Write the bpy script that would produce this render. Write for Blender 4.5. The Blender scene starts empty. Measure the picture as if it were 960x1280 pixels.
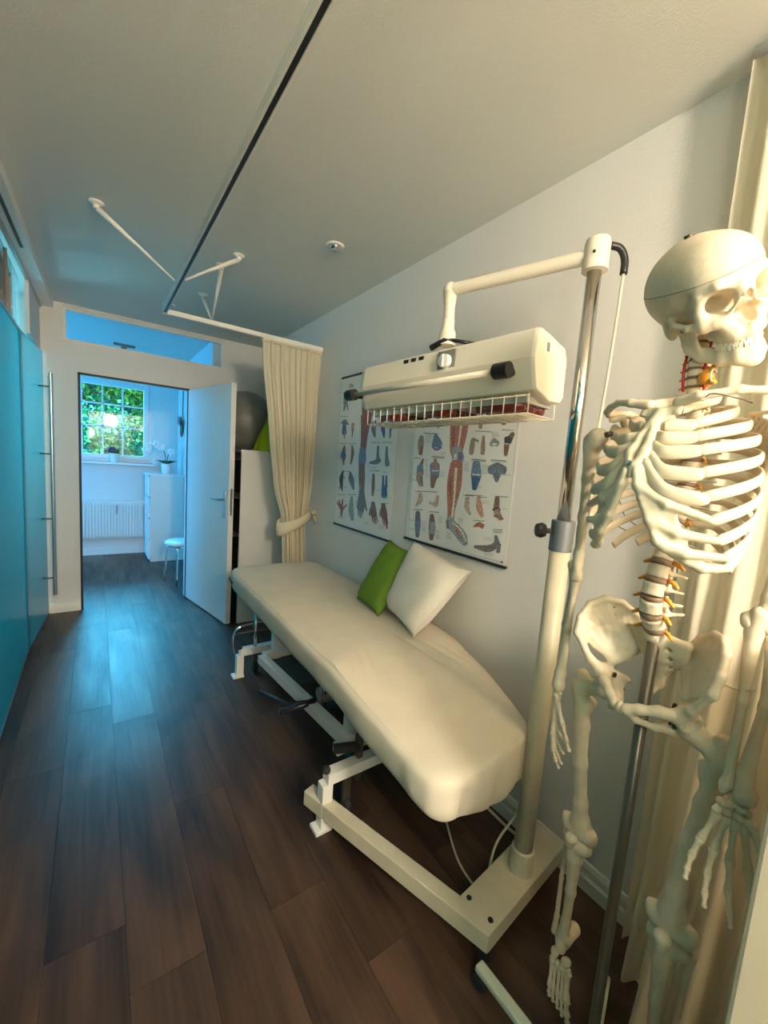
import bpy, bmesh, math, random
import numpy as np
from mathutils import Vector, Matrix
random.seed(7)
SC = bpy.context.scene
COL = SC.collection
PI = math.pi

# ---------------------------------------------------------------- camera
cam_d = bpy.data.cameras.new('camera')
cam = bpy.data.objects.new('camera', cam_d); COL.objects.link(cam)
cam_d.sensor_fit = 'HORIZONTAL'; cam_d.sensor_width = 36.0
cam_d.lens = 507.15/960*36.0
cam_d.clip_start = 0.02; cam_d.clip_end = 100
CR = ((0.81606568, -0.00826163, 0.57790012), (-0.57350949, -0.13541196, 0.80792974), (0.07157977, -0.99075494, -0.11524318))
cam.matrix_world = Matrix(((CR[0][0], -CR[0][1], -CR[0][2], 0.0),
                           (CR[1][0], -CR[1][1], -CR[1][2], 0.0),
                           (CR[2][0], -CR[2][1], -CR[2][2], 1.43),
                           (0, 0, 0, 1)))
SC.camera = cam

# ---------------------------------------------------------------- sky, lights, exposure
W = bpy.data.worlds.new('sky'); SC.world = W; W.use_nodes = True
bg = W.node_tree.nodes['Background']
bg.inputs['Color'].default_value = (0.30, 0.66, 1.0, 1); bg.inputs['Strength'].default_value = 0.8
SC.view_settings.view_transform = 'Standard'; SC.view_settings.look = 'None'
SC.view_settings.gamma = 1.0; SC.view_settings.use_curve_mapping = False
SC.view_settings.exposure = 0.74

def area(name, loc, target, sx, sy, power, color):
    d = bpy.data.lights.new(name, 'AREA'); d.shape = 'RECTANGLE'; d.size = sx; d.size_y = sy
    d.energy = power; d.color = color
    o = bpy.data.objects.new(name, d); COL.objects.link(o); o.location = loc
    o.rotation_euler = (Vector(target)-Vector(loc)).to_track_quat('-Z', 'Y').to_euler()
    return o
def lamp(name, loc, power, color, r):
    d = bpy.data.lights.new(name, 'POINT'); d.energy = power; d.color = color; d.shadow_soft_size = r
    o = bpy.data.objects.new(name, d); COL.objects.link(o); o.location = loc
    return o
# daylight falling in through the window of the room beyond the door
area('daylight_far_window', (-0.30, 7.35, 3.05), (0.1, 5.3, 0.7), 2.2, 1.2, 850, (0.08, 0.55, 0.92))
# daylight in the room behind the frosted glass
area('daylight_side_room', (-1.35, 3.85, 1.75), (-0.4, 3.2, 1.4), 0.9, 1.1, 19, (0.20, 0.66, 0.86))
# added fill light brightening the far room from its left wall; no window there
area('fill_far_room', (-2.5, 5.35, 1.55), (0.9, 5.4, 1.3), 1.3, 1.3, 58, (0.05, 0.42, 1.0))
# lamps of the front part of the room: a table lamp and a ceiling lamp behind the camera, a warm floor lamp by the drape
lamp('standing_lamp', (-0.18, -0.62, 1.72), 14, (1.0, 0.84, 0.64), 0.15)
lamp('ceiling_lamp', (0.35, -1.60, 2.12), 125, (1.0, 0.86, 0.69), 0.18)
lamp('warm_floor_lamp', (1.16, -0.55, 1.85), 9, (1.0, 0.64, 0.30), 0.16)
sun_d = bpy.data.lights.new('sun', 'SUN'); sun_d.energy = 1.6; sun_d.angle = 0.01; sun_d.color = (1.0, 0.86, 0.55)
sun = bpy.data.objects.new('sun', sun_d); COL.objects.link(sun)
sun.rotation_euler = Vector((0.35, 1.0, -1.0)).to_track_quat('-Z', 'Y').to_euler()

# ---------------------------------------------------------------- materials
def mat(name, color, rough=0.5, metal=0.0, spec=0.5, var=0.0, vscale=6.0, bump=0.0, bscale=60.0, sss=0.0, coat=0.0, stretch=None):
    m = bpy.data.materials.new(name); m.use_nodes = True
    nt = m.node_tree; b = nt.nodes['Principled BSDF']
    b.inputs['Base Color'].default_value = (*color, 1); b.inputs['Roughness'].default_value = rough
    b.inputs['Metallic'].default_value = metal; b.inputs['Specular IOR Level'].default_value = spec
    if coat: b.inputs['Coat Weight'].default_value = coat
    if sss:
        b.inputs['Subsurface Weight'].default_value = sss
        b.inputs['Subsurface Radius'].default_value = (0.012, 0.008, 0.004); b.inputs['Subsurface Scale'].default_value = 1.0
    if var or bump:
        tc = nt.nodes.new('ShaderNodeTexCoord'); mp = nt.nodes.new('ShaderNodeMapping')
        nt.links.new(tc.outputs['Object'], mp.inputs['Vector'])
        if stretch: mp.inputs['Scale'].default_value = stretch
    if var:
        n = nt.nodes.new('ShaderNodeTexNoise'); n.inputs['Scale'].default_value = vscale; n.inputs['Detail'].default_value = 5
        nt.links.new(mp.outputs[0], n.inputs['Vector'])
        r = nt.nodes.new('ShaderNodeValToRGB'); r.color_ramp.elements[0].position = 0.3; r.color_ramp.elements[1].position = 0.72
        r.color_ramp.elements[0].color = (*[c*(1-var) for c in color], 1)
        r.color_ramp.elements[1].color = (*[min(1, c*(1+var*0.6)) for c in color], 1)
        nt.links.new(n.outputs['Fac'], r.inputs['Fac']); nt.links.new(r.outputs['Color'], b.inputs['Base Color'])
    if bump:
        n2 = nt.nodes.new('ShaderNodeTexNoise'); n2.inputs['Scale'].default_value = bscale; n2.inputs['Detail'].default_value = 4
        nt.links.new(mp.outputs[0], n2.inputs['Vector'])
        bp = nt.nodes.new('ShaderNodeBump'); bp.inputs['Strength'].default_value = bump; bp.inputs['Distance'].default_value = 0.004
        nt.links.new(n2.outputs['Fac'], bp.inputs['Height']); nt.links.new(bp.outputs['Normal'], b.inputs['Normal'])
    return m

M = {}
M['wall'] = mat('wall_paint', (0.74, 0.72, 0.68), 0.75, spec=0.25, bump=0.35, bscale=120)
M['ceil'] = mat('ceiling_paint', (0.70, 0.70, 0.65), 0.8, spec=0.2, bump=0.15, bscale=150)
M['trim'] = mat('white_gloss_trim', (0.78, 0.76, 0.70), 0.35)
M['white'] = mat('white_lacquer', (0.80, 0.79, 0.75), 0.35)
M['cream'] = mat('cream_enamel', (0.80, 0.72, 0.58), 0.35, var=0.04)
M['oldcream'] = mat('aged_cream_enamel', (0.62, 0.57, 0.42), 0.4, var=0.12, vscale=9)
M['bedwhite'] = mat('bed_frame_enamel', (0.78, 0.76, 0.70), 0.35)
M['chrome'] = mat('chrome', (0.75, 0.74, 0.72), 0.12, metal=1)
M['steel'] = mat('brushed_steel', (0.42, 0.45, 0.43), 0.3, metal=1)
M['dsteel'] = mat('dark_steel', (0.16, 0.14, 0.11), 0.35, metal=0.6)
M['greymetal'] = mat('grey_collar', (0.22, 0.24, 0.26), 0.4, metal=0.4)
M['greyplate'] = mat('grey_plate', (0.20, 0.20, 0.18), 0.4)
M['black'] = mat('black_plastic', (0.012, 0.012, 0.013), 0.4)
M['rubber'] = mat('black_rubber', (0.02, 0.02, 0.02), 0.75)
M['gasket'] = mat('dark_gasket', (0.02, 0.022, 0.025), 0.6)
M['seamline'] = mat('saw_line_tan', (0.34, 0.26, 0.15), 0.6)
M['bone'] = mat('bone_plastic', (0.75, 0.635, 0.46), 0.42, spec=0.4, var=0.10, vscale=22, bump=0.25, bscale=90)
M['cart'] = mat('cartilage_plastic', (0.68, 0.60, 0.43), 0.4, spec=0.45, var=0.06, vscale=14, sss=0.0)
M['tooth'] = mat('tooth_plastic', (0.88, 0.82, 0.66), 0.3)
M['disc'] = mat('disc_plastic', (0.24, 0.15, 0.09), 0.5)
M['nerve'] = mat('nerve_orange', (0.80, 0.33, 0.03), 0.35)
M['artery'] = mat('artery_red', (0.55, 0.03, 0.015), 0.3)
M['wire'] = mat('dark_wire', (0.10, 0.08, 0.06), 0.4, metal=0.8)
M['fabric'] = mat('terry_cover', (0.74, 0.665, 0.53), 0.95, spec=0.1, var=0.05, vscale=9, bump=0.5, bscale=260)
M['green'] = mat('green_cotton', (0.165, 0.28, 0.035), 0.85, spec=0.15, bump=0.4, bscale=240)
M['pcream'] = mat('cream_cotton', (0.84, 0.79, 0.69), 0.9, spec=0.1, bump=0.4, bscale=200)
M['lime'] = mat('lime_cloth', (0.34, 0.46, 0.02), 0.85, spec=0.1, bump=0.3, bscale=100)
M['ball'] = mat('grey_vinyl', (0.16, 0.16, 0.14), 0.45)
M['paper'] = mat('poster_paper', (0.80, 0.79, 0.74), 0.35)
M['cupboard'] = mat('pale_cupboard', (0.70, 0.69, 0.64), 0.4)
M['panel'] = mat('beige_panel', (0.74, 0.62, 0.45), 0.7, bump=0.2)
M['leg_green'] = mat('pale_green_enamel', (0.55, 0.62, 0.50), 0.35)
M['cable'] = mat('cream_cable', (0.62, 0.56, 0.42), 0.5)
M['reflector'] = mat('red_brown_tube', (0.14, 0.018, 0.010), 0.2)
M['liner'] = mat('reflector_liner', (0.55, 0.53, 0.47), 0.3, metal=0.5)
M['leaf'] = mat('leaf', (0.035, 0.09, 0.02), 0.5)
M['petalw'] = mat('white_petal', (0.85, 0.86, 0.82), 0.6)
M['petalp'] = mat('violet_petal', (0.07, 0.015, 0.20), 0.6)
M['pot'] = mat('white_pot', (0.75, 0.76, 0.74), 0.3)
M['dark'] = mat('dark_inside', (0.03, 0.03, 0.032), 0.7)
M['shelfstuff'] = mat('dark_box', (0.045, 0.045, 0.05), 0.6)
M['blackbed'] = mat('black_metal', (0.015, 0.015, 0.02), 0.3)
M['bluebox'] = mat('teal_box', (0.03, 0.16, 0.20), 0.5)
M['bush1'] = mat('bush_green', (0.10, 0.32, 0.06), 0.6)
M['bush2'] = mat('bush_teal', (0.07, 0.19, 0.12), 0.6)
M['bush3'] = mat('bush_bright', (0.20, 0.42, 0.05), 0.6)
M['bark'] = mat('bark', (0.10, 0.09, 0.08), 0.8)
M['gwall'] = mat('garden_stone', (0.13, 0.16, 0.21), 0.9, var=0.3, vscale=12)
M['soil'] = mat('soil', (0.10, 0.09, 0.06), 0.9)

def mix_glass(name, kind):
    m = bpy.data.materials.new(name); m.use_nodes = True; nt = m.node_tree
    for n in list(nt.nodes): nt.nodes.remove(n)
    out = nt.nodes.new('ShaderNodeOutputMaterial'); N = nt.nodes.new; L = nt.links.new
    gl = N('ShaderNodeBsdfGlossy'); fr = N('ShaderNodeFresnel'); fr.inputs['IOR'].default_value = 1.45
    mx = N('ShaderNodeMixShader')
    if kind == 'clear':
        tr = N('ShaderNodeBsdfTransparent'); tr.inputs['Color'].default_value = (0.90, 0.97, 0.98, 1)
        gl.inputs['Roughness'].default_value = 0.02; base = tr.outputs[0]
    else:
        tl = N('ShaderNodeBsdfTranslucent'); tl.inputs['Color'].default_value = (0.10, 0.62, 0.66, 1)
        df = N('ShaderNodeBsdfDiffuse'); df.inputs['Color'].default_value = (0.10, 0.40, 0.42, 1)
        m2 = N('ShaderNodeMixShader'); m2.inputs['Fac'].default_value = 0.14
        L(tl.outputs[0], m2.inputs[1]); L(df.outputs[0], m2.inputs[2])
        gl.inputs['Roughness'].default_value = 0.22; base = m2.outputs[0]
    k = N('ShaderNodeMath'); k.operation = 'MULTIPLY'; k.inputs[1].default_value = 1.0 if kind == 'clear' else 0.35
    L(fr.outputs[0], k.inputs[0]); L(k.outputs[0], mx.inputs['Fac']); L(base, mx.inputs[1]); L(gl.outputs[0], mx.inputs[2]); L(mx.outputs[0], out.inputs['Surface'])
    return m
M['glass'] = mix_glass('clear_glass', 'clear')
M['frost'] = mix_glass('frosted_teal_glass', 'frost')

def sheer(name, col, fac):
    m = bpy.data.materials.new(name); m.use_nodes = True; nt = m.node_tree
    b = nt.nodes['Principled BSDF']; out = nt.nodes['Material Output']
    b.inputs['Base Color'].default_value = (*col, 1); b.inputs['Roughness'].default_value = 0.9; b.inputs['Specular IOR Level'].default_value = 0.1
    t = nt.nodes.new('ShaderNodeBsdfTranslucent'); t.inputs['Color'].default_value = (*col, 1)
    mx = nt.nodes.new('ShaderNodeMixShader'); mx.inputs['Fac'].default_value = fac
    nt.links.new(b.outputs[0], mx.inputs[1]); nt.links.new(t.outputs[0], mx.inputs[2]); nt.links.new(mx.outputs[0], out.inputs['Surface'])
    return m
M['curtain'] = sheer('cream_curtain', (0.82, 0.74, 0.56), 0.3)
M['drape'] = sheer('white_drape', (0.82, 0.76, 0.60), 0.3)

def wood():
    m = bpy.data.materials.new('dark_oak_laminate'); m.use_nodes = True; nt = m.node_tree; b = nt.nodes['Principled BSDF']
    N = nt.nodes.new; L = nt.links.new
    tc = N('ShaderNodeTexCoord'); oi = N('ShaderNodeObjectInfo'); cx = N('ShaderNodeCombineXYZ')
    mul = N('ShaderNodeMath'); mul.operation = 'MULTIPLY'; mul.inputs[1].default_value = 37.0
    L(oi.outputs['Random'], mul.inputs[0]); L(mul.outputs[0], cx.inputs['X']); L(mul.outputs[0], cx.inputs['Z'])
    ad = N('ShaderNodeVectorMath'); ad.operation = 'ADD'; L(tc.outputs['Object'], ad.inputs[0]); L(cx.outputs[0], ad.inputs[1])
    def noise(scale, detail, dist, sc=1.0):
        mp = N('ShaderNodeMapping'); mp.inputs['Scale'].default_value = scale; L(ad.outputs[0], mp.inputs['Vector'])
        n = N('ShaderNodeTexNoise'); n.inputs['Scale'].default_value = sc; n.inputs['Detail'].default_value = detail; n.inputs['Distortion'].default_value = dist
        L(mp.outputs[0], n.inputs['Vector']); return n.outputs['Fac']
    blot = noise((5.5, 1.5, 5), 3, 0.6); streak = noise((26, 1.4, 26), 6, 1.0); fine = noise((130, 3.0, 130), 3, 0.3)
    mp3 = N('ShaderNodeMapping'); mp3.inputs['Scale'].default_value = (9, 0.9, 9); L(ad.outputs[0], mp3.inputs['Vector'])
    wv = N('ShaderNodeTexWave'); wv.inputs['Scale'].default_value = 1.6; wv.inputs['Distortion'].default_value = 7.0; wv.inputs['Detail'].default_value = 3; wv.inputs['Detail Scale'].default_value = 0.8
    L(mp3.outputs[0], wv.inputs['Vector'])
    def ma(op, a, b_):
        k = N('ShaderNodeMath'); k.operation = op
        for i, v in enumerate((a, b_)):
            if isinstance(v, (int, float)): k.inputs[i].default_value = v
            else: L(v, k.inputs[i])
        return k.outputs[0]
    f = ma('ADD', ma('MULTIPLY', blot, 0.62), ma('MULTIPLY', streak, 0.27)); f = ma('ADD', f, ma('MULTIPLY', fine, 0.10)); f = ma('ADD', f, ma('MULTIPLY', wv.outputs['Fac'], 0.012)); f = ma('ADD', f, 0.02)
    f = ma('ADD', f, ma('MULTIPLY', oi.outputs['Random'], 0.02)); f = ma('SUBTRACT', f, 0.04)
    r = N('ShaderNodeValToRGB'); e = r.color_ramp.elements
    e[0].position = 0.34; e[0].color = (0.016, 0.008, 0.005, 1); e[1].position = 0.66; e[1].color = (0.105, 0.062, 0.038, 1)
    k = e.new(0.47); k.color = (0.050, 0.028, 0.017, 1)
    L(f, r.inputs['Fac']); L(r.outputs['Color'], b.inputs['Base Color'])
    b.inputs['Specular IOR Level'].default_value = 0.5
    ro = N('ShaderNodeMapRange'); ro.inputs['From Min'].default_value = 0.35; ro.inputs['From Max'].default_value = 0.65; ro.inputs['To Min'].default_value = 0.46; ro.inputs['To Max'].default_value = 0.33
    L(f, ro.inputs['Value']); L(ro.outputs[0], b.inputs['Roughness'])
    bp = N('ShaderNodeBump'); bp.inputs['Strength'].default_value = 0.45; bp.inputs['Distance'].default_value = 0.0012
    L(ma('ADD', ma('MULTIPLY', wv.outputs['Fac'], 0.12), ma('MULTIPLY', streak, 0.9)), bp.inputs['Height']); L(bp.outputs['Normal'], b.inputs['Normal'])
    return m
M['wood'] = wood()
def printed():
    m = bpy.data.materials.new('poster_print'); m.use_nodes = True; nt = m.node_tree; b = nt.nodes['Principled BSDF']
    a = nt.nodes.new('ShaderNodeVertexColor'); a.layer_name = 'ink'
    tc = nt.nodes.new('ShaderNodeTexCoord'); n = nt.nodes.new('ShaderNodeTexNoise'); n.inputs['Scale'].default_value = 120; n.inputs['Detail'].default_value = 3
    nt.links.new(tc.outputs['Object'], n.inputs['Vector'])
    mr = nt.nodes.new('ShaderNodeMapRange'); mr.inputs['From Min'].default_value = 0.3; mr.inputs['From Max'].default_value = 0.7
    mr.inputs['To Min'].default_value = 0.6; mr.inputs['To Max'].default_value = 1.5; nt.links.new(n.outputs['Fac'], mr.inputs['Value'])
    vm = nt.nodes.new('ShaderNodeVectorMath'); vm.operation = 'SCALE'; nt.links.new(a.outputs['Color'], vm.inputs[0]); nt.links.new(mr.outputs[0], vm.inputs['Scale'])
    nt.links.new(vm.outputs[0], b.inputs['Base Color']); b.inputs['Roughness'].default_value = 0.4
    return m
M['print'] = printed()

# ---------------------------------------------------------------- helpers
def wl(o):
    v = Vector((0, 0, 0))
    while o is not None: v += o.location; o = o.parent
    return v
def thing(name, loc, label, cat, group=None):
    o = bpy.data.objects.new(name, None); COL.objects.link(o); o.location = loc; o.empty_display_size = 0.05
    o['label'] = label; o['category'] = cat
    if group: o['group'] = group
    return o
def tag(o, label, cat, group=None):
    o['label'] = label; o['category'] = cat
    if group: o['group'] = group
    return o
def struct(o): o['kind'] = 'structure'; return o
def link(name, verts, faces, m, parent=None, loc=None, smooth=False, bevel=0.0, label=None):
    me = bpy.data.meshes.new(name)
    o = bpy.data.objects.new(name, me); COL.objects.link(o)
    if parent is not None: o.parent = parent; org = wl(parent) + (Vector(loc) if loc is not None else Vector((0, 0, 0)))
    else: org = Vector(loc) if loc is not None else Vector((0, 0, 0))
    if loc is not None: o.location = loc
    V = np.asarray([tuple(v) for v in verts], float) - np.array(org)
    me.from_pydata(V.tolist(), [], [tuple(int(i) for i in f) for f in faces]); me.update()
    if smooth: me.shade_smooth()
    me.materials.append(M[m])
    if bevel:
        b = o.modifiers.new('bevel', 'BEVEL'); b.width = bevel; b.segments = 2; b.limit_method = 'ANGLE'
    if label: o['label'] = label
    return o
class MB:
    def __init__(s): s.v = []; s.f = []
    def add(s, V, F):
        n = len(s.v); s.v += [tuple(v) for v in V]; s.f += [tuple(i+n for i in f) for f in F]; return s
    def box(s, x0, x1, y0, y1, z0, z1):
        return s.add([(x, y, z) for z in (z0, z1) for y in (y0, y1) for x in (x0, x1)],
                     [(0, 2, 3, 1), (4, 5, 7, 6), (0, 1, 5, 4), (1, 3, 7, 5), (3, 2, 6, 7), (2, 0, 4, 6)])
    def bar(s, a, b, w, h, up=(0, 0, 1)):
        a = Vector(a); b = Vector(b); d = (b-a).normalized(); u = Vector(up)
        r = d.cross(u)
        if r.length < 1e-4: r = d.cross(Vector((1, 0, 0)))
        r.normalize(); u = r.cross(d).normalized(); V = []
        for p in (a, b):
            for sx, sy in ((-1, -1), (1, -1), (1, 1), (-1, 1)): V.append(p + r*(sx*w/2) + u*(sy*h/2))
        return s.add(V, [(0, 1, 2, 3), (7, 6, 5, 4), (0, 4, 5, 1), (1, 5, 6, 2), (2, 6, 7, 3), (3, 7, 4, 0)])
    def tube(s, path, rad, n=12, caps=True):
        P = [Vector(p) for p in path]; R = rad if isinstance(rad, (list, tuple)) else [rad]*len(P)
        T = []
        for i in range(len(P)):
            t = P[min(i+1, len(P)-1)] - P[max(i-1, 0)]; T.append(t.normalized())
        u = T[0].orthogonal().normalized(); V = []; F = []
        for i, p in enumerate(P):
            u = (u - T[i]*u.dot(T[i]));  u.normalize(); w = T[i].cross(u)
            for k in range(n):
                a = 2*PI*k/n; V.append(p + (u*math.cos(a) + w*math.sin(a))*R[i])
        for i in range(len(P)-1):
            for k in range(n):
                k2 = (k+1) % n; F.append((i*n+k, i*n+k2, (i+1)*n+k2, (i+1)*n+k))
        if caps: F.append(tuple(range(n-1, -1, -1))); F.append(tuple((len(P)-1)*n+k for k in range(n)))
        return s.add(V, F)
    def lathe(s, prof, c, n=24, axis=(0, 0, 1)):
        q = Vector((0, 0, 1)).rotation_difference(Vector(axis)); c = Vector(c); V = []; F = []
        for r, h in prof:
            for k in range(n):
                a = 2*PI*k/n; V.append(c + q @ Vector((r*math.cos(a), r*math.sin(a), h)))
        for i in range(len(prof)-1):
            for k in range(n):
                k2 = (k+1) % n; F.append((i*n+k, i*n+k2, (i+1)*n+k2, (i+1)*n+k))
        F.append(tuple(range(n-1, -1, -1))); F.append(tuple((len(prof)-1)*n+k for k in range(n)))
        return s.add(V, F)
    def prism(s, prof, axis_a, axis_b, fn):
        n = len(prof); V = [fn(p, axis_a) for p in prof] + [fn(p, axis_b) for p in prof]
        F = [tuple(range(n-1, -1, -1)), tuple(range(n, 2*n))] + [(i, (i+1) % n, n+(i+1) % n, n+i) for i in range(n)]
        return s.add(V, F)
    def ball(s, c, r, n=12):
        r3 = r if isinstance(r, (tuple, list)) else (r, r, r); V = []; F = []; m = n//2
        for i in range(m+1):
            t = PI*i/m
            for k in range(n):
                a = 2*PI*k/n; V.append((c[0]+r3[0]*math.sin(t)*math.cos(a), c[1]+r3[1]*math.sin(t)*math.sin(a), c[2]+r3[2]*math.cos(t)))
        for i in range(m):
            for k in range(n):
                k2 = (k+1) % n; F.append((i*n+k, (i+1)*n+k, (i+1)*n+k2, i*n+k2))
        return s.add(V, F)
    def build(s, name, m, parent=None, loc=None, smooth=False, bevel=0.0, label=None):
        return link(name, s.v, s.f, m, parent, loc, smooth, bevel, label)
def smooth_by_angle(o, ang=40):
    me = o.data; me.shade_smooth(); bm = bmesh.new(); bm.from_mesh(me); bm.normal_update()
    for e in bm.edges:
        if len(e.link_faces) == 2 and e.calc_face_angle(0) > math.radians(ang): e.smooth = False
    bm.to_mesh(me); bm.free(); return o
def spline(pts, n):
    P = [Vector(p) for p in pts]; out = []
    Q = [P[0]*2-P[1]] + P + [P[-1]*2-P[-2]]
    for i in range(len(P)-1):
        a, b, c, d = Q[i:i+4]
        for k in range(n):
            t = k/n
            out.append(0.5*((2*b) + (c-a)*t + (2*a-5*b+4*c-d)*t*t + (3*b-a-3*c+d)*t**3))
    out.append(P[-1]); return out
# ---------------------------------------------------------------- the room
WX = 1.40; CZ = 2.507; DY = 4.23
fl = struct(MB().box(-2.6, 1.75, -2.0, 6.40, -0.08, -0.010).build('floor', 'dark'))
def plank(x0, x1, y0, y1):
    c = 0.0004; b = 0.00055
    V = [(x0+c, y0+c, -0.010), (x1-c, y0+c, -0.010), (x1-c, y1-c, -0.010), (x0+c, y1-c, -0.010),
         (x0+c, y0+c, -0.0010), (x1-c, y0+c, -0.0010), (x1-c, y1-c, -0.0010), (x0+c, y1-c, -0.0010),
         (x0+b, y0+b, 0), (x1-b, y0+b, 0), (x1-b, y1-b, 0), (x0+b, y1-b, 0)]
    F = [(0, 1, 5, 4), (1, 2, 6, 5), (2, 3, 7, 6), (3, 0, 4, 7), (4, 5, 9, 8), (5, 6, 10, 9), (6, 7, 11, 10), (7, 4, 8, 11), (8, 9, 10, 11)]
    link('plank', V, F, 'wood', fl, loc=((x0+x1)/2, (y0+y1)/2, 0.08*0))
rp = random.Random(3)
xs = [-2.6 + 0.190*i for i in range(24)]
for i, x in enumerate(xs):
    y = -2.0 - rp.random()*1.2
    x1 = min(x+0.190, 1.75)
    if x >= 1.75: break
    while y < 6.4:
        y1 = y + 1.28
        a, b = max(y, -2.0), min(y1, 6.4)
        if b-a > 0.05 and x1 > -0.62 and x1 - x > 0.03: plank(x, x1, a, b)
        y = y1
struct(MB().box(-2.6, 1.76, -2.0, 6.55, CZ, CZ+0.08).build('ceiling', 'ceil'))
struct(MB().box(WX, WX+0.12, 0.46, 4.35, 0, CZ).build('wall_right', 'wall'))
# niche wall and rear walls (behind the curtain and the camera)
struct(MB().box(WX+0.28, WX+0.36, -2.0, 0.36, 0, CZ).box(WX, WX+0.36, 0.36, 0.46, 0, CZ).build('wall_niche', 'wall'))
struct(MB().box(-2.6, 1.75, -2.08, -2.0, 0, CZ).build('wall_rear', 'wall'))
# far wall with door opening and transom
ox0, ox1, oz = -0.118, 0.712, 1.998
tx0, tx1, tz0, tz1 = -0.205, 1.005, 2.232, 2.484
w = MB()
w.box(-2.6, ox0, DY, DY+0.10, 0, tz0); w.box(ox1, WX+0.12, DY, DY+0.10, 0, tz0); w.box(ox0, ox1, DY, DY+0.10, oz, tz0)
w.box(-2.6, tx0, DY, DY+0.10, tz0, CZ); w.box(tx1, WX+0.12, DY, DY+0.10, tz0, CZ); w.box(tx0, tx1, DY, DY+0.10, tz1, CZ)
struct(w.build('wall_far', 'wall'))
b = MB()
for (x0, x1) in ((-0.325, ox0-0.0),):
    b.prism([(0, 0), (-0.016, 0), (-0.016, 0.055), (-0.010, 0.066), (-0.010, 0.076), (0, 0.086)], x0, x1, lambda p, s: (s, DY+p[0], p[1]))
struct(smooth_by_angle(b.build('baseboard_far', 'trim')))
b = MB().prism([(0, 0), (-0.018, 0), (-0.018, 0.045), (-0.012, 0.055), (-0.012, 0.078), (-0.006, 0.095), (0, 0.098)], 0.36, DY, lambda p, s: (WX+p[0], s, p[1]))
struct(b.build('baseboard_right', 'trim'))
# door frame with its dark gasket
fr = MB()
for x0, x1 in ((ox0, ox0+0.012), (ox1-0.012, ox1)): fr.box(x0, x1, DY-0.004, DY+0.104, 0, oz)
fr.box(ox0, ox1, DY-0.004, DY+0.104, oz-0.012, oz)
tf = struct(fr.build('trim_1', 'white'))
g = MB()
for x0, x1 in ((ox0+0.001, ox0+0.018), (ox1-0.018, ox1-0.001)): g.box(x0, x1, DY-0.008, DY-0.003, 0, oz-0.003)
g.box(ox0+0.001, ox1-0.001, DY-0.008, DY-0.003, oz-0.018, oz-0.001)
g.build('gasket', 'gasket', tf)
t = MB()
for a in ((tx0, tx0+0.018, tz0, tz1), (tx1-0.018, tx1, tz0, tz1), (tx0+0.018, tx1-0.018, tz0, tz0+0.016), (tx0+0.018, tx1-0.018, tz1-0.016, tz1)):
    t.box(a[0], a[1], DY+0.015, DY+0.075, a[2], a[3])
tw = struct(t.build('window_1', 'trim'))
MB().box(tx0+0.018, tx1-0.018, DY+0.045, DY+0.050, tz0+0.016, tz1-0.016).build('pane', 'glass', tw)
# the open door leaf
hx, hy = 0.702, 4.222; ex, ey = 0.872, 3.385
dv = Vector((ex-hx, ey-hy, 0)); DLn = dv.length; dv.normalize(); nv = Vector((-dv.y, dv.x, 0))   # nv: into the corner, +x
if nv.x < 0: nv = -nv
def dpt(a, n, z): return Vector((hx, hy, 0)) + dv*a + nv*n + Vector((0, 0, z))
def dbox(mb, a0, a1, n0, n1, z0, z1):
    V = [dpt(a, n, z) for z in (z0, z1) for n in (n0, n1) for a in (a0, a1)]
    return mb.add(V, [(0, 2, 3, 1), (4, 5, 7, 6), (0, 1, 5, 4), (1, 3, 7, 5), (3, 2, 6, 7), (2, 0, 4, 6)])
door = struct(dbox(MB(), 0, DLn, 0, 0.042, 0.008, 1.985).build('door_1', 'white', bevel=0.003))
h = dbox(MB(), DLn-0.085, DLn-0.05, -0.008, 0, 0.90, 1.13).build('handle_plate', 'steel', door, bevel=0.003)
hb = MB().tube([dpt(DLn-0.067, -0.005, 1.055), dpt(DLn-0.067, -0.045, 1.055), dpt(DLn-0.085, -0.055, 1.055), dpt(DLn-0.20, -0.055, 1.052)], 0.009, 10)
hb.build('handle', 'steel', h, smooth=True)
dbox(MB(), DLn, DLn+0.002, 0.012, 0.030, 0.93, 1.15).build('strike_plate', 'steel', door)
# left side: frosted glazing, pier, beam and the clear strip above
gl = struct(MB().box(-0.402, -0.390, -1.9, 3.55, 0.006, 2.115).build('window_2', 'frost'))
MB().box(-0.406, -0.386, -1.9, 3.55, 0.0, 0.008).build('floor_rail', 'steel', gl)
V0 = Vector((-0.383, 3.50, 0)); V1 = Vector((-0.332, 4.215, 0)); d2 = (V1-V0).normalized(); n2 = Vector((d2.y, -d2.x, 0))
def gbox(a0, a1, n0, n1, z0, z1):
    V = [V0+d2*a+n2*n+Vector((0, 0, z)) for z in (z0, z1) for n in (n0, n1) for a in (a0, a1)]
    return MB().add(V, [(0, 2, 3, 1), (4, 5, 7, 6), (0, 1, 5, 4), (1, 3, 7, 5), (3, 2, 6, 7), (2, 0, 4, 6)])
gd = struct(gbox(0, (V1-V0).length, -0.010, 0, 0.008, 2.108).build('door_2', 'frost'))
pb = V0 + d2*0.52 + n2*0.074
hd = MB().tube([pb+Vector((0, 0, 0.22)), pb+Vector((0, 0, 1.93))], 0.0125, 12).build('bar_handle', 'steel', gd, smooth=False)
smooth_by_angle(hd)
for z in (0.36, 0.83, 1.33, 1.83):
    MB().tube([V0+d2*0.52+Vector((0, 0, z)), pb+Vector((0, 0, z))], 0.006, 10).build('standoff', 'dsteel', hd, smooth=True)
struct(MB().box(-0.366, -0.345, 3.62, DY, 2.112, 2.47).build('wall_left', 'wall'))
cl = struct(MB().box(-0.404, -0.396, -1.9, 3.64, 2.118, 2.452).build('window_3', 'glass'))
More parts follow.
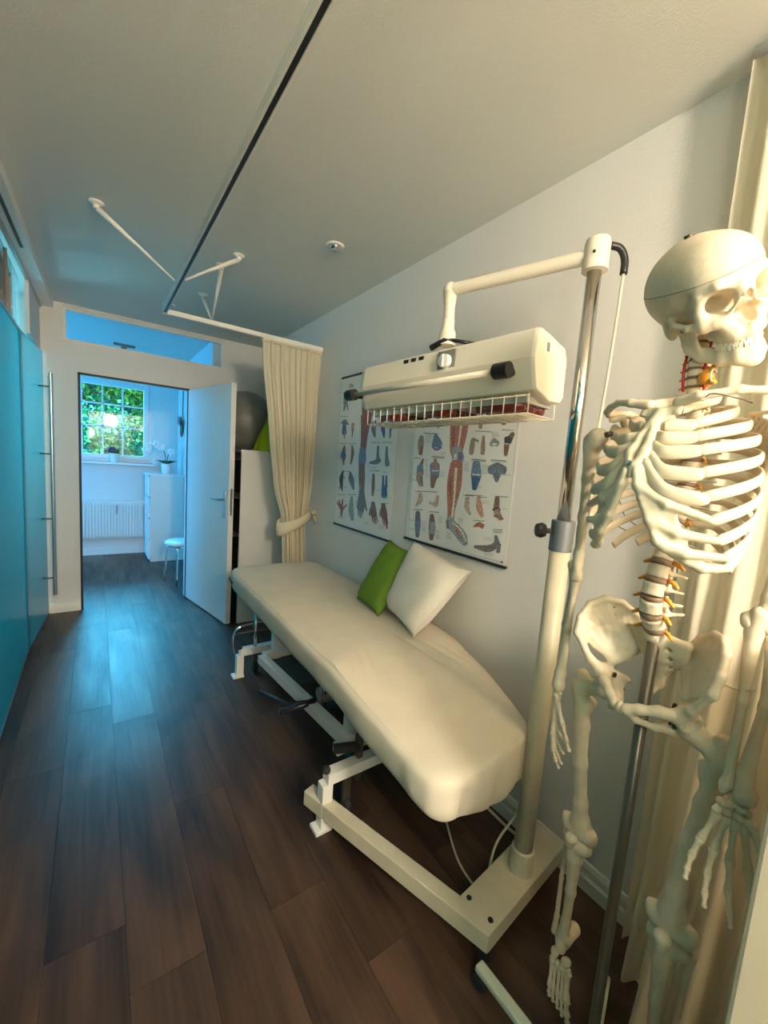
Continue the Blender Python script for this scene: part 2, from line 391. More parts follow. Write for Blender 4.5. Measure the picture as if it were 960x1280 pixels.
for y in (2.62, 3.16): MB().box(-0.412, -0.388, y-0.008, y+0.008, 2.118, 2.452).build('glazing_bar', 'dsteel', cl)
MB().box(-0.415, -0.385, -1.9, 3.64, 2.10, 2.12).build('clamp_rail', 'steel', cl)
# beam with the slotted sliding track, a little skew like the one in the place
B0 = Vector((-0.365, -1.95, 0)); B1 = Vector((-0.262, 4.228, 0)); db = (B1-B0).normalized(); nb = Vector((db.y, -db.x, 0))
def bbox(a0, a1, n0, n1, z0, z1):
    V = [B0+db*a+nb*n+Vector((0, 0, z)) for z in (z0, z1) for n in (n0, n1) for a in (a0, a1)]
    return MB().add(V, [(0, 2, 3, 1), (4, 5, 7, 6), (0, 1, 5, 4), (1, 3, 7, 5), (3, 2, 6, 7), (2, 0, 4, 6)])
LB = (B1-B0).length
bm_ = struct(bbox(0, LB, -0.09, 0, 2.452, CZ).build('trim_2', 'trim'))
bbox(0, LB-1.15, -0.045, -0.030, 2.449, 2.453).build('track_slot', 'black', bm_)
bbox(0, LB, -0.088, -0.070, 2.438, 2.453).build('track_lip', 'steel', bm_)
# side room behind the frosted glass
struct(MB().box(-2.68, -2.6, -2.0, DY+0.1, 0, CZ).build('wall_side_room', 'wall'))
struct(MB().box(-2.6, -0.42, 2.0, 2.08, 0, CZ).build('side_light_blocker', 'wall'))  # added out of view to keep side-room light off the near glass
# far room shell
struct(MB().box(0.93, 1.02, DY+0.10, 6.45, 0, CZ).build('wall_far_room_right', 'wall'))
struct(MB().box(-2.68, -2.6, DY+0.10, 6.45, 0, CZ).build('wall_far_room_left', 'wall'))
FY = 6.35; wx0, wx1, wz0, wz1 = -1.02, 0.622, 1.212, 2.272
w = MB(); w.box(-2.6, wx0, FY, FY+0.2, 0, CZ); w.box(wx1, 1.02, FY, FY+0.2, 0, CZ); w.box(wx0, wx1, FY, FY+0.2, 0, wz0); w.box(wx0, wx1, FY, FY+0.2, wz1, CZ)
struct(w.build('wall_far_room_window', 'wall'))
struct(MB().box(-2.6, 0.93, FY-0.014, FY, 0, 0.09).build('baseboard_far_room', 'trim'))
fr = MB()
fx0, fx1, fz0, fz1 = wx0, wx1, wz0, wz1
for a in ((fx0, fx0+0.06, fz0, fz1), (fx1-0.045, fx1, fz0, fz1), (fx0+0.06, fx1-0.045, fz0, fz0+0.05), (fx0+0.06, fx1-0.045, fz1-0.05, fz1)):
    fr.box(a[0], a[1], FY+0.05, FY+0.11, a[2], a[3])
win = struct(fr.build('window_4', 'white', bevel=0.004))
s = MB(); sx0, sx1, sz0, sz1 = fx0+0.058, fx1-0.043, fz0+0.048, fz1-0.048
for a in ((sx0, sx0+0.055, sz0, sz1), (sx1-0.055, sx1, sz0, sz1), (sx0+0.055, sx1-0.055, sz0, sz0+0.05), (sx0+0.055, sx1-0.055, sz1-0.05, sz1)):
    s.box(a[0], a[1], FY+0.035, FY+0.085, a[2], a[3])
s.build('sash', 'white', win, bevel=0.004)
gx0, gx1, gz0, gz1 = sx0+0.055, sx1-0.055, sz0+0.05, sz1-0.05
for x in (0.288, 0.072, -0.144, -0.360, -0.576):
    MB().box(x-0.009, x+0.009, FY+0.044, FY+0.076, gz0, gz1).build('glazing_bar', 'white', win)
for z in (1.945, 1.665):
    MB().box(gx0, gx1, FY+0.044, FY+0.076, z-0.009, z+0.009).build('glazing_bar', 'white', win)
xsb = [gx0, -0.576, -0.360, -0.144, 0.072, 0.288, gx1]; zsb = [gz0, 1.665, 1.945, gz1]
for i in range(6):
    for j in range(3):
        MB().box(xsb[i]+0.004, xsb[i+1]-0.004, FY+0.056, FY+0.061, zsb[j]+0.004, zsb[j+1]-0.004).build('pane', 'glass', win)
struct(MB().box(wx0-0.04, wx1+0.03, FY-0.10, FY+0.06, wz0-0.025, wz0).build('trim_3', 'white', bevel=0.004))
# flat print of the two posters: ink colour and the outline strips in wall coordinates (y, z)
PRINT1 = [[[0.3,0.1,0.08],[[[2.287,1.862],[2.263,1.723],[2.26,1.618],[2.257,1.512]],[[2.141,1.845],[2.147,1.712],[2.178,1.612],[2.188,1.51]]]],[[0.72,0.68,0.6],[[[2.218,1.744],[2.222,1.615],[2.22,1.511]],[[2.205,1.743],[2.209,1.615],[2.211,1.511]]]],[[0.22,0.13,0.09],[[[2.277,1.73],[2.263,1.616],[2.255,1.546]],[[2.247,1.728],[2.24,1.615],[2.241,1.546]]]],[[0.16,0.23,0.33],[[[2.267,1.511],[2.273,1.458],[2.263,1.405]],[[2.188,1.51],[2.18,1.458],[2.19,1.406]]]],[[0.72,0.68,0.6],[[[2.243,1.494],[2.241,1.432]],[[2.207,1.493],[2.211,1.432]]]],[[0.22,0.13,0.09],[[[2.263,1.408],[2.256,1.333],[2.236,1.245]],[[2.19,1.412],[2.179,1.338],[2.177,1.251]]]],[[0.32,0.34,0.36],[[[2.248,1.396],[2.231,1.255]],[[2.228,1.397],[2.211,1.256]]]],[[0.16,0.17,0.18],[[[2.239,1.254],[2.25,1.191],[2.258,1.147]],[[2.176,1.259],[2.157,1.198],[2.158,1.153]]]],[[0.16,0.17,0.18],[[[2.189,1.194],[2.144,1.135]],[[2.155,1.202],[2.129,1.139]]]],[[0.16,0.17,0.18],[[[2.243,1.15],[2.237,1.087]],[[2.223,1.152],[2.224,1.089]]]],[[0.16,0.17,0.18],[[[2.225,1.152],[2.215,1.077]],[[2.205,1.154],[2.202,1.078]]]],[[0.16,0.17,0.18],[[[2.205,1.155],[2.196,1.084]],[[2.185,1.157],[2.183,1.086]]]],[[0.16,0.17,0.18],[[[2.182,1.158],[2.183,1.118]],[[2.162,1.159],[2.17,1.118]]]],[[0.16,0.17,0.18],[[[2.51,1.846],[2.513,1.781]],[[2.468,1.839],[2.494,1.778]]]],[[0.25,0.33,0.3],[[[2.52,1.869],[2.524,1.837]],[[2.463,1.863],[2.459,1.83]]]],[[0.16,0.17,0.18],[[[2.477,1.823],[2.455,1.78]],[[2.458,1.823],[2.44,1.78]]]],[[0.16,0.23,0.33],[[[2.521,1.691],[2.485,1.697],[2.445,1.679]],[[2.536,1.702],[2.478,1.72],[2.427,1.687]]]],[[0.06,0.14,0.3],[[[2.509,1.696],[2.514,1.631]],[[2.463,1.693],[2.449,1.628]]]],[[0.34,0.25,0.18],[[[2.492,1.634],[2.481,1.592]],[[2.465,1.634],[2.466,1.592]]]],[[0.55,0.3,0.2],[[[2.388,1.682],[2.387,1.646]],[[2.348,1.679],[2.351,1.644]]]],[[0.22,0.13,0.09],[[[2.378,1.646],[2.375,1.596]],[[2.36,1.644],[2.365,1.595]]]],[[0.06,0.14,0.3],[[[2.491,1.518],[2.512,1.469],[2.486,1.449]],[[2.453,1.517],[2.436,1.471],[2.442,1.454]]]],[[0.22,0.13,0.09],[[[2.48,1.536],[2.482,1.508]],[[2.453,1.536],[2.444,1.508]]]],[[0.22,0.13,0.09],[[[2.491,1.455],[2.474,1.413]],[[2.453,1.457],[2.452,1.414]]]],[[0.22,0.13,0.09],[[[2.372,1.541],[2.37,1.491],[2.374,1.423]],[[2.355,1.541],[2.331,1.491],[2.353,1.422]]]],[[0.06,0.06,0.07],[[[2.476,1.367],[2.514,1.306],[2.47,1.232]],[[2.454,1.366],[2.456,1.309],[2.455,1.234]]]],[[0.06,0.06,0.07],[[[2.489,1.28],[2.508,1.239]],[[2.474,1.279],[2.497,1.239]]]],[[0.06,0.06,0.07],[[[2.476,1.324],[2.43,1.319]],[[2.471,1.331],[2.427,1.324]]]],[[0.16,0.17,0.18],[[[2.379,1.361],[2.38,1.312],[2.322,1.254]],[[2.351,1.364],[2.314,1.323],[2.299,1.259]]]],[[0.16,0.23,0.33],[[[2.368,1.305],[2.338,1.27]],[[2.348,1.31],[2.316,1.276]]]],[[0.3,0.1,0.08],[[[2.438,1.106],[2.518,1.147]],[[2.466,1.093],[2.532,1.141]]]],[[0.3,0.1,0.08],[[[2.436,1.104],[2.495,1.163]],[[2.468,1.095],[2.511,1.159]]]],[[0.3,0.1,0.08],[[[2.435,1.101],[2.44,1.173]],[[2.469,1.098],[2.458,1.171]]]],[[0.3,0.1,0.08],[[[2.439,1.095],[2.382,1.139]],[[2.465,1.104],[2.394,1.143]]]],[[0.3,0.1,0.08],[[[2.474,1.107],[2.466,1.054]],[[2.432,1.111],[2.443,1.057]]]],[[0.25,0.33,0.3],[[[2.343,1.198],[2.36,1.111],[2.323,1.05]],[[2.311,1.201],[2.292,1.121],[2.285,1.058]]]],[[0.16,0.17,0.18],[[[2.137,1.686],[2.14,1.638],[2.106,1.595]],[[2.091,1.681],[2.091,1.638],[2.085,1.597]]]],[[0.08,0.12,0.25],[[[2.053,1.675],[2.033,1.634],[2.004,1.59]],[[2.011,1.678],[1.991,1.636],[1.99,1.591]]]],[[0.16,0.17,0.18],[[[1.954,1.673],[1.945,1.59]],[[1.927,1.671],[1.929,1.589]]]],[[0.16,0.17,0.18],[[[2.064,1.538],[2.064,1.467]],[[2.043,1.538],[2.032,1.468]]]],[[0.16,0.17,0.18],[[[2.056,1.473],[2.079,1.455],[2.139,1.441]],[[2.012,1.446],[2.058,1.429],[2.135,1.43]]]],[[0.16,0.17,0.18],[[[1.971,1.534],[1.973,1.482],[1.968,1.432]],[[1.952,1.534],[1.943,1.483],[1.922,1.437]]]],[[0.22,0.13,0.09],[[[2.096,1.365],[2.096,1.293],[2.088,1.238]],[[2.068,1.366],[2.059,1.295],[2.066,1.24]]]],[[0.08,0.12,0.25],[[[1.987,1.364],[1.985,1.294]],[[1.97,1.364],[1.96,1.296]]]],[[0.08,0.12,0.25],[[[1.954,1.366],[1.953,1.297]],[[1.938,1.366],[1.928,1.299]]]],[[0.06,0.14,0.3],[[[1.987,1.294],[1.985,1.248]],[[1.933,1.298],[1.924,1.255]]]],[[0.22,0.13,0.09],[[[2.09,1.185],[2.092,1.12]],[[2.045,1.192],[2.017,1.133]]]],[[0.22,0.13,0.09],[[[2.083,1.13],[2.058,1.072]],[[2.068,1.133],[2.049,1.074]]]],[[0.22,0.13,0.09],[[[2.068,1.132],[2.04,1.065]],[[2.053,1.136],[2.031,1.067]]]],[[0.22,0.13,0.09],[[[2.053,1.134],[2.023,1.067]],[[2.038,1.138],[2.015,1.069]]]],[[0.22,0.13,0.09],[[[2.038,1.136],[2.009,1.08]],[[2.024,1.14],[2.0,1.082]]]],[[0.16,0.17,0.18],[[[2.101,1.156],[2.107,1.111]],[[2.082,1.156],[2.096,1.111]]]],[[0.22,0.13,0.09],[[[1.978,1.19],[1.979,1.127]],[[1.936,1.197],[1.909,1.14]]]],[[0.22,0.13,0.09],[[[1.972,1.137],[1.947,1.081]],[[1.958,1.14],[1.939,1.083]]]],[[0.22,0.13,0.09],[[[1.957,1.139],[1.931,1.074]],[[1.944,1.142],[1.923,1.076]]]],[[0.22,0.13,0.09],[[[1.943,1.141],[1.915,1.077]],[[1.93,1.144],[1.907,1.079]]]],[[0.22,0.13,0.09],[[[1.929,1.143],[1.902,1.089]],[[1.916,1.146],[1.894,1.091]]]],[[0.16,0.17,0.18],[[[1.988,1.162],[1.993,1.119]],[[1.971,1.162],[1.983,1.119]]]],[[0.3,0.1,0.08],[[[1.949,1.14],[1.909,1.06]],[[1.916,1.147],[1.896,1.064]]]],[[0.16,0.17,0.18],[[[2.564,1.742],[2.457,1.734]],[[2.564,1.745],[2.457,1.738]]]],[[0.16,0.17,0.18],[[[2.541,1.555],[2.435,1.553]],[[2.541,1.558],[2.435,1.556]]]],[[0.16,0.17,0.18],[[[2.407,1.555],[2.317,1.553]],[[2.407,1.558],[2.317,1.556]]]],[[0.16,0.17,0.18],[[[2.527,1.196],[2.411,1.206]],[[2.527,1.2],[2.411,1.209]]]],[[0.16,0.17,0.18],[[[2.378,1.211],[2.271,1.22]],[[2.378,1.215],[2.271,1.224]]]],[[0.16,0.17,0.18],[[[2.129,1.559],[2.031,1.558]],[[2.129,1.563],[2.032,1.561]]]],[[0.16,0.17,0.18],[[[2.01,1.561],[1.913,1.559]],[[2.01,1.564],[1.913,1.562]]]],[[0.16,0.17,0.18],[[[2.131,1.386],[2.018,1.39]],[[2.131,1.389],[2.018,1.394]]]],[[0.16,0.17,0.18],[[[1.981,1.386],[1.939,1.387]],[[1.981,1.389],[1.939,1.39]]]],[[0.16,0.17,0.18],[[[2.45,1.365],[2.379,1.367]],[[2.45,1.369],[2.379,1.371]]]],[[0.16,0.17,0.18],[[[1.987,1.198],[1.909,1.206]],[[1.987,1.202],[1.91,1.209]]]],[[0.16,0.17,0.18],[[[2.534,1.898],[2.42,1.885]],[[2.534,1.902],[2.42,1.889]]]],[[0.35,0.35,0.35],[[[2.309,1.346],[2.276,1.347]],[[2.309,1.348],[2.276,1.349]]]],[[0.35,0.35,0.35],[[[2.309,1.338],[2.281,1.338]],[[2.308,1.34],[2.281,1.34]]]],[[0.35,0.35,0.35],[[[2.308,1.33],[2.283,1.33]],[[2.307,1.332],[2.283,1.332]]]],[[0.35,0.35,0.35],[[[2.307,1.322],[2.277,1.322]],[[2.306,1.324],[2.277,1.324]]]],[[0.35,0.35,0.35],[[[2.306,1.314],[2.284,1.314]],[[2.305,1.316],[2.284,1.316]]]],[[0.35,0.35,0.35],[[[2.305,1.306],[2.276,1.306]],[[2.304,1.308],[2.276,1.308]]]],[[0.35,0.35,0.35],[[[2.16,1.425],[2.131,1.424]],[[2.16,1.427],[2.131,1.426]]]],[[0.35,0.35,0.35],[[[2.159,1.417],[2.132,1.417]],[[2.159,1.419],[2.132,1.419]]]],[[0.35,0.35,0.35],[[[2.158,1.41],[2.127,1.409]],[[2.158,1.411],[2.126,1.411]]]],[[0.35,0.35,0.35],[[[2.041,1.28],[1.995,1.282]],[[2.041,1.281],[1.995,1.284]]]],[[0.35,0.35,0.35],[[[2.04,1.272],[1.992,1.275]],[[2.04,1.274],[1.992,1.277]]]],[[0.35,0.35,0.35],[[[2.565,1.505],[2.509,1.504]],[[2.565,1.508],[2.509,1.506]]]],[[0.35,0.35,0.35],[[[2.564,1.497],[2.507,1.496]],[[2.564,1.499],[2.507,1.498]]]],[[0.35,0.35,0.35],[[[2.563,1.488],[2.501,1.487]],[[2.563,1.49],[2.501,1.489]]]],[[0.35,0.35,0.35],[[[2.562,1.479],[2.493,1.479]],[[2.562,1.482],[2.493,1.481]]]],[[0.35,0.35,0.35],[[[2.561,1.471],[2.495,1.47]],[[2.561,1.473],[2.495,1.472]]]],[[0.35,0.35,0.35],[[[2.56,1.462],[2.494,1.462]],[[2.56,1.464],[2.494,1.464]]]],[[0.35,0.35,0.35],[[[2.559,1.453],[2.492,1.453]],[[2.559,1.456],[2.492,1.455]]]],[[0.35,0.35,0.35],[[[2.558,1.445],[2.492,1.445]],[[2.557,1.447],[2.492,1.447]]]],[[0.35,0.35,0.35],[[[1.992,1.243],[1.931,1.247]],[[1.992,1.244],[1.931,1.249]]]],[[0.35,0.35,0.35],[[[1.991,1.235],[1.922,1.241]],[[1.991,1.237],[1.922,1.243]]]],[[0.35,0.35,0.35],[[[1.99,1.228],[1.92,1.234]],[[1.99,1.23],[1.921,1.236]]]],[[0.35,0.35,0.35],[[[2.146,1.055],[2.095,1.061]],[[2.146,1.057],[2.095,1.063]]]],[[0.35,0.35,0.35],[[[2.145,1.047],[2.089,1.054]],[[2.145,1.049],[2.089,1.056]]]],[[0.35,0.35,0.35],[[[1.992,1.067],[1.932,1.075]],[[1.992,1.069],[1.932,1.077]]]],[[0.35,0.35,0.35],[[[1.991,1.059],[1.925,1.069]],[[1.991,1.061],[1.925,1.071]]]],[[0.35,0.35,0.35],[[[1.99,1.052],[1.929,1.06]],[[1.99,1.054],[1.929,1.062]]]],[[0.35,0.35,0.35],[[[1.989,1.044],[1.926,1.054]],[[1.989,1.046],[1.926,1.055]]]],[[0.35,0.35,0.35],[[[2.437,1.263],[2.393,1.265]],[[2.437,1.265],[2.392,1.267]]]],[[0.35,0.35,0.35],[[[2.436,1.254],[2.391,1.256]],[[2.436,1.256],[2.391,1.258]]]],[[0.35,0.35,0.35],[[[2.281,1.185],[2.253,1.186]],[[2.281,1.187],[2.253,1.188]]]],[[0.35,0.35,0.35],[[[2.28,1.177],[2.247,1.179]],[[2.28,1.179],[2.247,1.181]]]],[[0.35,0.35,0.35],[[[2.279,1.169],[2.247,1.171]],[[2.279,1.171],[2.247,1.173]]]],[[0.35,0.35,0.35],[[[2.278,1.161],[2.255,1.162]],[[2.278,1.163],[2.255,1.164]]]],[[0.35,0.35,0.35],[[[2.277,1.153],[2.255,1.154]],[[2.277,1.155],[2.254,1.156]]]],[[0.35,0.35,0.35],[[[2.499,1.043],[2.416,1.053]],[[2.499,1.045],[2.416,1.055]]]],[[0.35,0.35,0.35],[[[2.498,1.034],[2.406,1.046]],[[2.498,1.037],[2.406,1.048]]]],[[0.35,0.35,0.35],[[[2.111,1.41],[2.058,1.411]],[[2.111,1.412],[2.058,1.413]]]],[[0.35,0.35,0.35],[[[2.11,1.402],[2.058,1.403]],[[2.11,1.404],[2.058,1.405]]]],[[0.06,0.06,0.07],[[[2.442,1.952],[2.448,1.93]],[[2.433,1.95],[2.439,1.928]]]],[[0.06,0.06,0.07],[[[2.439,1.95],[2.42,1.942],[2.425,1.93],[2.444,1.931]],[[2.435,1.952],[2.413,1.942],[2.419,1.927],[2.443,1.927]]]],[[0.06,0.06,0.07],[[[2.408,1.943],[2.41,1.926]],[[2.399,1.942],[2.401,1.924]]]]]
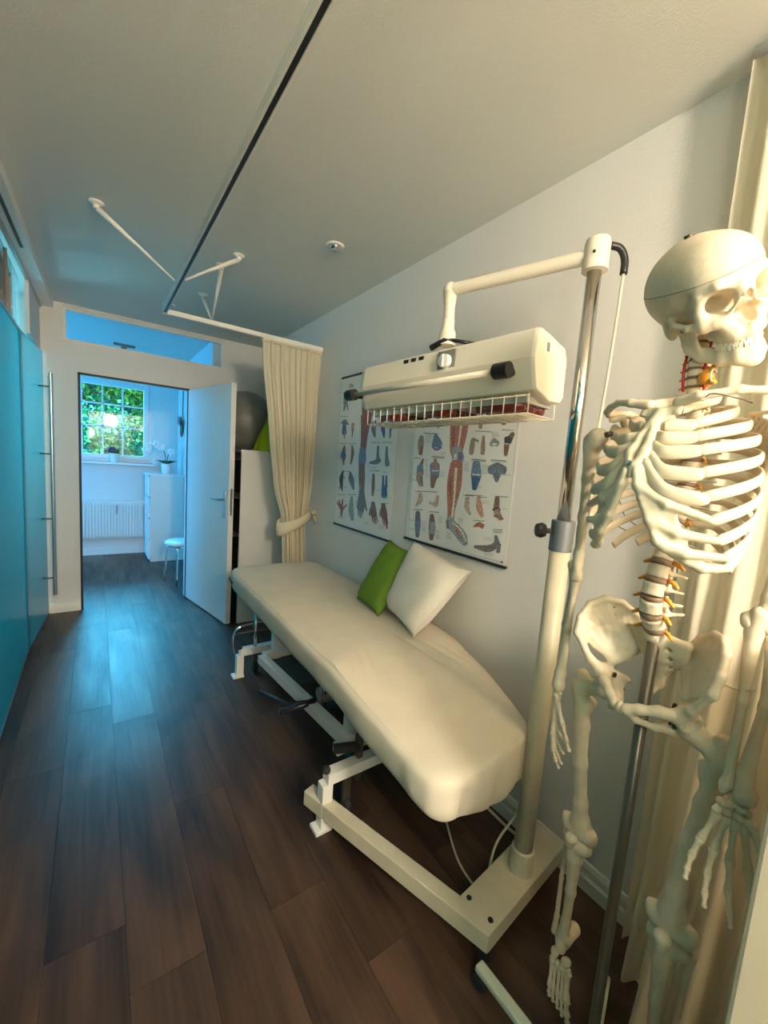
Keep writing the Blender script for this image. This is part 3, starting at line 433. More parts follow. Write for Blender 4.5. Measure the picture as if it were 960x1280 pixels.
PRINT2 = [[[0.42,0.17,0.11],[[[1.476,1.855],[1.469,1.763],[1.455,1.692],[1.446,1.602],[1.437,1.528],[1.425,1.498]],[[1.341,1.835],[1.334,1.75],[1.33,1.681],[1.337,1.592],[1.351,1.525],[1.35,1.504]]]],[[0.72,0.68,0.6],[[[1.385,1.842],[1.382,1.755],[1.383,1.686],[1.386,1.598],[1.388,1.521]],[[1.371,1.84],[1.368,1.753],[1.367,1.684],[1.373,1.596],[1.379,1.52]]]],[[0.3,0.1,0.08],[[[1.461,1.826],[1.443,1.689],[1.432,1.598],[1.421,1.539]],[[1.438,1.823],[1.421,1.688],[1.414,1.597],[1.41,1.539]]]],[[0.32,0.34,0.36],[[[1.42,1.524],[1.419,1.487],[1.406,1.437]],[[1.358,1.529],[1.34,1.489],[1.352,1.436]]]],[[0.72,0.68,0.6],[[[1.404,1.501],[1.403,1.474],[1.393,1.445]],[[1.388,1.5],[1.388,1.475],[1.384,1.446]]]],[[0.2,0.14,0.35],[[[1.377,1.509],[1.377,1.495],[1.373,1.476]],[[1.36,1.512],[1.347,1.495],[1.355,1.475]]]],[[0.42,0.17,0.11],[[[1.425,1.457],[1.435,1.371],[1.428,1.304],[1.417,1.236],[1.414,1.196]],[[1.344,1.454],[1.34,1.37],[1.351,1.305],[1.367,1.239],[1.367,1.2]]]],[[0.72,0.68,0.6],[[[1.393,1.436],[1.389,1.358],[1.386,1.279],[1.39,1.205]],[[1.375,1.436],[1.374,1.358],[1.373,1.28],[1.374,1.206]]]],[[0.3,0.1,0.08],[[[1.419,1.395],[1.424,1.355],[1.408,1.302]],[[1.406,1.395],[1.404,1.356],[1.399,1.304]]]],[[0.32,0.34,0.36],[[[1.419,1.19],[1.412,1.154],[1.364,1.126],[1.331,1.103],[1.299,1.086]],[[1.384,1.203],[1.362,1.189],[1.316,1.166],[1.279,1.137],[1.269,1.103]]]],[[0.42,0.17,0.11],[[[1.365,1.16],[1.336,1.131],[1.312,1.11]],[[1.355,1.166],[1.322,1.14],[1.305,1.115]]]],[[0.72,0.68,0.6],[[[1.382,1.177],[1.336,1.158],[1.296,1.127]],[[1.378,1.182],[1.329,1.164],[1.29,1.131]]]],[[0.16,0.17,0.18],[[[1.421,1.179],[1.414,1.146]],[[1.406,1.183],[1.396,1.151]]]],[[0.72,0.68,0.6],[[[1.299,1.127],[1.29,1.113]],[[1.292,1.13],[1.284,1.116]]]],[[0.72,0.68,0.6],[[[1.288,1.116],[1.279,1.102]],[[1.281,1.119],[1.273,1.105]]]],[[0.34,0.25,0.18],[[[1.673,1.59],[1.683,1.561],[1.671,1.502]],[[1.64,1.586],[1.634,1.558],[1.638,1.502]]]],[[0.3,0.1,0.08],[[[1.658,1.535],[1.662,1.501]],[[1.641,1.534],[1.64,1.5]]]],[[0.16,0.23,0.33],[[[1.55,1.543],[1.527,1.564],[1.564,1.542],[1.509,1.531]],[[1.57,1.548],[1.551,1.603],[1.496,1.562],[1.496,1.54]]]],[[0.2,0.14,0.35],[[[1.568,1.535],[1.531,1.518],[1.494,1.531]],[[1.56,1.542],[1.531,1.53],[1.501,1.54]]]],[[0.22,0.13,0.09],[[[1.635,1.475],[1.659,1.441],[1.674,1.427]],[[1.622,1.473],[1.627,1.435],[1.624,1.419]]]],[[0.16,0.23,0.33],[[[1.673,1.429],[1.674,1.4]],[[1.622,1.432],[1.614,1.403]]]],[[0.34,0.25,0.18],[[[1.668,1.398],[1.674,1.371],[1.642,1.329]],[[1.618,1.391],[1.629,1.373],[1.631,1.331]]]],[[0.22,0.13,0.09],[[[1.639,1.38],[1.626,1.334]],[[1.621,1.382],[1.611,1.336]]]],[[0.42,0.17,0.11],[[[1.544,1.473],[1.547,1.435]],[[1.522,1.474],[1.51,1.437]]]],[[0.16,0.23,0.33],[[[1.571,1.441],[1.561,1.392]],[[1.496,1.444],[1.494,1.397]]]],[[0.72,0.68,0.6],[[[1.553,1.414],[1.503,1.417]],[[1.554,1.421],[1.503,1.423]]]],[[0.22,0.13,0.09],[[[1.56,1.388],[1.553,1.338]],[[1.509,1.386],[1.524,1.338]]]],[[0.5,0.37,0.27],[[[1.643,1.293],[1.645,1.26],[1.664,1.228]],[[1.617,1.295],[1.606,1.256],[1.647,1.222]]]],[[0.5,0.37,0.27],[[[1.502,1.295],[1.518,1.26],[1.547,1.262]],[[1.482,1.293],[1.491,1.241],[1.551,1.25]]]],[[0.16,0.17,0.18],[[[1.656,1.188],[1.654,1.129],[1.641,1.064]],[[1.618,1.193],[1.607,1.136],[1.612,1.069]]]],[[0.16,0.23,0.33],[[[1.655,1.133],[1.641,1.086]],[[1.606,1.14],[1.612,1.091]]]],[[0.22,0.13,0.09],[[[1.54,1.19],[1.542,1.126],[1.53,1.071]],[[1.509,1.194],[1.491,1.133],[1.501,1.075]]]],[[0.32,0.34,0.36],[[[1.537,1.148],[1.534,1.106]],[[1.496,1.154],[1.493,1.112]]]],[[0.34,0.25,0.18],[[[1.67,1.695],[1.659,1.638]],[[1.637,1.692],[1.644,1.637]]]],[[0.34,0.25,0.18],[[[1.55,1.695],[1.54,1.634]],[[1.526,1.694],[1.524,1.633]]]],[[0.34,0.25,0.18],[[[1.285,1.692],[1.269,1.625]],[[1.25,1.69],[1.248,1.624]]]],[[0.06,0.06,0.07],[[[1.178,1.695],[1.174,1.671]],[[1.129,1.696],[1.12,1.673]]]],[[0.22,0.13,0.09],[[[1.171,1.675],[1.144,1.634]],[[1.138,1.682],[1.119,1.641]]]],[[0.34,0.25,0.18],[[[1.26,1.569],[1.3,1.58],[1.311,1.548],[1.31,1.511]],[[1.262,1.56],[1.281,1.561],[1.281,1.544],[1.285,1.509]]]],[[0.34,0.25,0.18],[[[1.242,1.586],[1.245,1.547],[1.244,1.512]],[[1.228,1.585],[1.221,1.546],[1.219,1.511]]]],[[0.25,0.33,0.3],[[[1.181,1.542],[1.168,1.544],[1.159,1.542]],[[1.197,1.556],[1.177,1.578],[1.146,1.562]]]],[[0.72,0.68,0.6],[[[1.181,1.547],[1.159,1.547]],[[1.183,1.555],[1.16,1.555]]]],[[0.22,0.13,0.09],[[[1.09,1.599],[1.117,1.572]],[[1.072,1.589],[1.085,1.556]]]],[[0.06,0.06,0.07],[[[1.122,1.575],[1.119,1.557]],[[1.083,1.569],[1.087,1.553]]]],[[0.22,0.13,0.09],[[[1.12,1.548],[1.115,1.508]],[[1.092,1.545],[1.097,1.506]]]],[[0.72,0.68,0.6],[[[1.117,1.551],[1.089,1.549]],[[1.117,1.556],[1.089,1.553]]]],[[0.16,0.23,0.33],[[[1.283,1.466],[1.287,1.411],[1.28,1.393]],[[1.239,1.467],[1.225,1.413],[1.231,1.393]]]],[[0.08,0.12,0.25],[[[1.282,1.397],[1.272,1.353]],[[1.23,1.395],[1.245,1.352]]]],[[0.72,0.68,0.6],[[[1.279,1.413],[1.23,1.413]],[[1.279,1.42],[1.23,1.419]]]],[[0.16,0.17,0.18],[[[1.176,1.423],[1.139,1.422],[1.104,1.427]],[[1.189,1.457],[1.146,1.474],[1.101,1.461]]]],[[0.16,0.17,0.18],[[[1.168,1.43],[1.148,1.395]],[[1.117,1.431],[1.13,1.396]]]],[[0.16,0.23,0.33],[[[1.171,1.427],[1.159,1.424]],[[1.164,1.449],[1.153,1.447]]]],[[0.16,0.23,0.33],[[[1.129,1.425],[1.115,1.426]],[[1.132,1.449],[1.118,1.449]]]],[[0.5,0.37,0.27],[[[1.308,1.304],[1.307,1.26],[1.277,1.232]],[[1.282,1.306],[1.279,1.267],[1.264,1.238]]]],[[0.55,0.3,0.2],[[[1.24,1.313],[1.237,1.268],[1.208,1.232]],[[1.218,1.317],[1.203,1.278],[1.19,1.239]]]],[[0.22,0.13,0.09],[[[1.139,1.323],[1.141,1.278]],[[1.114,1.324],[1.109,1.28]]]],[[0.06,0.06,0.07],[[[1.139,1.267],[1.124,1.272],[1.107,1.271]],[[1.145,1.275],[1.125,1.286],[1.104,1.28]]]],[[0.34,0.25,0.18],[[[1.136,1.26],[1.107,1.233]],[[1.11,1.276],[1.087,1.245]]]],[[0.22,0.13,0.09],[[[1.134,1.243],[1.088,1.236]],[[1.129,1.254],[1.085,1.245]]]],[[0.42,0.17,0.11],[[[1.238,1.179],[1.212,1.186],[1.194,1.18]],[[1.243,1.186],[1.215,1.207],[1.184,1.202]]]],[[0.16,0.17,0.18],[[[1.121,1.16],[1.121,1.133],[1.154,1.115],[1.224,1.1]],[[1.105,1.164],[1.089,1.123],[1.146,1.085],[1.225,1.088]]]],[[0.16,0.17,0.18],[[[1.095,1.131],[1.104,1.097]],[[1.081,1.131],[1.083,1.098]]]],[[0.22,0.13,0.09],[[[1.18,1.092],[1.113,1.111]],[[1.182,1.102],[1.116,1.123]]]],[[0.16,0.17,0.18],[[[1.642,1.607],[1.526,1.6]],[[1.642,1.611],[1.526,1.604]]]],[[0.16,0.17,0.18],[[[1.705,1.477],[1.648,1.477]],[[1.705,1.481],[1.648,1.48]]]],[[0.16,0.17,0.18],[[[1.558,1.488],[1.467,1.487]],[[1.558,1.492],[1.468,1.49]]]],[[0.16,0.17,0.18],[[[1.648,1.304],[1.494,1.312]],[[1.648,1.307],[1.495,1.316]]]],[[0.16,0.17,0.18],[[[1.676,1.202],[1.597,1.209]],[[1.676,1.206],[1.597,1.213]]]],[[0.16,0.17,0.18],[[[1.548,1.207],[1.472,1.214]],[[1.548,1.21],[1.472,1.218]]]],[[0.16,0.17,0.18],[[[1.287,1.609],[1.192,1.602]],[[1.288,1.612],[1.193,1.605]]]],[[0.16,0.17,0.18],[[[1.139,1.61],[1.076,1.606]],[[1.139,1.613],[1.076,1.608]]]],[[0.16,0.17,0.18],[[[1.292,1.481],[1.207,1.48]],[[1.292,1.485],[1.207,1.483]]]],[[0.16,0.17,0.18],[[[1.181,1.483],[1.099,1.481]],[[1.181,1.486],[1.099,1.484]]]],[[0.16,0.17,0.18],[[[1.309,1.318],[1.206,1.324]],[[1.309,1.321],[1.207,1.327]]]],[[0.16,0.17,0.18],[[[1.138,1.329],[1.071,1.333]],[[1.139,1.332],[1.071,1.336]]]],[[0.16,0.17,0.18],[[[1.248,1.208],[1.182,1.215]],[[1.248,1.211],[1.182,1.218]]]],[[0.16,0.17,0.18],[[[1.321,1.314],[1.258,1.318]],[[1.321,1.317],[1.258,1.321]]]],[[0.16,0.17,0.18],[[[1.237,1.316],[1.182,1.319]],[[1.238,1.319],[1.183,1.322]]]],[[0.16,0.17,0.18],[[[1.674,1.3],[1.637,1.302]],[[1.674,1.303],[1.637,1.305]]]],[[0.16,0.17,0.18],[[[1.291,1.476],[1.206,1.475]],[[1.291,1.478],[1.207,1.478]]]],[[0.16,0.17,0.18],[[[1.18,1.477],[1.098,1.477]],[[1.18,1.479],[1.098,1.479]]]],[[0.16,0.17,0.18],[[[1.557,1.482],[1.467,1.481]],[[1.557,1.485],[1.467,1.484]]]],[[0.16,0.17,0.18],[[[1.131,1.188],[1.081,1.193]],[[1.131,1.19],[1.081,1.196]]]],[[0.16,0.17,0.18],[[[1.13,1.181],[1.08,1.187]],[[1.13,1.183],[1.08,1.189]]]],[[0.16,0.17,0.18],[[[1.13,1.175],[1.079,1.181]],[[1.13,1.177],[1.079,1.183]]]],[[0.35,0.35,0.35],[[[1.625,1.597],[1.579,1.594]],[[1.625,1.599],[1.579,1.596]]]],[[0.35,0.35,0.35],[[[1.624,1.591],[1.577,1.588]],[[1.624,1.592],[1.577,1.59]]]],[[0.35,0.35,0.35],[[[1.623,1.585],[1.58,1.582]],[[1.623,1.586],[1.58,1.584]]]],[[0.35,0.35,0.35],[[[1.622,1.578],[1.576,1.576]],[[1.622,1.58],[1.576,1.577]]]],[[0.35,0.35,0.35],[[[1.621,1.572],[1.574,1.57]],[[1.621,1.573],[1.574,1.571]]]],[[0.35,0.35,0.35],[[[1.621,1.566],[1.578,1.563]],[[1.621,1.567],[1.578,1.565]]]],[[0.35,0.35,0.35],[[[1.62,1.559],[1.583,1.557]],[[1.62,1.561],[1.583,1.559]]]],[[0.35,0.35,0.35],[[[1.192,1.602],[1.155,1.599]],[[1.192,1.603],[1.155,1.6]]]],[[0.35,0.35,0.35],[[[1.192,1.596],[1.154,1.594]],[[1.192,1.598],[1.154,1.595]]]],[[0.35,0.35,0.35],[[[1.191,1.591],[1.148,1.588]],[[1.191,1.592],[1.148,1.59]]]],[[0.35,0.35,0.35],[[[1.19,1.586],[1.15,1.583]],[[1.19,1.587],[1.151,1.585]]]],[[0.35,0.35,0.35],[[[1.49,1.511],[1.459,1.51]],[[1.49,1.513],[1.459,1.511]]]],[[0.35,0.35,0.35],[[[1.489,1.505],[1.457,1.504]],[[1.489,1.507],[1.457,1.505]]]],[[0.35,0.35,0.35],[[[1.488,1.499],[1.456,1.498]],[[1.488,1.501],[1.456,1.499]]]],[[0.35,0.35,0.35],[[[1.337,1.47],[1.305,1.469]],[[1.337,1.471],[1.305,1.47]]]],[[0.35,0.35,0.35],[[[1.336,1.464],[1.311,1.463]],[[1.336,1.465],[1.311,1.464]]]],[[0.35,0.35,0.35],[[[1.335,1.458],[1.309,1.457]],[[1.335,1.46],[1.309,1.459]]]],[[0.35,0.35,0.35],[[[1.335,1.453],[1.309,1.452]],[[1.335,1.454],[1.309,1.453]]]],[[0.35,0.35,0.35],[[[1.334,1.447],[1.308,1.446]],[[1.334,1.448],[1.308,1.448]]]],[[0.35,0.35,0.35],[[[1.333,1.441],[1.301,1.441]],[[1.333,1.443],[1.301,1.442]]]],[[0.35,0.35,0.35],[[[1.332,1.435],[1.301,1.435]],[[1.332,1.437],[1.301,1.437]]]],[[0.35,0.35,0.35],[[[1.332,1.43],[1.304,1.429]],[[1.332,1.431],[1.304,1.431]]]],[[0.35,0.35,0.35],[[[1.228,1.461],[1.196,1.461]],[[1.228,1.463],[1.196,1.462]]]],[[0.35,0.35,0.35],[[[1.227,1.456],[1.196,1.455]],[[1.227,1.457],[1.196,1.457]]]],[[0.35,0.35,0.35],[[[1.227,1.45],[1.196,1.45]],[[1.227,1.452],[1.196,1.451]]]],[[0.35,0.35,0.35],[[[1.226,1.445],[1.188,1.445]],[[1.226,1.446],[1.188,1.446]]]],[[0.35,0.35,0.35],[[[1.225,1.44],[1.192,1.44]],[[1.225,1.441],[1.192,1.441]]]],[[0.35,0.35,0.35],[[[1.225,1.434],[1.192,1.434]],[[1.225,1.436],[1.192,1.435]]]],[[0.35,0.35,0.35],[[[1.224,1.429],[1.19,1.429]],[[1.224,1.43],[1.19,1.43]]]],[[0.35,0.35,0.35],[[[1.223,1.423],[1.186,1.424]],[[1.223,1.425],[1.186,1.425]]]],[[0.35,0.35,0.35],[[[1.474,1.192],[1.445,1.194]],[[1.474,1.193],[1.445,1.195]]]],[[0.35,0.35,0.35],[[[1.473,1.186],[1.44,1.188]],[[1.473,1.187],[1.44,1.19]]]],[[0.35,0.35,0.35],[[[1.472,1.179],[1.449,1.181]],[[1.472,1.181],[1.449,1.182]]]],[[0.35,0.35,0.35],[[[1.472,1.173],[1.447,1.175]],[[1.472,1.175],[1.447,1.176]]]],[[0.35,0.35,0.35],[[[1.471,1.167],[1.443,1.17]],[[1.471,1.169],[1.443,1.171]]]],[[0.35,0.35,0.35],[[[1.609,1.474],[1.586,1.473]],[[1.609,1.476],[1.586,1.474]]]],[[0.35,0.35,0.35],[[[1.608,1.468],[1.593,1.466]],[[1.608,1.469],[1.593,1.468]]]],[[0.35,0.35,0.35],[[[1.607,1.461],[1.588,1.46]],[[1.607,1.463],[1.588,1.461]]]],[[0.35,0.35,0.35],[[[1.607,1.455],[1.591,1.453]],[[1.606,1.457],[1.591,1.455]]]],[[0.35,0.35,0.35],[[[1.606,1.449],[1.59,1.447]],[[1.606,1.45],[1.589,1.449]]]],[[0.35,0.35,0.35],[[[1.605,1.442],[1.585,1.441]],[[1.605,1.444],[1.584,1.443]]]],[[0.35,0.35,0.35],[[[1.604,1.436],[1.583,1.435]],[[1.604,1.437],[1.582,1.436]]]],[[0.35,0.35,0.35],[[[1.603,1.43],[1.584,1.428]],[[1.603,1.431],[1.584,1.43]]]],[[0.35,0.35,0.35],[[[1.603,1.423],[1.581,1.422]],[[1.602,1.425],[1.581,1.424]]]],[[0.35,0.35,0.35],[[[1.602,1.417],[1.577,1.416]],[[1.602,1.418],[1.577,1.418]]]],[[0.35,0.35,0.35],[[[1.601,1.411],[1.578,1.41]],[[1.601,1.412],[1.578,1.411]]]],[[0.35,0.35,0.35],[[[1.6,1.404],[1.584,1.403]],[[1.6,1.406],[1.583,1.405]]]],[[0.35,0.35,0.35],[[[1.599,1.398],[1.573,1.397]],[[1.599,1.399],[1.573,1.399]]]],[[0.35,0.35,0.35],[[[1.598,1.391],[1.572,1.391]],[[1.598,1.393],[1.572,1.393]]]],[[0.35,0.35,0.35],[[[1.598,1.385],[1.579,1.384]],[[1.598,1.387],[1.579,1.386]]]],[[0.35,0.35,0.35],[[[1.732,1.463],[1.713,1.461]],[[1.732,1.464],[1.712,1.463]]]],[[0.35,0.35,0.35],[[[1.732,1.456],[1.715,1.455]],[[1.731,1.458],[1.715,1.456]]]],[[0.35,0.35,0.35],[[[1.731,1.45],[1.714,1.448]],[[1.73,1.451],[1.713,1.45]]]],[[0.35,0.35,0.35],[[[1.73,1.443],[1.711,1.441]],[[1.73,1.445],[1.711,1.443]]]],[[0.35,0.35,0.35],[[[1.729,1.436],[1.72,1.434]],[[1.729,1.438],[1.719,1.436]]]],[[0.35,0.35,0.35],[[[1.728,1.43],[1.707,1.428]],[[1.728,1.431],[1.707,1.43]]]],[[0.35,0.35,0.35],[[[1.727,1.423],[1.71,1.422]],[[1.727,1.425],[1.709,1.423]]]],[[0.35,0.35,0.35],[[[1.727,1.416],[1.706,1.415]],[[1.726,1.418],[1.705,1.417]]]],[[0.35,0.35,0.35],[[[1.726,1.41],[1.711,1.408]],[[1.725,1.411],[1.711,1.41]]]],[[0.35,0.35,0.35],[[[1.725,1.403],[1.705,1.402]],[[1.725,1.405],[1.705,1.403]]]],[[0.35,0.35,0.35],[[[1.724,1.396],[1.705,1.395]],[[1.724,1.398],[1.705,1.397]]]],[[0.35,0.35,0.35],[[[1.723,1.39],[1.71,1.388]],[[1.723,1.391],[1.71,1.39]]]],[[0.35,0.35,0.35],[[[1.722,1.383],[1.703,1.382]],[[1.722,1.385],[1.703,1.384]]]],[[0.35,0.35,0.35],[[[1.722,1.376],[1.706,1.375]],[[1.721,1.378],[1.705,1.377]]]],[[0.35,0.35,0.35],[[[1.721,1.37],[1.71,1.368]],[[1.72,1.371],[1.709,1.37]]]],[[0.35,0.35,0.35],[[[1.72,1.363],[1.698,1.362]],[[1.72,1.365],[1.697,1.364]]]],[[0.35,0.35,0.35],[[[1.719,1.356],[1.696,1.356]],[[1.719,1.358],[1.696,1.357]]]],[[0.35,0.35,0.35],[[[1.718,1.35],[1.698,1.349]],[[1.718,1.351],[1.697,1.351]]]],[[0.35,0.35,0.35],[[[1.207,1.302],[1.168,1.304]],[[1.207,1.303],[1.168,1.306]]]],[[0.35,0.35,0.35],[[[1.207,1.296],[1.166,1.299]],[[1.207,1.297],[1.166,1.3]]]],[[0.35,0.35,0.35],[[[1.206,1.291],[1.162,1.294]],[[1.206,1.292],[1.162,1.295]]]],[[0.35,0.35,0.35],[[[1.179,1.143],[1.129,1.151]],[[1.179,1.144],[1.129,1.152]]]],[[0.35,0.35,0.35],[[[1.178,1.138],[1.127,1.146]],[[1.178,1.139],[1.127,1.147]]]],[[0.35,0.35,0.35],[[[1.178,1.132],[1.129,1.14]],[[1.178,1.133],[1.129,1.141]]]],[[0.35,0.35,0.35],[[[1.162,1.075],[1.111,1.085]],[[1.163,1.077],[1.111,1.086]]]],[[0.35,0.35,0.35],[[[1.162,1.07],[1.116,1.079]],[[1.162,1.071],[1.116,1.08]]]],[[0.35,0.35,0.35],[[[1.161,1.065],[1.117,1.073]],[[1.161,1.066],[1.117,1.074]]]],[[0.35,0.35,0.35],[[[1.407,1.127],[1.38,1.13]],[[1.407,1.129],[1.38,1.131]]]],[[0.35,0.35,0.35],[[[1.406,1.121],[1.377,1.124]],[[1.406,1.123],[1.377,1.126]]]],[[0.35,0.35,0.35],[[[1.405,1.115],[1.379,1.118]],[[1.405,1.117],[1.379,1.119]]]],[[0.35,0.35,0.35],[[[1.405,1.109],[1.368,1.114]],[[1.405,1.111],[1.368,1.115]]]],[[0.35,0.35,0.35],[[[1.404,1.103],[1.37,1.107]],[[1.404,1.105],[1.37,1.109]]]],[[0.35,0.35,0.35],[[[1.403,1.097],[1.377,1.1]],[[1.403,1.099],[1.377,1.102]]]],[[0.35,0.35,0.35],[[[1.485,1.12],[1.459,1.123]],[[1.485,1.122],[1.459,1.124]]]],[[0.35,0.35,0.35],[[[1.484,1.114],[1.454,1.117]],[[1.484,1.115],[1.454,1.119]]]],[[0.35,0.35,0.35],[[[1.484,1.108],[1.46,1.11]],[[1.483,1.109],[1.46,1.111]]]],[[0.35,0.35,0.35],[[[1.483,1.102],[1.455,1.105]],[[1.483,1.103],[1.455,1.106]]]],[[0.35,0.35,0.35],[[[1.482,1.095],[1.457,1.098]],[[1.482,1.097],[1.457,1.1]]]],[[0.35,0.35,0.35],[[[1.481,1.089],[1.45,1.093]],[[1.481,1.091],[1.45,1.095]]]],[[0.35,0.35,0.35],[[[1.48,1.083],[1.448,1.087]],[[1.48,1.085],[1.448,1.089]]]],[[0.35,0.35,0.35],[[[1.338,1.205],[1.308,1.208]],[[1.338,1.207],[1.308,1.209]]]],[[0.35,0.35,0.35],[[[1.337,1.199],[1.304,1.202]],[[1.337,1.201],[1.304,1.204]]]],[[0.35,0.35,0.35],[[[1.337,1.194],[1.306,1.196]],[[1.337,1.195],[1.306,1.198]]]],[[0.35,0.35,0.35],[[[1.336,1.188],[1.311,1.19]],[[1.336,1.189],[1.311,1.191]]]],[[0.35,0.35,0.35],[[[1.335,1.182],[1.304,1.185]],[[1.335,1.183],[1.304,1.186]]]],[[0.35,0.35,0.35],[[[1.601,1.151],[1.558,1.156]],[[1.601,1.153],[1.558,1.157]]]],[[0.35,0.35,0.35],[[[1.6,1.145],[1.557,1.149]],[[1.6,1.146],[1.557,1.151]]]],[[0.35,0.35,0.35],[[[1.599,1.138],[1.558,1.143]],[[1.599,1.14],[1.558,1.144]]]],[[0.35,0.35,0.35],[[[1.598,1.132],[1.565,1.135]],[[1.598,1.133],[1.565,1.137]]]],[[0.35,0.35,0.35],[[[1.598,1.125],[1.559,1.13]],[[1.598,1.127],[1.559,1.131]]]],[[0.35,0.35,0.35],[[[1.597,1.119],[1.557,1.123]],[[1.597,1.12],[1.557,1.125]]]],[[0.35,0.35,0.35],[[[1.596,1.112],[1.554,1.117]],[[1.596,1.114],[1.554,1.119]]]],[[0.35,0.35,0.35],[[[1.595,1.106],[1.565,1.109]],[[1.595,1.108],[1.564,1.111]]]],[[0.35,0.35,0.35],[[[1.594,1.1],[1.557,1.104]],[[1.594,1.101],[1.557,1.106]]]],[[0.35,0.35,0.35],[[[1.248,1.368],[1.218,1.369]],[[1.248,1.37],[1.218,1.37]]]],[[0.35,0.35,0.35],[[[1.247,1.363],[1.216,1.364]],[[1.247,1.364],[1.216,1.365]]]],[[0.35,0.35,0.35],[[[1.247,1.357],[1.215,1.358]],[[1.247,1.359],[1.215,1.36]]]],[[0.35,0.35,0.35],[[[1.488,1.417],[1.451,1.417]],[[1.488,1.418],[1.451,1.418]]]],[[0.35,0.35,0.35],[[[1.487,1.411],[1.456,1.41]],[[1.487,1.412],[1.456,1.412]]]],[[0.35,0.35,0.35],[[[1.486,1.405],[1.449,1.405]],[[1.486,1.406],[1.449,1.406]]]],[[0.35,0.35,0.35],[[[1.485,1.399],[1.447,1.399]],[[1.485,1.4],[1.447,1.4]]]],[[0.35,0.35,0.35],[[[1.485,1.392],[1.451,1.393]],[[1.485,1.394],[1.451,1.394]]]],[[0.35,0.35,0.35],[[[1.223,1.664],[1.187,1.661]],[[1.223,1.666],[1.187,1.662]]]],[[0.35,0.35,0.35],[[[1.223,1.659],[1.193,1.656]],[[1.223,1.66],[1.193,1.657]]]],[[0.35,0.35,0.35],[[[1.72,1.676],[1.701,1.033]],[[1.716,1.676],[1.698,1.034]]]],[[0.35,0.35,0.35],[[[1.063,1.679],[1.054,1.059]],[[1.061,1.678],[1.052,1.059]]]],[[0.35,0.35,0.35],[[[1.7,1.032],[1.053,1.058]],[[1.699,1.035],[1.052,1.06]]]],[[0.35,0.35,0.35],[[[1.699,1.098],[1.651,1.098]],[[1.698,1.1],[1.651,1.1]]]],[[0.35,0.35,0.35],[[[1.104,1.423],[1.065,1.424]],[[1.104,1.425],[1.066,1.426]]]],[[0.35,0.35,0.35],[[[1.702,1.36],[1.667,1.359]],[[1.702,1.363],[1.667,1.361]]]],[[0.35,0.35,0.35],[[[1.099,1.282],[1.064,1.283]],[[1.099,1.283],[1.064,1.285]]]],[[0.35,0.35,0.35],[[[1.71,1.141],[1.645,1.144]],[[1.71,1.144],[1.645,1.146]]]],[[0.06,0.06,0.07],[[[1.071,1.063],[1.07,1.055]],[[1.063,1.065],[1.061,1.057]]]]]
# ---------------------------------------------------------------- ceiling fittings
rail = thing('curtain_rail', (0.342, 2.905, 2.24), 'white L-shaped curtain rail hung under the ceiling on slanting struts', 'curtain rail')
def rail_run(name, a, b):
    ax = 0 if a[0] != b[0] else 1
    m = MB()
    lo, hi = 2.240, 2.268
    if ax == 1:
        m.box(a[0]-0.013, a[0]+0.013, a[1], b[1], lo+0.006, hi); m.box(a[0]-0.013, a[0]-0.006, a[1], b[1], lo, lo+0.006); m.box(a[0]+0.007, a[0]+0.013, a[1], b[1], lo, lo+0.006)
    else:
        m.box(a[0], b[0], a[1]-0.013, a[1]+0.013, lo+0.006, hi); m.box(a[0], b[0], a[1]-0.013, a[1]-0.006, lo, lo+0.006); m.box(a[0], b[0], a[1]+0.006, a[1]+0.013, lo, lo+0.006)
    o = m.build(name, 'trim', rail)
    if ax == 1: MB().box(a[0]-0.006, a[0]+0.007, a[1], b[1]-0.01, lo+0.0035, lo+0.0065).build('slot', 'black', o)
    else: MB().box(a[0]+0.03, b[0], a[1]-0.006, a[1]+0.006, lo+0.0035, lo+0.0065).build('slot', 'dark', o)
rail_run('rail', (0.342, -1.2), (0.342, 2.918))
rail_run('rail', (0.329, 2.905), (1.398, 2.905))
def strut(c, e):
    c = Vector(c); e = Vector(e); d = (e-c).normalized()
    s = MB().tube([c+d*0.005+Vector((0, 0, -0.022)), c+d*0.10+Vector((0, 0, -0.016)), c+d*0.20+Vector((0, 0, -0.008)), e], [0.0125, 0.0115, 0.0075, 0.0055], 10).build('strut', 'trim', rail, smooth=True)
    MB().lathe([(0.030, 0), (0.030, -0.006), (0.012, -0.014), (0.012, -0.028), (0.0, -0.030)][::-1], c, 16).build('ceiling_plate', 'trim', s, smooth=False)
strut((0.010, 2.40, CZ-0.001), (0.340, 2.42, 2.268)); strut((0.645, 2.43, CZ-0.001), (0.344, 2.42, 2.268))
strut((0.600, 2.62, CZ-0.001), (0.615, 2.90, 2.268)); strut((0.610, 3.18, CZ-0.001), (0.615, 2.91, 2.268))
def downlight(x, y, label):
    t = thing('recessed_downlight', (x, y, CZ), label, 'ceiling light', 'recessed ceiling spots')
    MB().lathe([(0.030, 0.0), (0.046, 0.0), (0.046, -0.006), (0.033, -0.010), (0.030, -0.006)], (x, y, CZ-0.0005), 24).build('ring', 'trim', t, smooth=True)
    MB().lathe([(0.0, -0.004), (0.028, -0.004), (0.030, -0.012), (0.020, -0.020), (0.0, -0.022)][::-1], (x, y, CZ), 20).build('bulb', 'chrome', t, smooth=True)
downlight(0.992, 1.975, 'small round ceiling spot on bare ceiling between the long rail and the right wall')
downlight(0.455, 3.60, 'small ceiling spot just past the corner of the curtain rail')

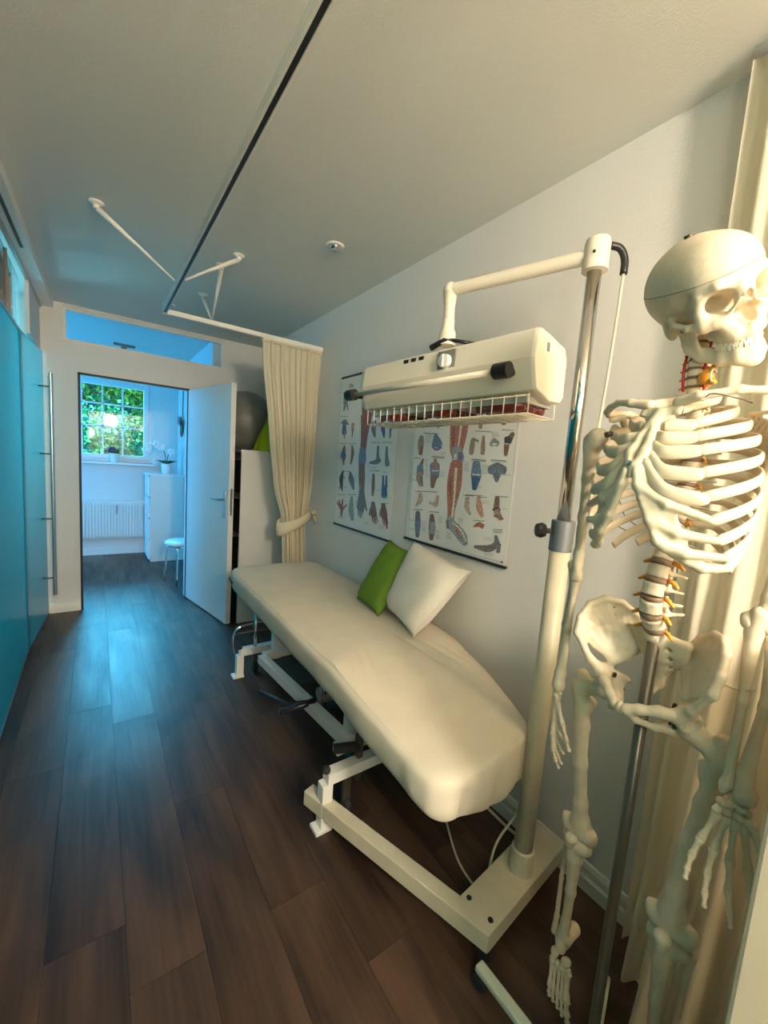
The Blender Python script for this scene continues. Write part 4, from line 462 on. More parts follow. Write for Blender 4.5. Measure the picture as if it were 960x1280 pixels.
# ---------------------------------------------------------------- cream curtain on the rail with its tie
ct = thing('privacy_curtain', (1.18, 2.905, 0.03), 'cream privacy curtain gathered by a fabric tie at the right wall', 'curtain')
def interp(z, tab):
    for (z0, a), (z1, b) in zip(tab, tab[1:]):
        if z <= z0 and z >= z1:
            t = (z0-z)/(z0-z1); t = t*t*(3-2*t)*0.35 + t*0.65; return a+(b-a)*t
    return tab[-1][1]
lt = [(2.24, 0.945), (2.1, 0.953), (1.6, 1.02), (1.2, 1.075), (0.97, 1.145), (0.90, 1.150), (0.6, 1.165), (0.03, 1.13)]
rt = [(2.24, 1.390), (2.1, 1.385), (1.6, 1.375), (1.2, 1.362), (0.97, 1.325), (0.90, 1.325), (0.6, 1.345), (0.03, 1.37)]
NU, NV = 190, 60; V = []; F = []
for j in range(NV+1):
    z = 2.24 - (2.24-0.03)*j/NV; x0 = interp(z, lt); x1 = interp(z, rt); amp = 0.016 + 0.022*max(0, min(1, (2.24-z)/1.0)); 
    if z < 1.0: amp = 0.034
    for i in range(NU+1):
        u = i/NU; ph = u*2*PI*19 + 0.7*math.sin(u*9+1.3) + 0.12*math.sin(z*3+u*20)
        y = 2.905 + amp*(0.34*math.sin(ph) + 0.24*math.sin(u*197+1.1+2*math.sin(u*6)) + 0.26*math.sin(u*71+0.4+1.5*math.sin(u*4.1)) + 0.30*math.sin(u*29+0.6+z*0.2))
        V.append((x0+(x1-x0)*u + 0.004*math.cos(ph), y, z))
for j in range(NV):
    for i in range(NU): a = j*(NU+1)+i; F.append((a, a+1, a+NU+2, a+NU+1))
cc = link('drape', V, F, 'curtain', ct, smooth=True)
MB().box(0.942, 1.392, 2.892, 2.918, 2.218, 2.240).build('heading_tape', 'curtain', cc)
# tie band: sagging loop round the gathered cloth
band = MB(); n = 44; V = []; F = []
for k in range(n):
    a = 2*PI*k/n; c, s = math.cos(a), math.sin(a)
    x = 1.237 + 0.130*c; y = 2.905 - 0.062*s
    zc = 0.955 + 0.060*c - 0.012*s; hw = 0.038 + 0.014*max(0, -c)
    V += [(x, y, zc+hw), (x+0.004*c, y-0.006*s, zc+0.2*hw), (x, y, zc-hw)]
for k in range(n):
    k2 = (k+1) % n
    for r in range(2): F.append((k*3+r, k*3+r+1, k2*3+r+1, k2*3+r))
tb = link('tie_band', V, F, 'curtain', ct, smooth=True); sd = tb.modifiers.new('thick', 'SOLIDIFY'); sd.thickness = 0.006
bw = MB()
for ang, ln in ((0.5, 0.055), (1.4, 0.045), (-0.9, 0.075), (2.4, 0.05)):
    p0 = Vector((1.368, 2.855, 1.005)); p1 = p0+Vector((math.cos(ang)*ln*0.55, -0.012, math.sin(ang)*ln)); 
    bw.tube([p0, p0.lerp(p1, 0.5)+Vector((0, -0.008, 0)), p1], [0.006, 0.013, 0.004], 8)
bw.build('bow', 'curtain', tb, smooth=True)

# ---------------------------------------------------------------- bookcase behind the door, ball and bag on it
sh = thing('bookcase', (1.16, 3.75, 0), 'pale shelf unit turned sideways behind the open door', 'shelf unit')
bx0, bx1, by0, by1, bz = 0.965, 1.385, 3.385, 4.205, 1.470
for nm, a in (('side_panel', (bx0, bx1, by0, by0+0.022, 0, bz-0.022)), ('side_panel', (bx0, bx1, by1-0.022, by1, 0, bz-0.022)), ('top_panel', (bx0-0.006, bx1, by0-0.002, by1, bz-0.022, bz)),
              ('back_panel', (bx1-0.012, bx1, by0+0.022, by1-0.022, 0, bz-0.022))):
    MB().box(*a).build(nm, 'cupboard', sh, bevel=0.002)
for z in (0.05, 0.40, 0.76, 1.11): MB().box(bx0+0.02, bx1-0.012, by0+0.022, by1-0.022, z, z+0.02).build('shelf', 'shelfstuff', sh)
k = 0
lab = ['dark storage box on the lowest shelf of the pale shelf unit', 'dark storage box on the second shelf of the pale shelf unit', 'dark storage box on the third shelf of the pale shelf unit', 'dark storage box on the top shelf of the pale shelf unit']
for z in (0.07, 0.42, 0.78, 1.13):
    b = thing('storage_box', (1.15, by0+0.23, z), lab[k], 'box', 'dark boxes in the shelf unit'); k += 1
    MB().box(bx0+0.03, bx1-0.03, by0+0.04, by0+0.42, z, z+0.22).build('box_body', 'shelfstuff', b, bevel=0.004)
    MB().box(bx0+0.026, bx1-0.026, by0+0.036, by0+0.424, z+0.20, z+0.25).build('lid', 'dark', b, bevel=0.004)
ball = thing('exercise_ball', (1.10, 3.80, bz), 'large dark grey exercise ball on top of the shelf unit', 'ball')
prof = []
for i in range(25):
    t = PI*i/24; r = 0.262 + (0.0025 if i % 3 == 0 else 0); prof.append((max(0.0001, r*math.sin(t)), -r*math.cos(t)))
MB().lathe(prof, (1.10, 3.80, bz+0.2615), 40).build('shell', 'ball', ball, smooth=True)
MB().lathe([(0.014, 0), (0.014, 0.004), (0.008, 0.006)], (1.10-0.262, 3.80, bz+0.26), 14, axis=(-1, 0, 0)).build('valve', 'black', ball)
# green cloth bag: crumpled cone
V = []; F = []; n = 40; rows = 18
for j in range(rows+1):
    t = j/rows; z = bz+0.002+0.43*t
    for k in range(n):
        a = 2*PI*k/n
        r = (0.135*(1-t)**0.85 + 0.030) * (1+0.13*math.sin(3*a+1.2+2*t)+0.06*math.sin(7*a+4*t)+0.03*math.sin(13*a-6*t))
        V.append((1.235 + 0.06*t + r*math.cos(a)*0.95, 3.475+0.02*t + r*0.62*math.sin(a), z))
for j in range(rows):
    for k in range(n): F.append((j*n+k, j*n+(k+1) % n, (j+1)*n+(k+1) % n, (j+1)*n+k))
F.append(tuple(range(n-1, -1, -1))); F.append(tuple(rows*n+k for k in range(n)))
tag(link('cloth_bag', V, F, 'lime', loc=(1.235, 3.475, bz), smooth=True), 'lime green cloth bag slumped on the shelf unit beside the curtain', 'bag')

# ---------------------------------------------------------------- anatomy posters
def poster(name, y0, y1, z0, z1, prints, label, seed):
    t = thing(name, (1.39, (y0+y1)/2, z0), label, 'poster', 'anatomy charts')
    V = []; F = []; nx = 24; nz = 30
    def bulge(y, z):
        u = (y-y0)/(y1-y0); v = (z-z0)/(z1-z0)
        return 0.0035*math.sin(PI*u)*math.sin(PI*v) + 0.0012*math.sin(u*7+seed)*math.sin(PI*v)
    for j in range(nz+1):
        for i in range(nx+1):
            y = y0+(y1-y0)*i/nx; z = z0+(z1-z0)*j/nz; V.append((1.3945-bulge(y, z), y, z))
    for j in range(nz):
        for i in range(nx): a = j*(nx+1)+i; F.append((a, a+1, a+nx+2, a+nx+1))
    p = link('sheet', V, F, 'paper', t, smooth=False); sd = p.modifiers.new('thick', 'SOLIDIFY'); sd.thickness = 0.001; sd.offset = -1
    V = []; F = []; cols = []
    for li, (c, (L, R)) in enumerate(prints):
        d = 0.0012 + 0.00002*li; b0 = len(V)
        n = len(L)
        if n > 2 or (Vector(L[0])-Vector(R[0])).length > 0.012:
            l3 = spline([(q[0], q[1], 0) for q in L], 4); r3 = spline([(q[0], q[1], 0) for q in R], 4)
            def capend(l0, r0, l1, r1):
                c0 = (l0+r0)/2; t_ = c0-(l1+r1)/2; t_ = t_.normalized() if t_.length else t_; hw = (l0-r0)/2; ext = hw.length*0.55
                return [(c0+hw*k+t_*ext*g_, c0-hw*k+t_*ext*g_) for k, g_ in ((0.30, 1.0), (0.72, 0.72), (0.94, 0.36))]
            h0 = capend(l3[0], r3[0], l3[1], r3[1]); h1 = capend(l3[-1], r3[-1], l3[-2], r3[-2])
            l3 = [a_ for a_, _ in h0] + l3 + [a_ for a_, _ in h1[::-1]]; r3 = [b_ for _, b_ in h0] + r3 + [b_ for _, b_ in h1[::-1]]
            L = [(p_.x, p_.y) for p_ in l3]; R = [(p_.x, p_.y) for p_ in r3]; n = len(L)
        for q in list(L)+list(R): V.append((1.3945-bulge(q[0], q[1])-d, min(max(q[0], y0+0.004), y1-0.004), min(max(q[1], z0+0.01), z1-0.01)))
        for i in range(n-1): F.append((b0+i, b0+i+1, b0+n+i+1, b0+n+i)); cols.append(c)
    o = link('printed_figures', V, F, 'print', p)
    at = o.data.color_attributes.new('ink', 'FLOAT_COLOR', 'CORNER')
    li = 0; data = []
    for poly, c in zip(o.data.polygons, cols): data += [c[0], c[1], c[2], 1.0]*len(poly.vertices)
    at.data.foreach_set('color', data)
    for z in (z0, z1): MB().box(1.385, 1.3985, y0-0.006, y1+0.006, z-0.006, z+0.006).build('hanging_bar', 'black', t, bevel=0.002)
poster('anatomy_poster', 1.872, 2.548, 0.990, 2.000, PRINT1, 'arm and hand anatomy chart with dark hanging bars, nearer the curtain', 1.0)
poster('anatomy_poster', 1.050, 1.728, 1.040, 1.900, PRINT2, 'leg, knee and foot anatomy chart hanging behind the two cushions', 2.4)

# ---------------------------------------------------------------- treatment couch
bed = thing('treatment_couch', (1.04, 1.75, 0), 'long cream treatment couch under a fitted terry cover along the right wall', 'couch')
def bed_z(y):
    z = 0.665
    if y < 1.28: z -= 0.060*((1.28-y)/0.60)**1.1
    return z
outl = spline([(0.715, 2.30), (0.722, 2.66), (0.79, 2.79), (1.04, 2.81), (1.29, 2.79), (1.372, 2.66), (1.378, 2.2), (1.378, 1.7), (1.368, 1.33), (1.30, 1.02), (1.205, 0.775), (1.16, 0.705),
               (1.04, 0.678), (0.84, 0.668), (0.735, 0.690), (0.712, 0.80), (0.705, 1.1), (0.710, 1.6)] + [(0.715, 2.30)], 12)[:-1]
NO = len(outl); cx, cy = 1.05, 1.75
rings = []
def ringpt(p, s, dz, off=0.0, wr=0.0, k=0):
    x = cx+(p[0]-cx)*s; 
    yy = cy+(p[1]-cy)*s
    return (x, yy)
V = []; F = []
tops = [0.0, 0.15, 0.3, 0.45, 0.6, 0.72, 0.82, 0.9, 0.955]
def wrinkle(x, y):
    w = 0.0022*math.sin(11*x+5*y)*math.sin(4*y+1) + 0.0016*math.sin(23*x-9*y+2)
    q = (y-1.20) + 0.10*(x-0.7)      # crease at the hinge of the head section
    w += -0.013*math.exp(-(q/0.026)**2)*min(1, max(0, (x-0.78)/0.15)) + 0.010*math.exp(-((q-0.065)/0.045)**2)
    q2 = (y-1.02) - 0.22*(x-1.0); w += 0.004*math.exp(-(q2/0.03)**2)*math.exp(-((x-1.02)/0.2)**2)
    return w
cyl = lambda y: y
allr = []
for s in tops[1:]:
    allr.append([(cx+(p[0]-cx)*s, cy+(p[1]-cy)*s, None) for p in outl])
# rounded edge then skirt
def nrm(i):
    a = Vector(outl[(i-1) % NO][:2] + (0,)) if False else Vector((outl[(i-1) % NO][0], outl[(i-1) % NO][1], 0)); b = Vector((outl[(i+1) % NO][0], outl[(i+1) % NO][1], 0))
    t = (b-a).normalized(); n = Vector((-t.y, t.x, 0))
    c = Vector((outl[i][0]-cx, outl[i][1]-cy, 0))
    return n if n.dot(c) > 0 else -n
NR = [nrm(i) for i in range(NO)]
arc = [0.0]
for i in range(1, NO): arc.append(arc[-1]+math.hypot(outl[i][0]-outl[i-1][0], outl[i][1]-outl[i-1][1]))
for off, dz in ((-0.020, -0.003), (-0.007, -0.010), (-0.001, -0.020), (0.001, -0.034), (0.001, -0.055), (0.0, -0.08), (-0.004, -0.105), (-0.012, -0.125), (-0.035, -0.135)):
    row = []
    for i, p in enumerate(outl):
        y = p[1]; near = max(0, min(1, (0.95-y)/0.22)); deep = 1 + 0.55*near*min(1, max(0, (p[0]-0.72)/0.30))*(0.95+0.05*math.sin(arc[i]*9))
        dd = dz*deep if dz < -0.03 else dz
        fold = (0.009*math.sin(arc[i]*48)+0.005*math.sin(arc[i]*83+1)) * near * min(1, -dz/0.08) * (1 if p[0] > 0.8 else 0.4)
        fold *= {-0.105: 0.75, -0.125: 0.25, -0.135: 0.0}.get(dz, 1.0)
        fold += 0.0025*math.sin(arc[i]*21)*min(1, -dz/0.08)
        x2 = p[0]+NR[i].x*(off+fold); y2 = p[1]+NR[i].y*(off+fold)
        if x2 > 1.383: x2 = 1.383
        row.append((x2, y2, dd))
    allr.append(row)
V.append((cx, cy, bed_z(cy)+wrinkle(cx, cy)))
for row in allr:
    for (x, y, dz) in row:
        edge = 1.0 if dz is None else 0.35
        V.append((x, y, bed_z(y) + wrinkle(x, y)*edge + (0 if dz is None else dz)))
for i in range(NO): F.append((0, 1+i, 1+(i+1) % NO))
for r in range(len(allr)-1):
    for i in range(NO): a = 1+r*NO+i; b = 1+r*NO+(i+1) % NO; F.append((a, a+NO, b+NO, b))
F.append(tuple(1+(len(allr)-1)*NO+i for i in range(NO)))
cov = link('fitted_cover', V, F, 'fabric', bed, smooth=True); cov.modifiers.new('sub', 'SUBSURF').levels = 1; cov.modifiers['sub'].render_levels = 1
MB().tube([(0.712, 2.62, 0.60), (0.709, 2.68, 0.615), (0.724, 2.73, 0.61)], 0.005, 8).build('cover_slit', 'dark', cov, smooth=True)
MB().box(0.78, 1.18, 0.90, 2.70, 0.50, 0.540).build('lying_board', 'bedwhite', bed, bevel=0.004)
# under-frame
f = MB(); f.bar((0.795, 2.26, 0.235), (0.872, 1.34, 0.245), 0.045, 0.05); f.build('lift_bar', 'bedwhite', bed, bevel=0.003)
f = MB(); f.bar((1.255, 2.26, 0.235), (1.255, 1.34, 0.245), 0.045, 0.05); f.build('lift_bar', 'bedwhite', bed, bevel=0.003)
for x, y, zt in ((0.90, 2.30, 0.53), (0.905, 1.40, 0.53), (1.20, 2.30, 0.53), (1.20, 1.40, 0.53)):
    MB().bar((x, y, 0.20), (x, y, zt), 0.05, 0.05, up=(0, 1, 0)).build('upright', 'bedwhite', bed, bevel=0.003)
for y in (2.26, 1.345):
    MB().bar((0.80, y, 0.245), (1.27, y, 0.245), 0.042, 0.042).build('cross_tube', 'bedwhite', bed, bevel=0.003)
    MB().lathe([(0.018, 0), (0.018, 0.02)], (0.795 if y > 2 else 0.845, y, 0.245), 12, axis=(-1, 0, 0)).build('end_cap', 'rubber', bed)
def trestle(y, x0, zt, name):
    o = MB().bar((x0+0.02, y, zt), (1.33, y, zt), 0.05, 0.045).build(name, 'bedwhite', bed, bevel=0.003)
    for x in (x0+0.022, 1.31):
        MB().bar((x, y, 0.012), (x, y, zt-0.02), 0.045, 0.045, up=(0, 1, 0)).build('foot_post', 'bedwhite', o, bevel=0.003)
        MB().box(x-0.045 if x < 1 else x-0.025, x+0.025 if x < 1 else x+0.045, y-0.03, y+0.03, 0, 0.016).build('foot_plate', 'bedwhite', o, bevel=0.003)
        MB().lathe([(0.016, 0), (0.016, 0.012), (0.011, 0.022), (0.0, 0.024)], (x, y, zt+0.022), 12).build('knob', 'rubber', o)
    for x in (x0+0.13, 1.20):
        MB().lathe([(0.014, -0.014), (0.030, -0.014), (0.034, -0.008), (0.034, 0.008), (0.030, 0.014), (0.014, 0.014)], (x, y+0.02, 0.036), 20, axis=(1, 0, 0)).build('caster', 'rubber', o, smooth=False)
        MB().box(x-0.018, x+0.018, y+0.012, y+0.028, 0.04, zt-0.02).build('caster_fork', 'dsteel', o)
trestle(2.53, 0.725, 0.165, 'trestle'); trestle(1.26, 0.695, 0.215, 'trestle')
MB().tube(spline([(0.708, 2.53, 0.165), (0.703, 2.53, 0.24), (0.706, 2.53, 0.285), (0.73, 2.53, 0.325), (0.78, 2.53, 0.338), (0.95, 2.53, 0.345), (1.10, 2.53, 0.345)], 5), 0.009, 10).build('push_loop', 'chrome', bed, smooth=True)
MB().tube([(0.715, 2.53, 0.29), (1.10, 2.53, 0.29)], 0.005, 8).build('push_loop_rod', 'dsteel', bed, smooth=True)
MB().tube([(0.845, 2.53, 0.18), (0.845, 2.53, 0.42)], 0.012, 10).build('lift_rod', 'chrome', bed, smooth=True)
MB().tube([(0.91, 1.67, 0.14), (0.91, 1.67, 0.50)], 0.014, 12).build('lift_column', 'chrome', bed, smooth=True)
MB().tube([(0.90, 1.69, 0.27), (1.12, 1.72, 0.27)], 0.040, 16).build('lift_motor', 'liner', bed, smooth=False)
MB().tube([(0.93, 1.60, 0.17), (1.10, 1.60, 0.17)], 0.05, 16).build('motor_housing', 'black', bed)
pd = MB().tube([(0.664, 1.905, 0.245), (0.745, 1.735, 0.245), (0.83, 1.655, 0.275)], 0.011, 10).build('foot_bar', 'blackbed', bed, smooth=True)
MB().tube([(0.690, 1.690, 0.245), (0.80, 1.672, 0.258), (0.86, 1.66, 0.275)], 0.015, 10).build('foot_bar', 'blackbed', bed, smooth=True)
MB().tube([(0.775, 1.315, 0.275), (0.87, 1.265, 0.285)], 0.020, 12).build('release_grip', 'rubber', bed, smooth=True)
MB().bar((0.868, 1.27, 0.14), (0.872, 1.275, 0.33), 0.025, 0.03, up=(0, 1, 0)).build('latch_plate', 'dsteel', bed, bevel=0.002)
MB().tube([(0.875, 1.285, 0.33), (0.96, 1.20, 0.32), (1.05, 1.10, 0.36)], 0.006, 8).build('tension_rod', 'chrome', bed, smooth=True)
MB().tube([(0.95, 1.42, 0.06), (0.985, 1.66, 0.06)], 0.014, 8).build('floor_strut', 'bluebox', bed, smooth=True)

def cushion(name, A, B, C, D, T, m, label, grp):
    A, B, C, D = map(Vector, (A, B, C, D)); n = 26; V = []; F = []
    N = ((C-A).cross(D-B)).normalized()
    def P(u, v, s):
        p = A*(1-u)*(1-v) + B*u*(1-v) + C*u*v + D*(1-u)*v
        x, y = 2*u-1, 2*v-1; cen = (A+B+C+D)/4
        pinch = 0.070*((1-x*x)*(y*y)**2 + (1-y*y)*(x*x)**2) * 0.9
        p = p + (cen-p)*pinch
        h = max(0, (1-x**4)*(1-y**4))**0.55
        return p + N*(s*T*h*(1+0.04*math.sin(9*u+4*v))) + N*0.003*math.sin(17*u*v+3*u)*h
    for s in (1, -1):
        for j in range(n+1):
            for i in range(n+1): V.append(P(i/n, j/n, s))
    o2 = (n+1)**2
    for j in range(n):
        for i in range(n):
            a = j*(n+1)+i; F.append((a, a+1, a+n+2, a+n+1)); F.append((o2+a, o2+a+n+1, o2+a+n+2, o2+a+1))
    cen = (A+B+C+D)/4
    root = thing(name, (cen.x, cen.y, min(v[2] for v in V)), label, 'cushion', grp)
    bm = bmesh.new(); me = bpy.data.meshes.new('t')
    o = link('cover', V, F, m, root, smooth=True)
    bm.from_mesh(o.data); bmesh.ops.remove_doubles(bm, verts=bm.verts, dist=0.0005); bmesh.ops.recalc_face_normals(bm, faces=bm.faces); bm.to_mesh(o.data); bm.free(); o.data.shade_smooth()
    k = 16; edge = [P(i/k, 0, 1) for i in range(k)] + [P(1, i/k, 1) for i in range(k)] + [P(1-i/k, 1, 1) for i in range(k)] + [P(0, 1-i/k, 1) for i in range(k+1)]
    MB().tube(edge, 0.0035, 6, caps=False).build('seam', m, root, smooth=True)
cushion('throw_cushion', (1.155, 1.600, 0.672), (1.190, 1.865, 0.678), (1.355, 1.815, 1.010), (1.345, 1.585, 0.985), 0.052, 'green', 'green cushion leaning on the wall behind the cream one', 'cushions on the couch')
cushion('throw_cushion', (1.160, 1.325, 0.675), (1.250, 1.660, 0.680), (1.345, 1.590, 1.045), (1.345, 1.190, 0.990), 0.074, 'pcream', 'plump cream cushion leaning on the wall in front of the green one', 'cushions on the couch')

# ---------------------------------------------------------------- infrared lamp on its mobile stand
ir = thing('heat_lamp', (1.15, 0.67, 0), 'cream infrared heat lamp on a wheeled pole stand hanging over the couch', 'heat lamp')
MB().bar((0.688, 1.345, 0.0915), (0.924, 0.605, 0.0915), 0.050, 0.060).build('base_beam', 'oldcream', ir, bevel=0.003)
ux = Vector((0.43, 0.043, 0)).normalized(); uy = Vector((-ux.y, ux.x, 0)); o0 = Vector((0.905, 0.598, 0))
bb = MB(); V = [o0+ux*a+uy*b+Vector((0, 0, z)) for z in (0.06, 0.122) for b in (0, 0.122) for a in (0.0, 0.47)]
bb.add(V, [(0, 2, 3, 1), (4, 5, 7, 6), (0, 1, 5, 4), (1, 3, 7, 5), (3, 2, 6, 7), (2, 0, 4, 6)])
base = bb.build('base_box', 'oldcream', ir, bevel=0.003)
for a, b in ((0.035, 0.022), (0.035, 0.100)):
    p = o0+ux*a+uy*b
    MB().lathe([(0.008, 0), (0.008, 0.003), (0.004, 0.004)], (p.x, p.y, 0.1215), 12).build('screw', 'black', base)
for (x, y) in ((0.715, 1.30), (0.925, 0.625), (1.34, 0.69)):
    c = MB().lathe([(0.012, -0.011), (0.022, -0.011), (0.0255, -0.006), (0.0255, 0.006), (0.022, 0.011), (0.012, 0.011)], (x, y, 0.0258), 20, axis=(1, 0.4, 0)).build('caster', 'rubber', ir)
    MB().tube([(x, y+0.008, 0.045), (x, y, 0.062)], 0.012, 10).build('caster_stem', 'dsteel', c)
px, py = 1.15, 0.675
MB().tube([(px, py, 0.12), (px, py, 0.135), (px, py, 0.20), (px, py, 0.205)], [0.038, 0.038, 0.036, 0.031], 20).build('pole_socket', 'oldcream', ir, smooth=False)
MB().tube([(px, py, 0.15), (px, py, 1.215)], 0.0300, 24).build('lower_pole', 'oldcream', ir, smooth=True)
col = MB().tube([(px, py, 1.21), (px, py, 1.302)], 0.0335, 24).build('collar', 'greymetal', ir); smooth_by_angle(col)
MB().lathe([(0.008, 0), (0.008, 0.012), (0.020, 0.016), (0.024, 0.026), (0.020, 0.040), (0.0, 0.042)], (px-0.031, py+0.022, 1.268), 10, axis=(-0.8, 0.55, 0)).build('clamp_knob', 'black', col)
MB().tube([(px, py, 1.30), (px, py, 2.03)], 0.0195, 24).build('upper_pole', 'chrome', ir, smooth=True)
cap = MB().lathe([(0.0, 2.01), (0.020, 2.01), (0.034, 2.012), (0.034, 2.085), (0.031, 2.095), (0.0, 2.097)], (px, py, 0), 24).build('pole_head', 'cream', ir); smooth_by_angle(cap)
MB().lathe([(0.004, 0), (0.004, 0.003), (0.0, 0.003)], (px-0.033, py-0.012, 2.05), 8, axis=(-1, -0.35, 0)).build('screw', 'black', cap)
J = Vector((1.005, 1.105, 2.045))
arm = MB().tube([(px, py, 2.055), (px-0.005, py+0.02, 2.055), J+Vector((0.006, -0.02, 0.0)), J], [0.021, 0.0205, 0.0205, 0.020], 18).build('arm', 'cream', ir, smooth=True)
MB().tube([J+Vector((0.02, -0.075, 0.022)), J+Vector((0.085, -0.255, 0.0235))], 0.003, 6).build('arm_lead', 'cable', arm, smooth=True)
el = MB().ball(J, 0.026, 16); el.tube([J+Vector((0, 0, 0.0)), J+Vector((0, -0.002, -0.06)), J+Vector((-0.004, -0.010, -0.13))], [0.025, 0.0185, 0.0185], 16)
el.build('elbow', 'cream', ir, smooth=True)
J2 = J+Vector((-0.008, -0.012, -0.135))
el2 = MB().lathe([(0.0, 0.03), (0.021, 0.03), (0.021, 0.0), (0.028, -0.012), (0.030, -0.055), (0.0, -0.06)], J2, 20).build('swivel', 'cream', ir); smooth_by_angle(el2)
hk = MB().tube([J2+Vector((-0.03, 0.045, -0.060)), J2+Vector((-0.022, -0.012, -0.044)), J2+Vector((0.0, -0.03, -0.042))], [0.011, 0.009, 0.006], 10); hk.tube([J2+Vector((0.0, -0.03, -0.042)), J2+Vector((0.055, -0.075, -0.050))], 0.0065, 8)
hk.build('tilt_lever', 'black', el2, smooth=True)
# lamp head: extruded profile; axis nearly along the couch
HD = Vector((-0.108, 0.994, -0.018)).normalized(); HX = Vector((HD.y, -HD.x, 0)).normalized(); HZ = HX.cross(HD); HO = Vector((0.932, 0.672, 1.655))
def hp(p, s): return HO + HX*p[0] + HZ*p[1] + HD*s
HL = 0.745
profile = [(0.012, 0.0), (0.085, -0.022), (0.150, -0.018), (0.166, 0.0), (0.166, 0.105), (0.150, 0.135), (0.060, 0.152), (0.008, 0.158), (0.0, 0.150), (-0.012, 0.080), (-0.004, 0.050)]
hm = MB(); n = len(profile)
secs = [(0.0, 0.97, 0), (0.012, 1.0, 0), (HL-0.03, 1.0, 0), (HL, 0.90, 0.01)]
for s, sc, lift in secs: hm.v += [tuple(hp(((p[0]-0.08)*sc+0.08, (p[1]-0.08)*sc+0.08), s)) for p in profile]
for i in range(len(secs)-1):
    for k in range(n): hm.f.append((i*n+k, i*n+(k+1) % n, (i+1)*n+(k+1) % n, (i+1)*n+k))
hm.f.append(tuple(range(n-1, -1, -1))); hm.f.append(tuple((len(secs)-1)*n+k for k in range(n)))
head = hm.build('lamp_housing', 'cream', ir, bevel=0.003)
bm = bmesh.new(); bm.from_mesh(head.data); bmesh.ops.recalc_face_normals(bm, faces=bm.faces); bm.to_mesh(head.data); bm.free()
def hbox(p0, p1, s0, s1):
    V = [hp((a, b), s) for s in (s0, s1) for b in (p0[1], p1[1]) for a in (p0[0], p1[0])]
    return MB().add(V, [(0, 2, 3, 1), (4, 5, 7, 6), (0, 1, 5, 4), (1, 3, 7, 5), (3, 2, 6, 7), (2, 0, 4, 6)])
# control plate with rotary timer on the face, three vents above it
def face(z, d=0.0): # front face x at height z
    return (-0.012 + (z-0.080)*(0.012/0.070) if z > 0.08 else -0.012+(0.08-z)*(0.008/0.03)) - d
cs = 0.300
pl = hbox((face(0.115)-0.004, 0.078), (face(0.115)+0.006, 0.146), cs-0.035, cs+0.035).build('timer_plate', 'greyplate', head, bevel=0.001)
pc = hp((face(0.115)-0.004, 0.112), cs)
kn = MB().lathe([(0.022, 0), (0.020, 0.016), (0.0, 0.017)], pc, 20, axis=-HX).build('timer_knob', 'white', pl); smooth_by_angle(kn)
MB().bar(pc - HX*0.017 + HZ*-0.018, pc - HX*0.017 + HZ*0.018, 0.006, 0.008, up=HX).build('pointer', 'white', kn)
for i in range(3): hbox((face(0.14)-0.0015, 0.136), (face(0.14)+0.004, 0.148), cs+0.105+0.036*i, cs+0.127+0.036*i).build('vent', 'black', head)
hbox((0.045, 0.105), (0.058, 0.128), -0.002, 0.002).build('badge', 'greymetal', head, bevel=0.001)
# handle bar with two black ends
hz = 0.045; hx_ = -0.048
bar = MB().tube([hp((hx_, hz), 0.075), hp((hx_, hz), HL-0.01)], 0.0085, 12).build('handle_bar', 'cream', head, smooth=True)
for s in (0.070, HL-0.012):
    g = MB().tube([hp((hx_, hz), s-0.022), hp((hx_, hz), s+0.022)], 0.021, 18).build('handle_mount', 'black', bar); smooth_by_angle(g)
    MB().tube([hp((hx_, hz), s), hp((0.0, hz+0.005), s)], 0.012, 12).build('handle_stub', 'black', bar, smooth=True)
# open underside: liner, red-brown tubes, wire basket
hbox((0.018, -0.030), (0.150, -0.012), 0.03, HL-0.06).build('reflector', 'liner', head)
for s0, s1 in ((0.045, 0.195), (0.285, 0.40), (0.51, 0.64)):
    for x in (0.035, 0.085, 0.135): MB().tube([hp((x, -0.034), s0), hp((x, -0.034), s1)], 0.016, 12).build('heating_tube', 'reflector', head, smooth=True)
r = 0.0022
g0, g1, gx0_, gx1_, gt, gb = 0.02, HL-0.045, 0.012, 0.156, -0.008, -0.060
for s in np.linspace(g0, g1, 19):
    MB().tube([hp((gx0_, gt), s), hp((gx0_, gb), s), hp((gx1_, gb), s), hp((gx1_, gt), s)], r, 6).build('guard_wire', 'cream', head, smooth=True)
for x, z in [(gx0_, gt-0.004), (gx0_, gb)] + [(x, gb) for x in np.linspace(gx0_+0.024, gx1_, 6)] + [(gx1_, gt-0.004)]:
    MB().tube([hp((x, z), g0), hp((x, z), g1)], r, 6).build('guard_wire', 'cream', head, smooth=True)
# cable down the pole, loop on the floor
MB().tube(spline([(px+0.030, py-0.018, 2.085), (px+0.052, py-0.036, 2.078), (px+0.066, py-0.046, 2.05), (px+0.066, py-0.048, 2.01)], 5), 0.010, 10).build('cable_boot', 'black', cap, smooth=True)
MB().tube(spline([(px+0.066, py-0.048, 2.02), (px+0.060, py-0.045, 1.75), (px+0.045, py-0.036, 1.40), (px+0.036, py-0.022, 1.0), (px+0.033, py-0.008, 0.55), (px+0.02, py+0.035, 0.32), (px-0.04, py+0.075, 0.17),
    (px-0.06, py+0.085, 0.02), (px-0.09, py+0.09, 0.006), (px-0.075, py+0.20, 0.005), (px+0.0, py+0.34, 0.005), (px+0.07, py+0.46, 0.006), (px+0.13, py+0.60, 0.02), (px+0.18, py+0.75, 0.06)], 8), 0.0042, 8).build('power_cable', 'cable', ir, smooth=True)
fc = MB().tube(spline([(1.372, 2.3, 0.006), (1.372, 1.6, 0.006), (1.365, 1.15, 0.006), (1.352, 0.85, 0.006), (1.372, 0.80, 0.03)], 8), 0.006, 8).build('floor_cable', 'cable', loc=(1.36, 1.5, 0.0), smooth=True)
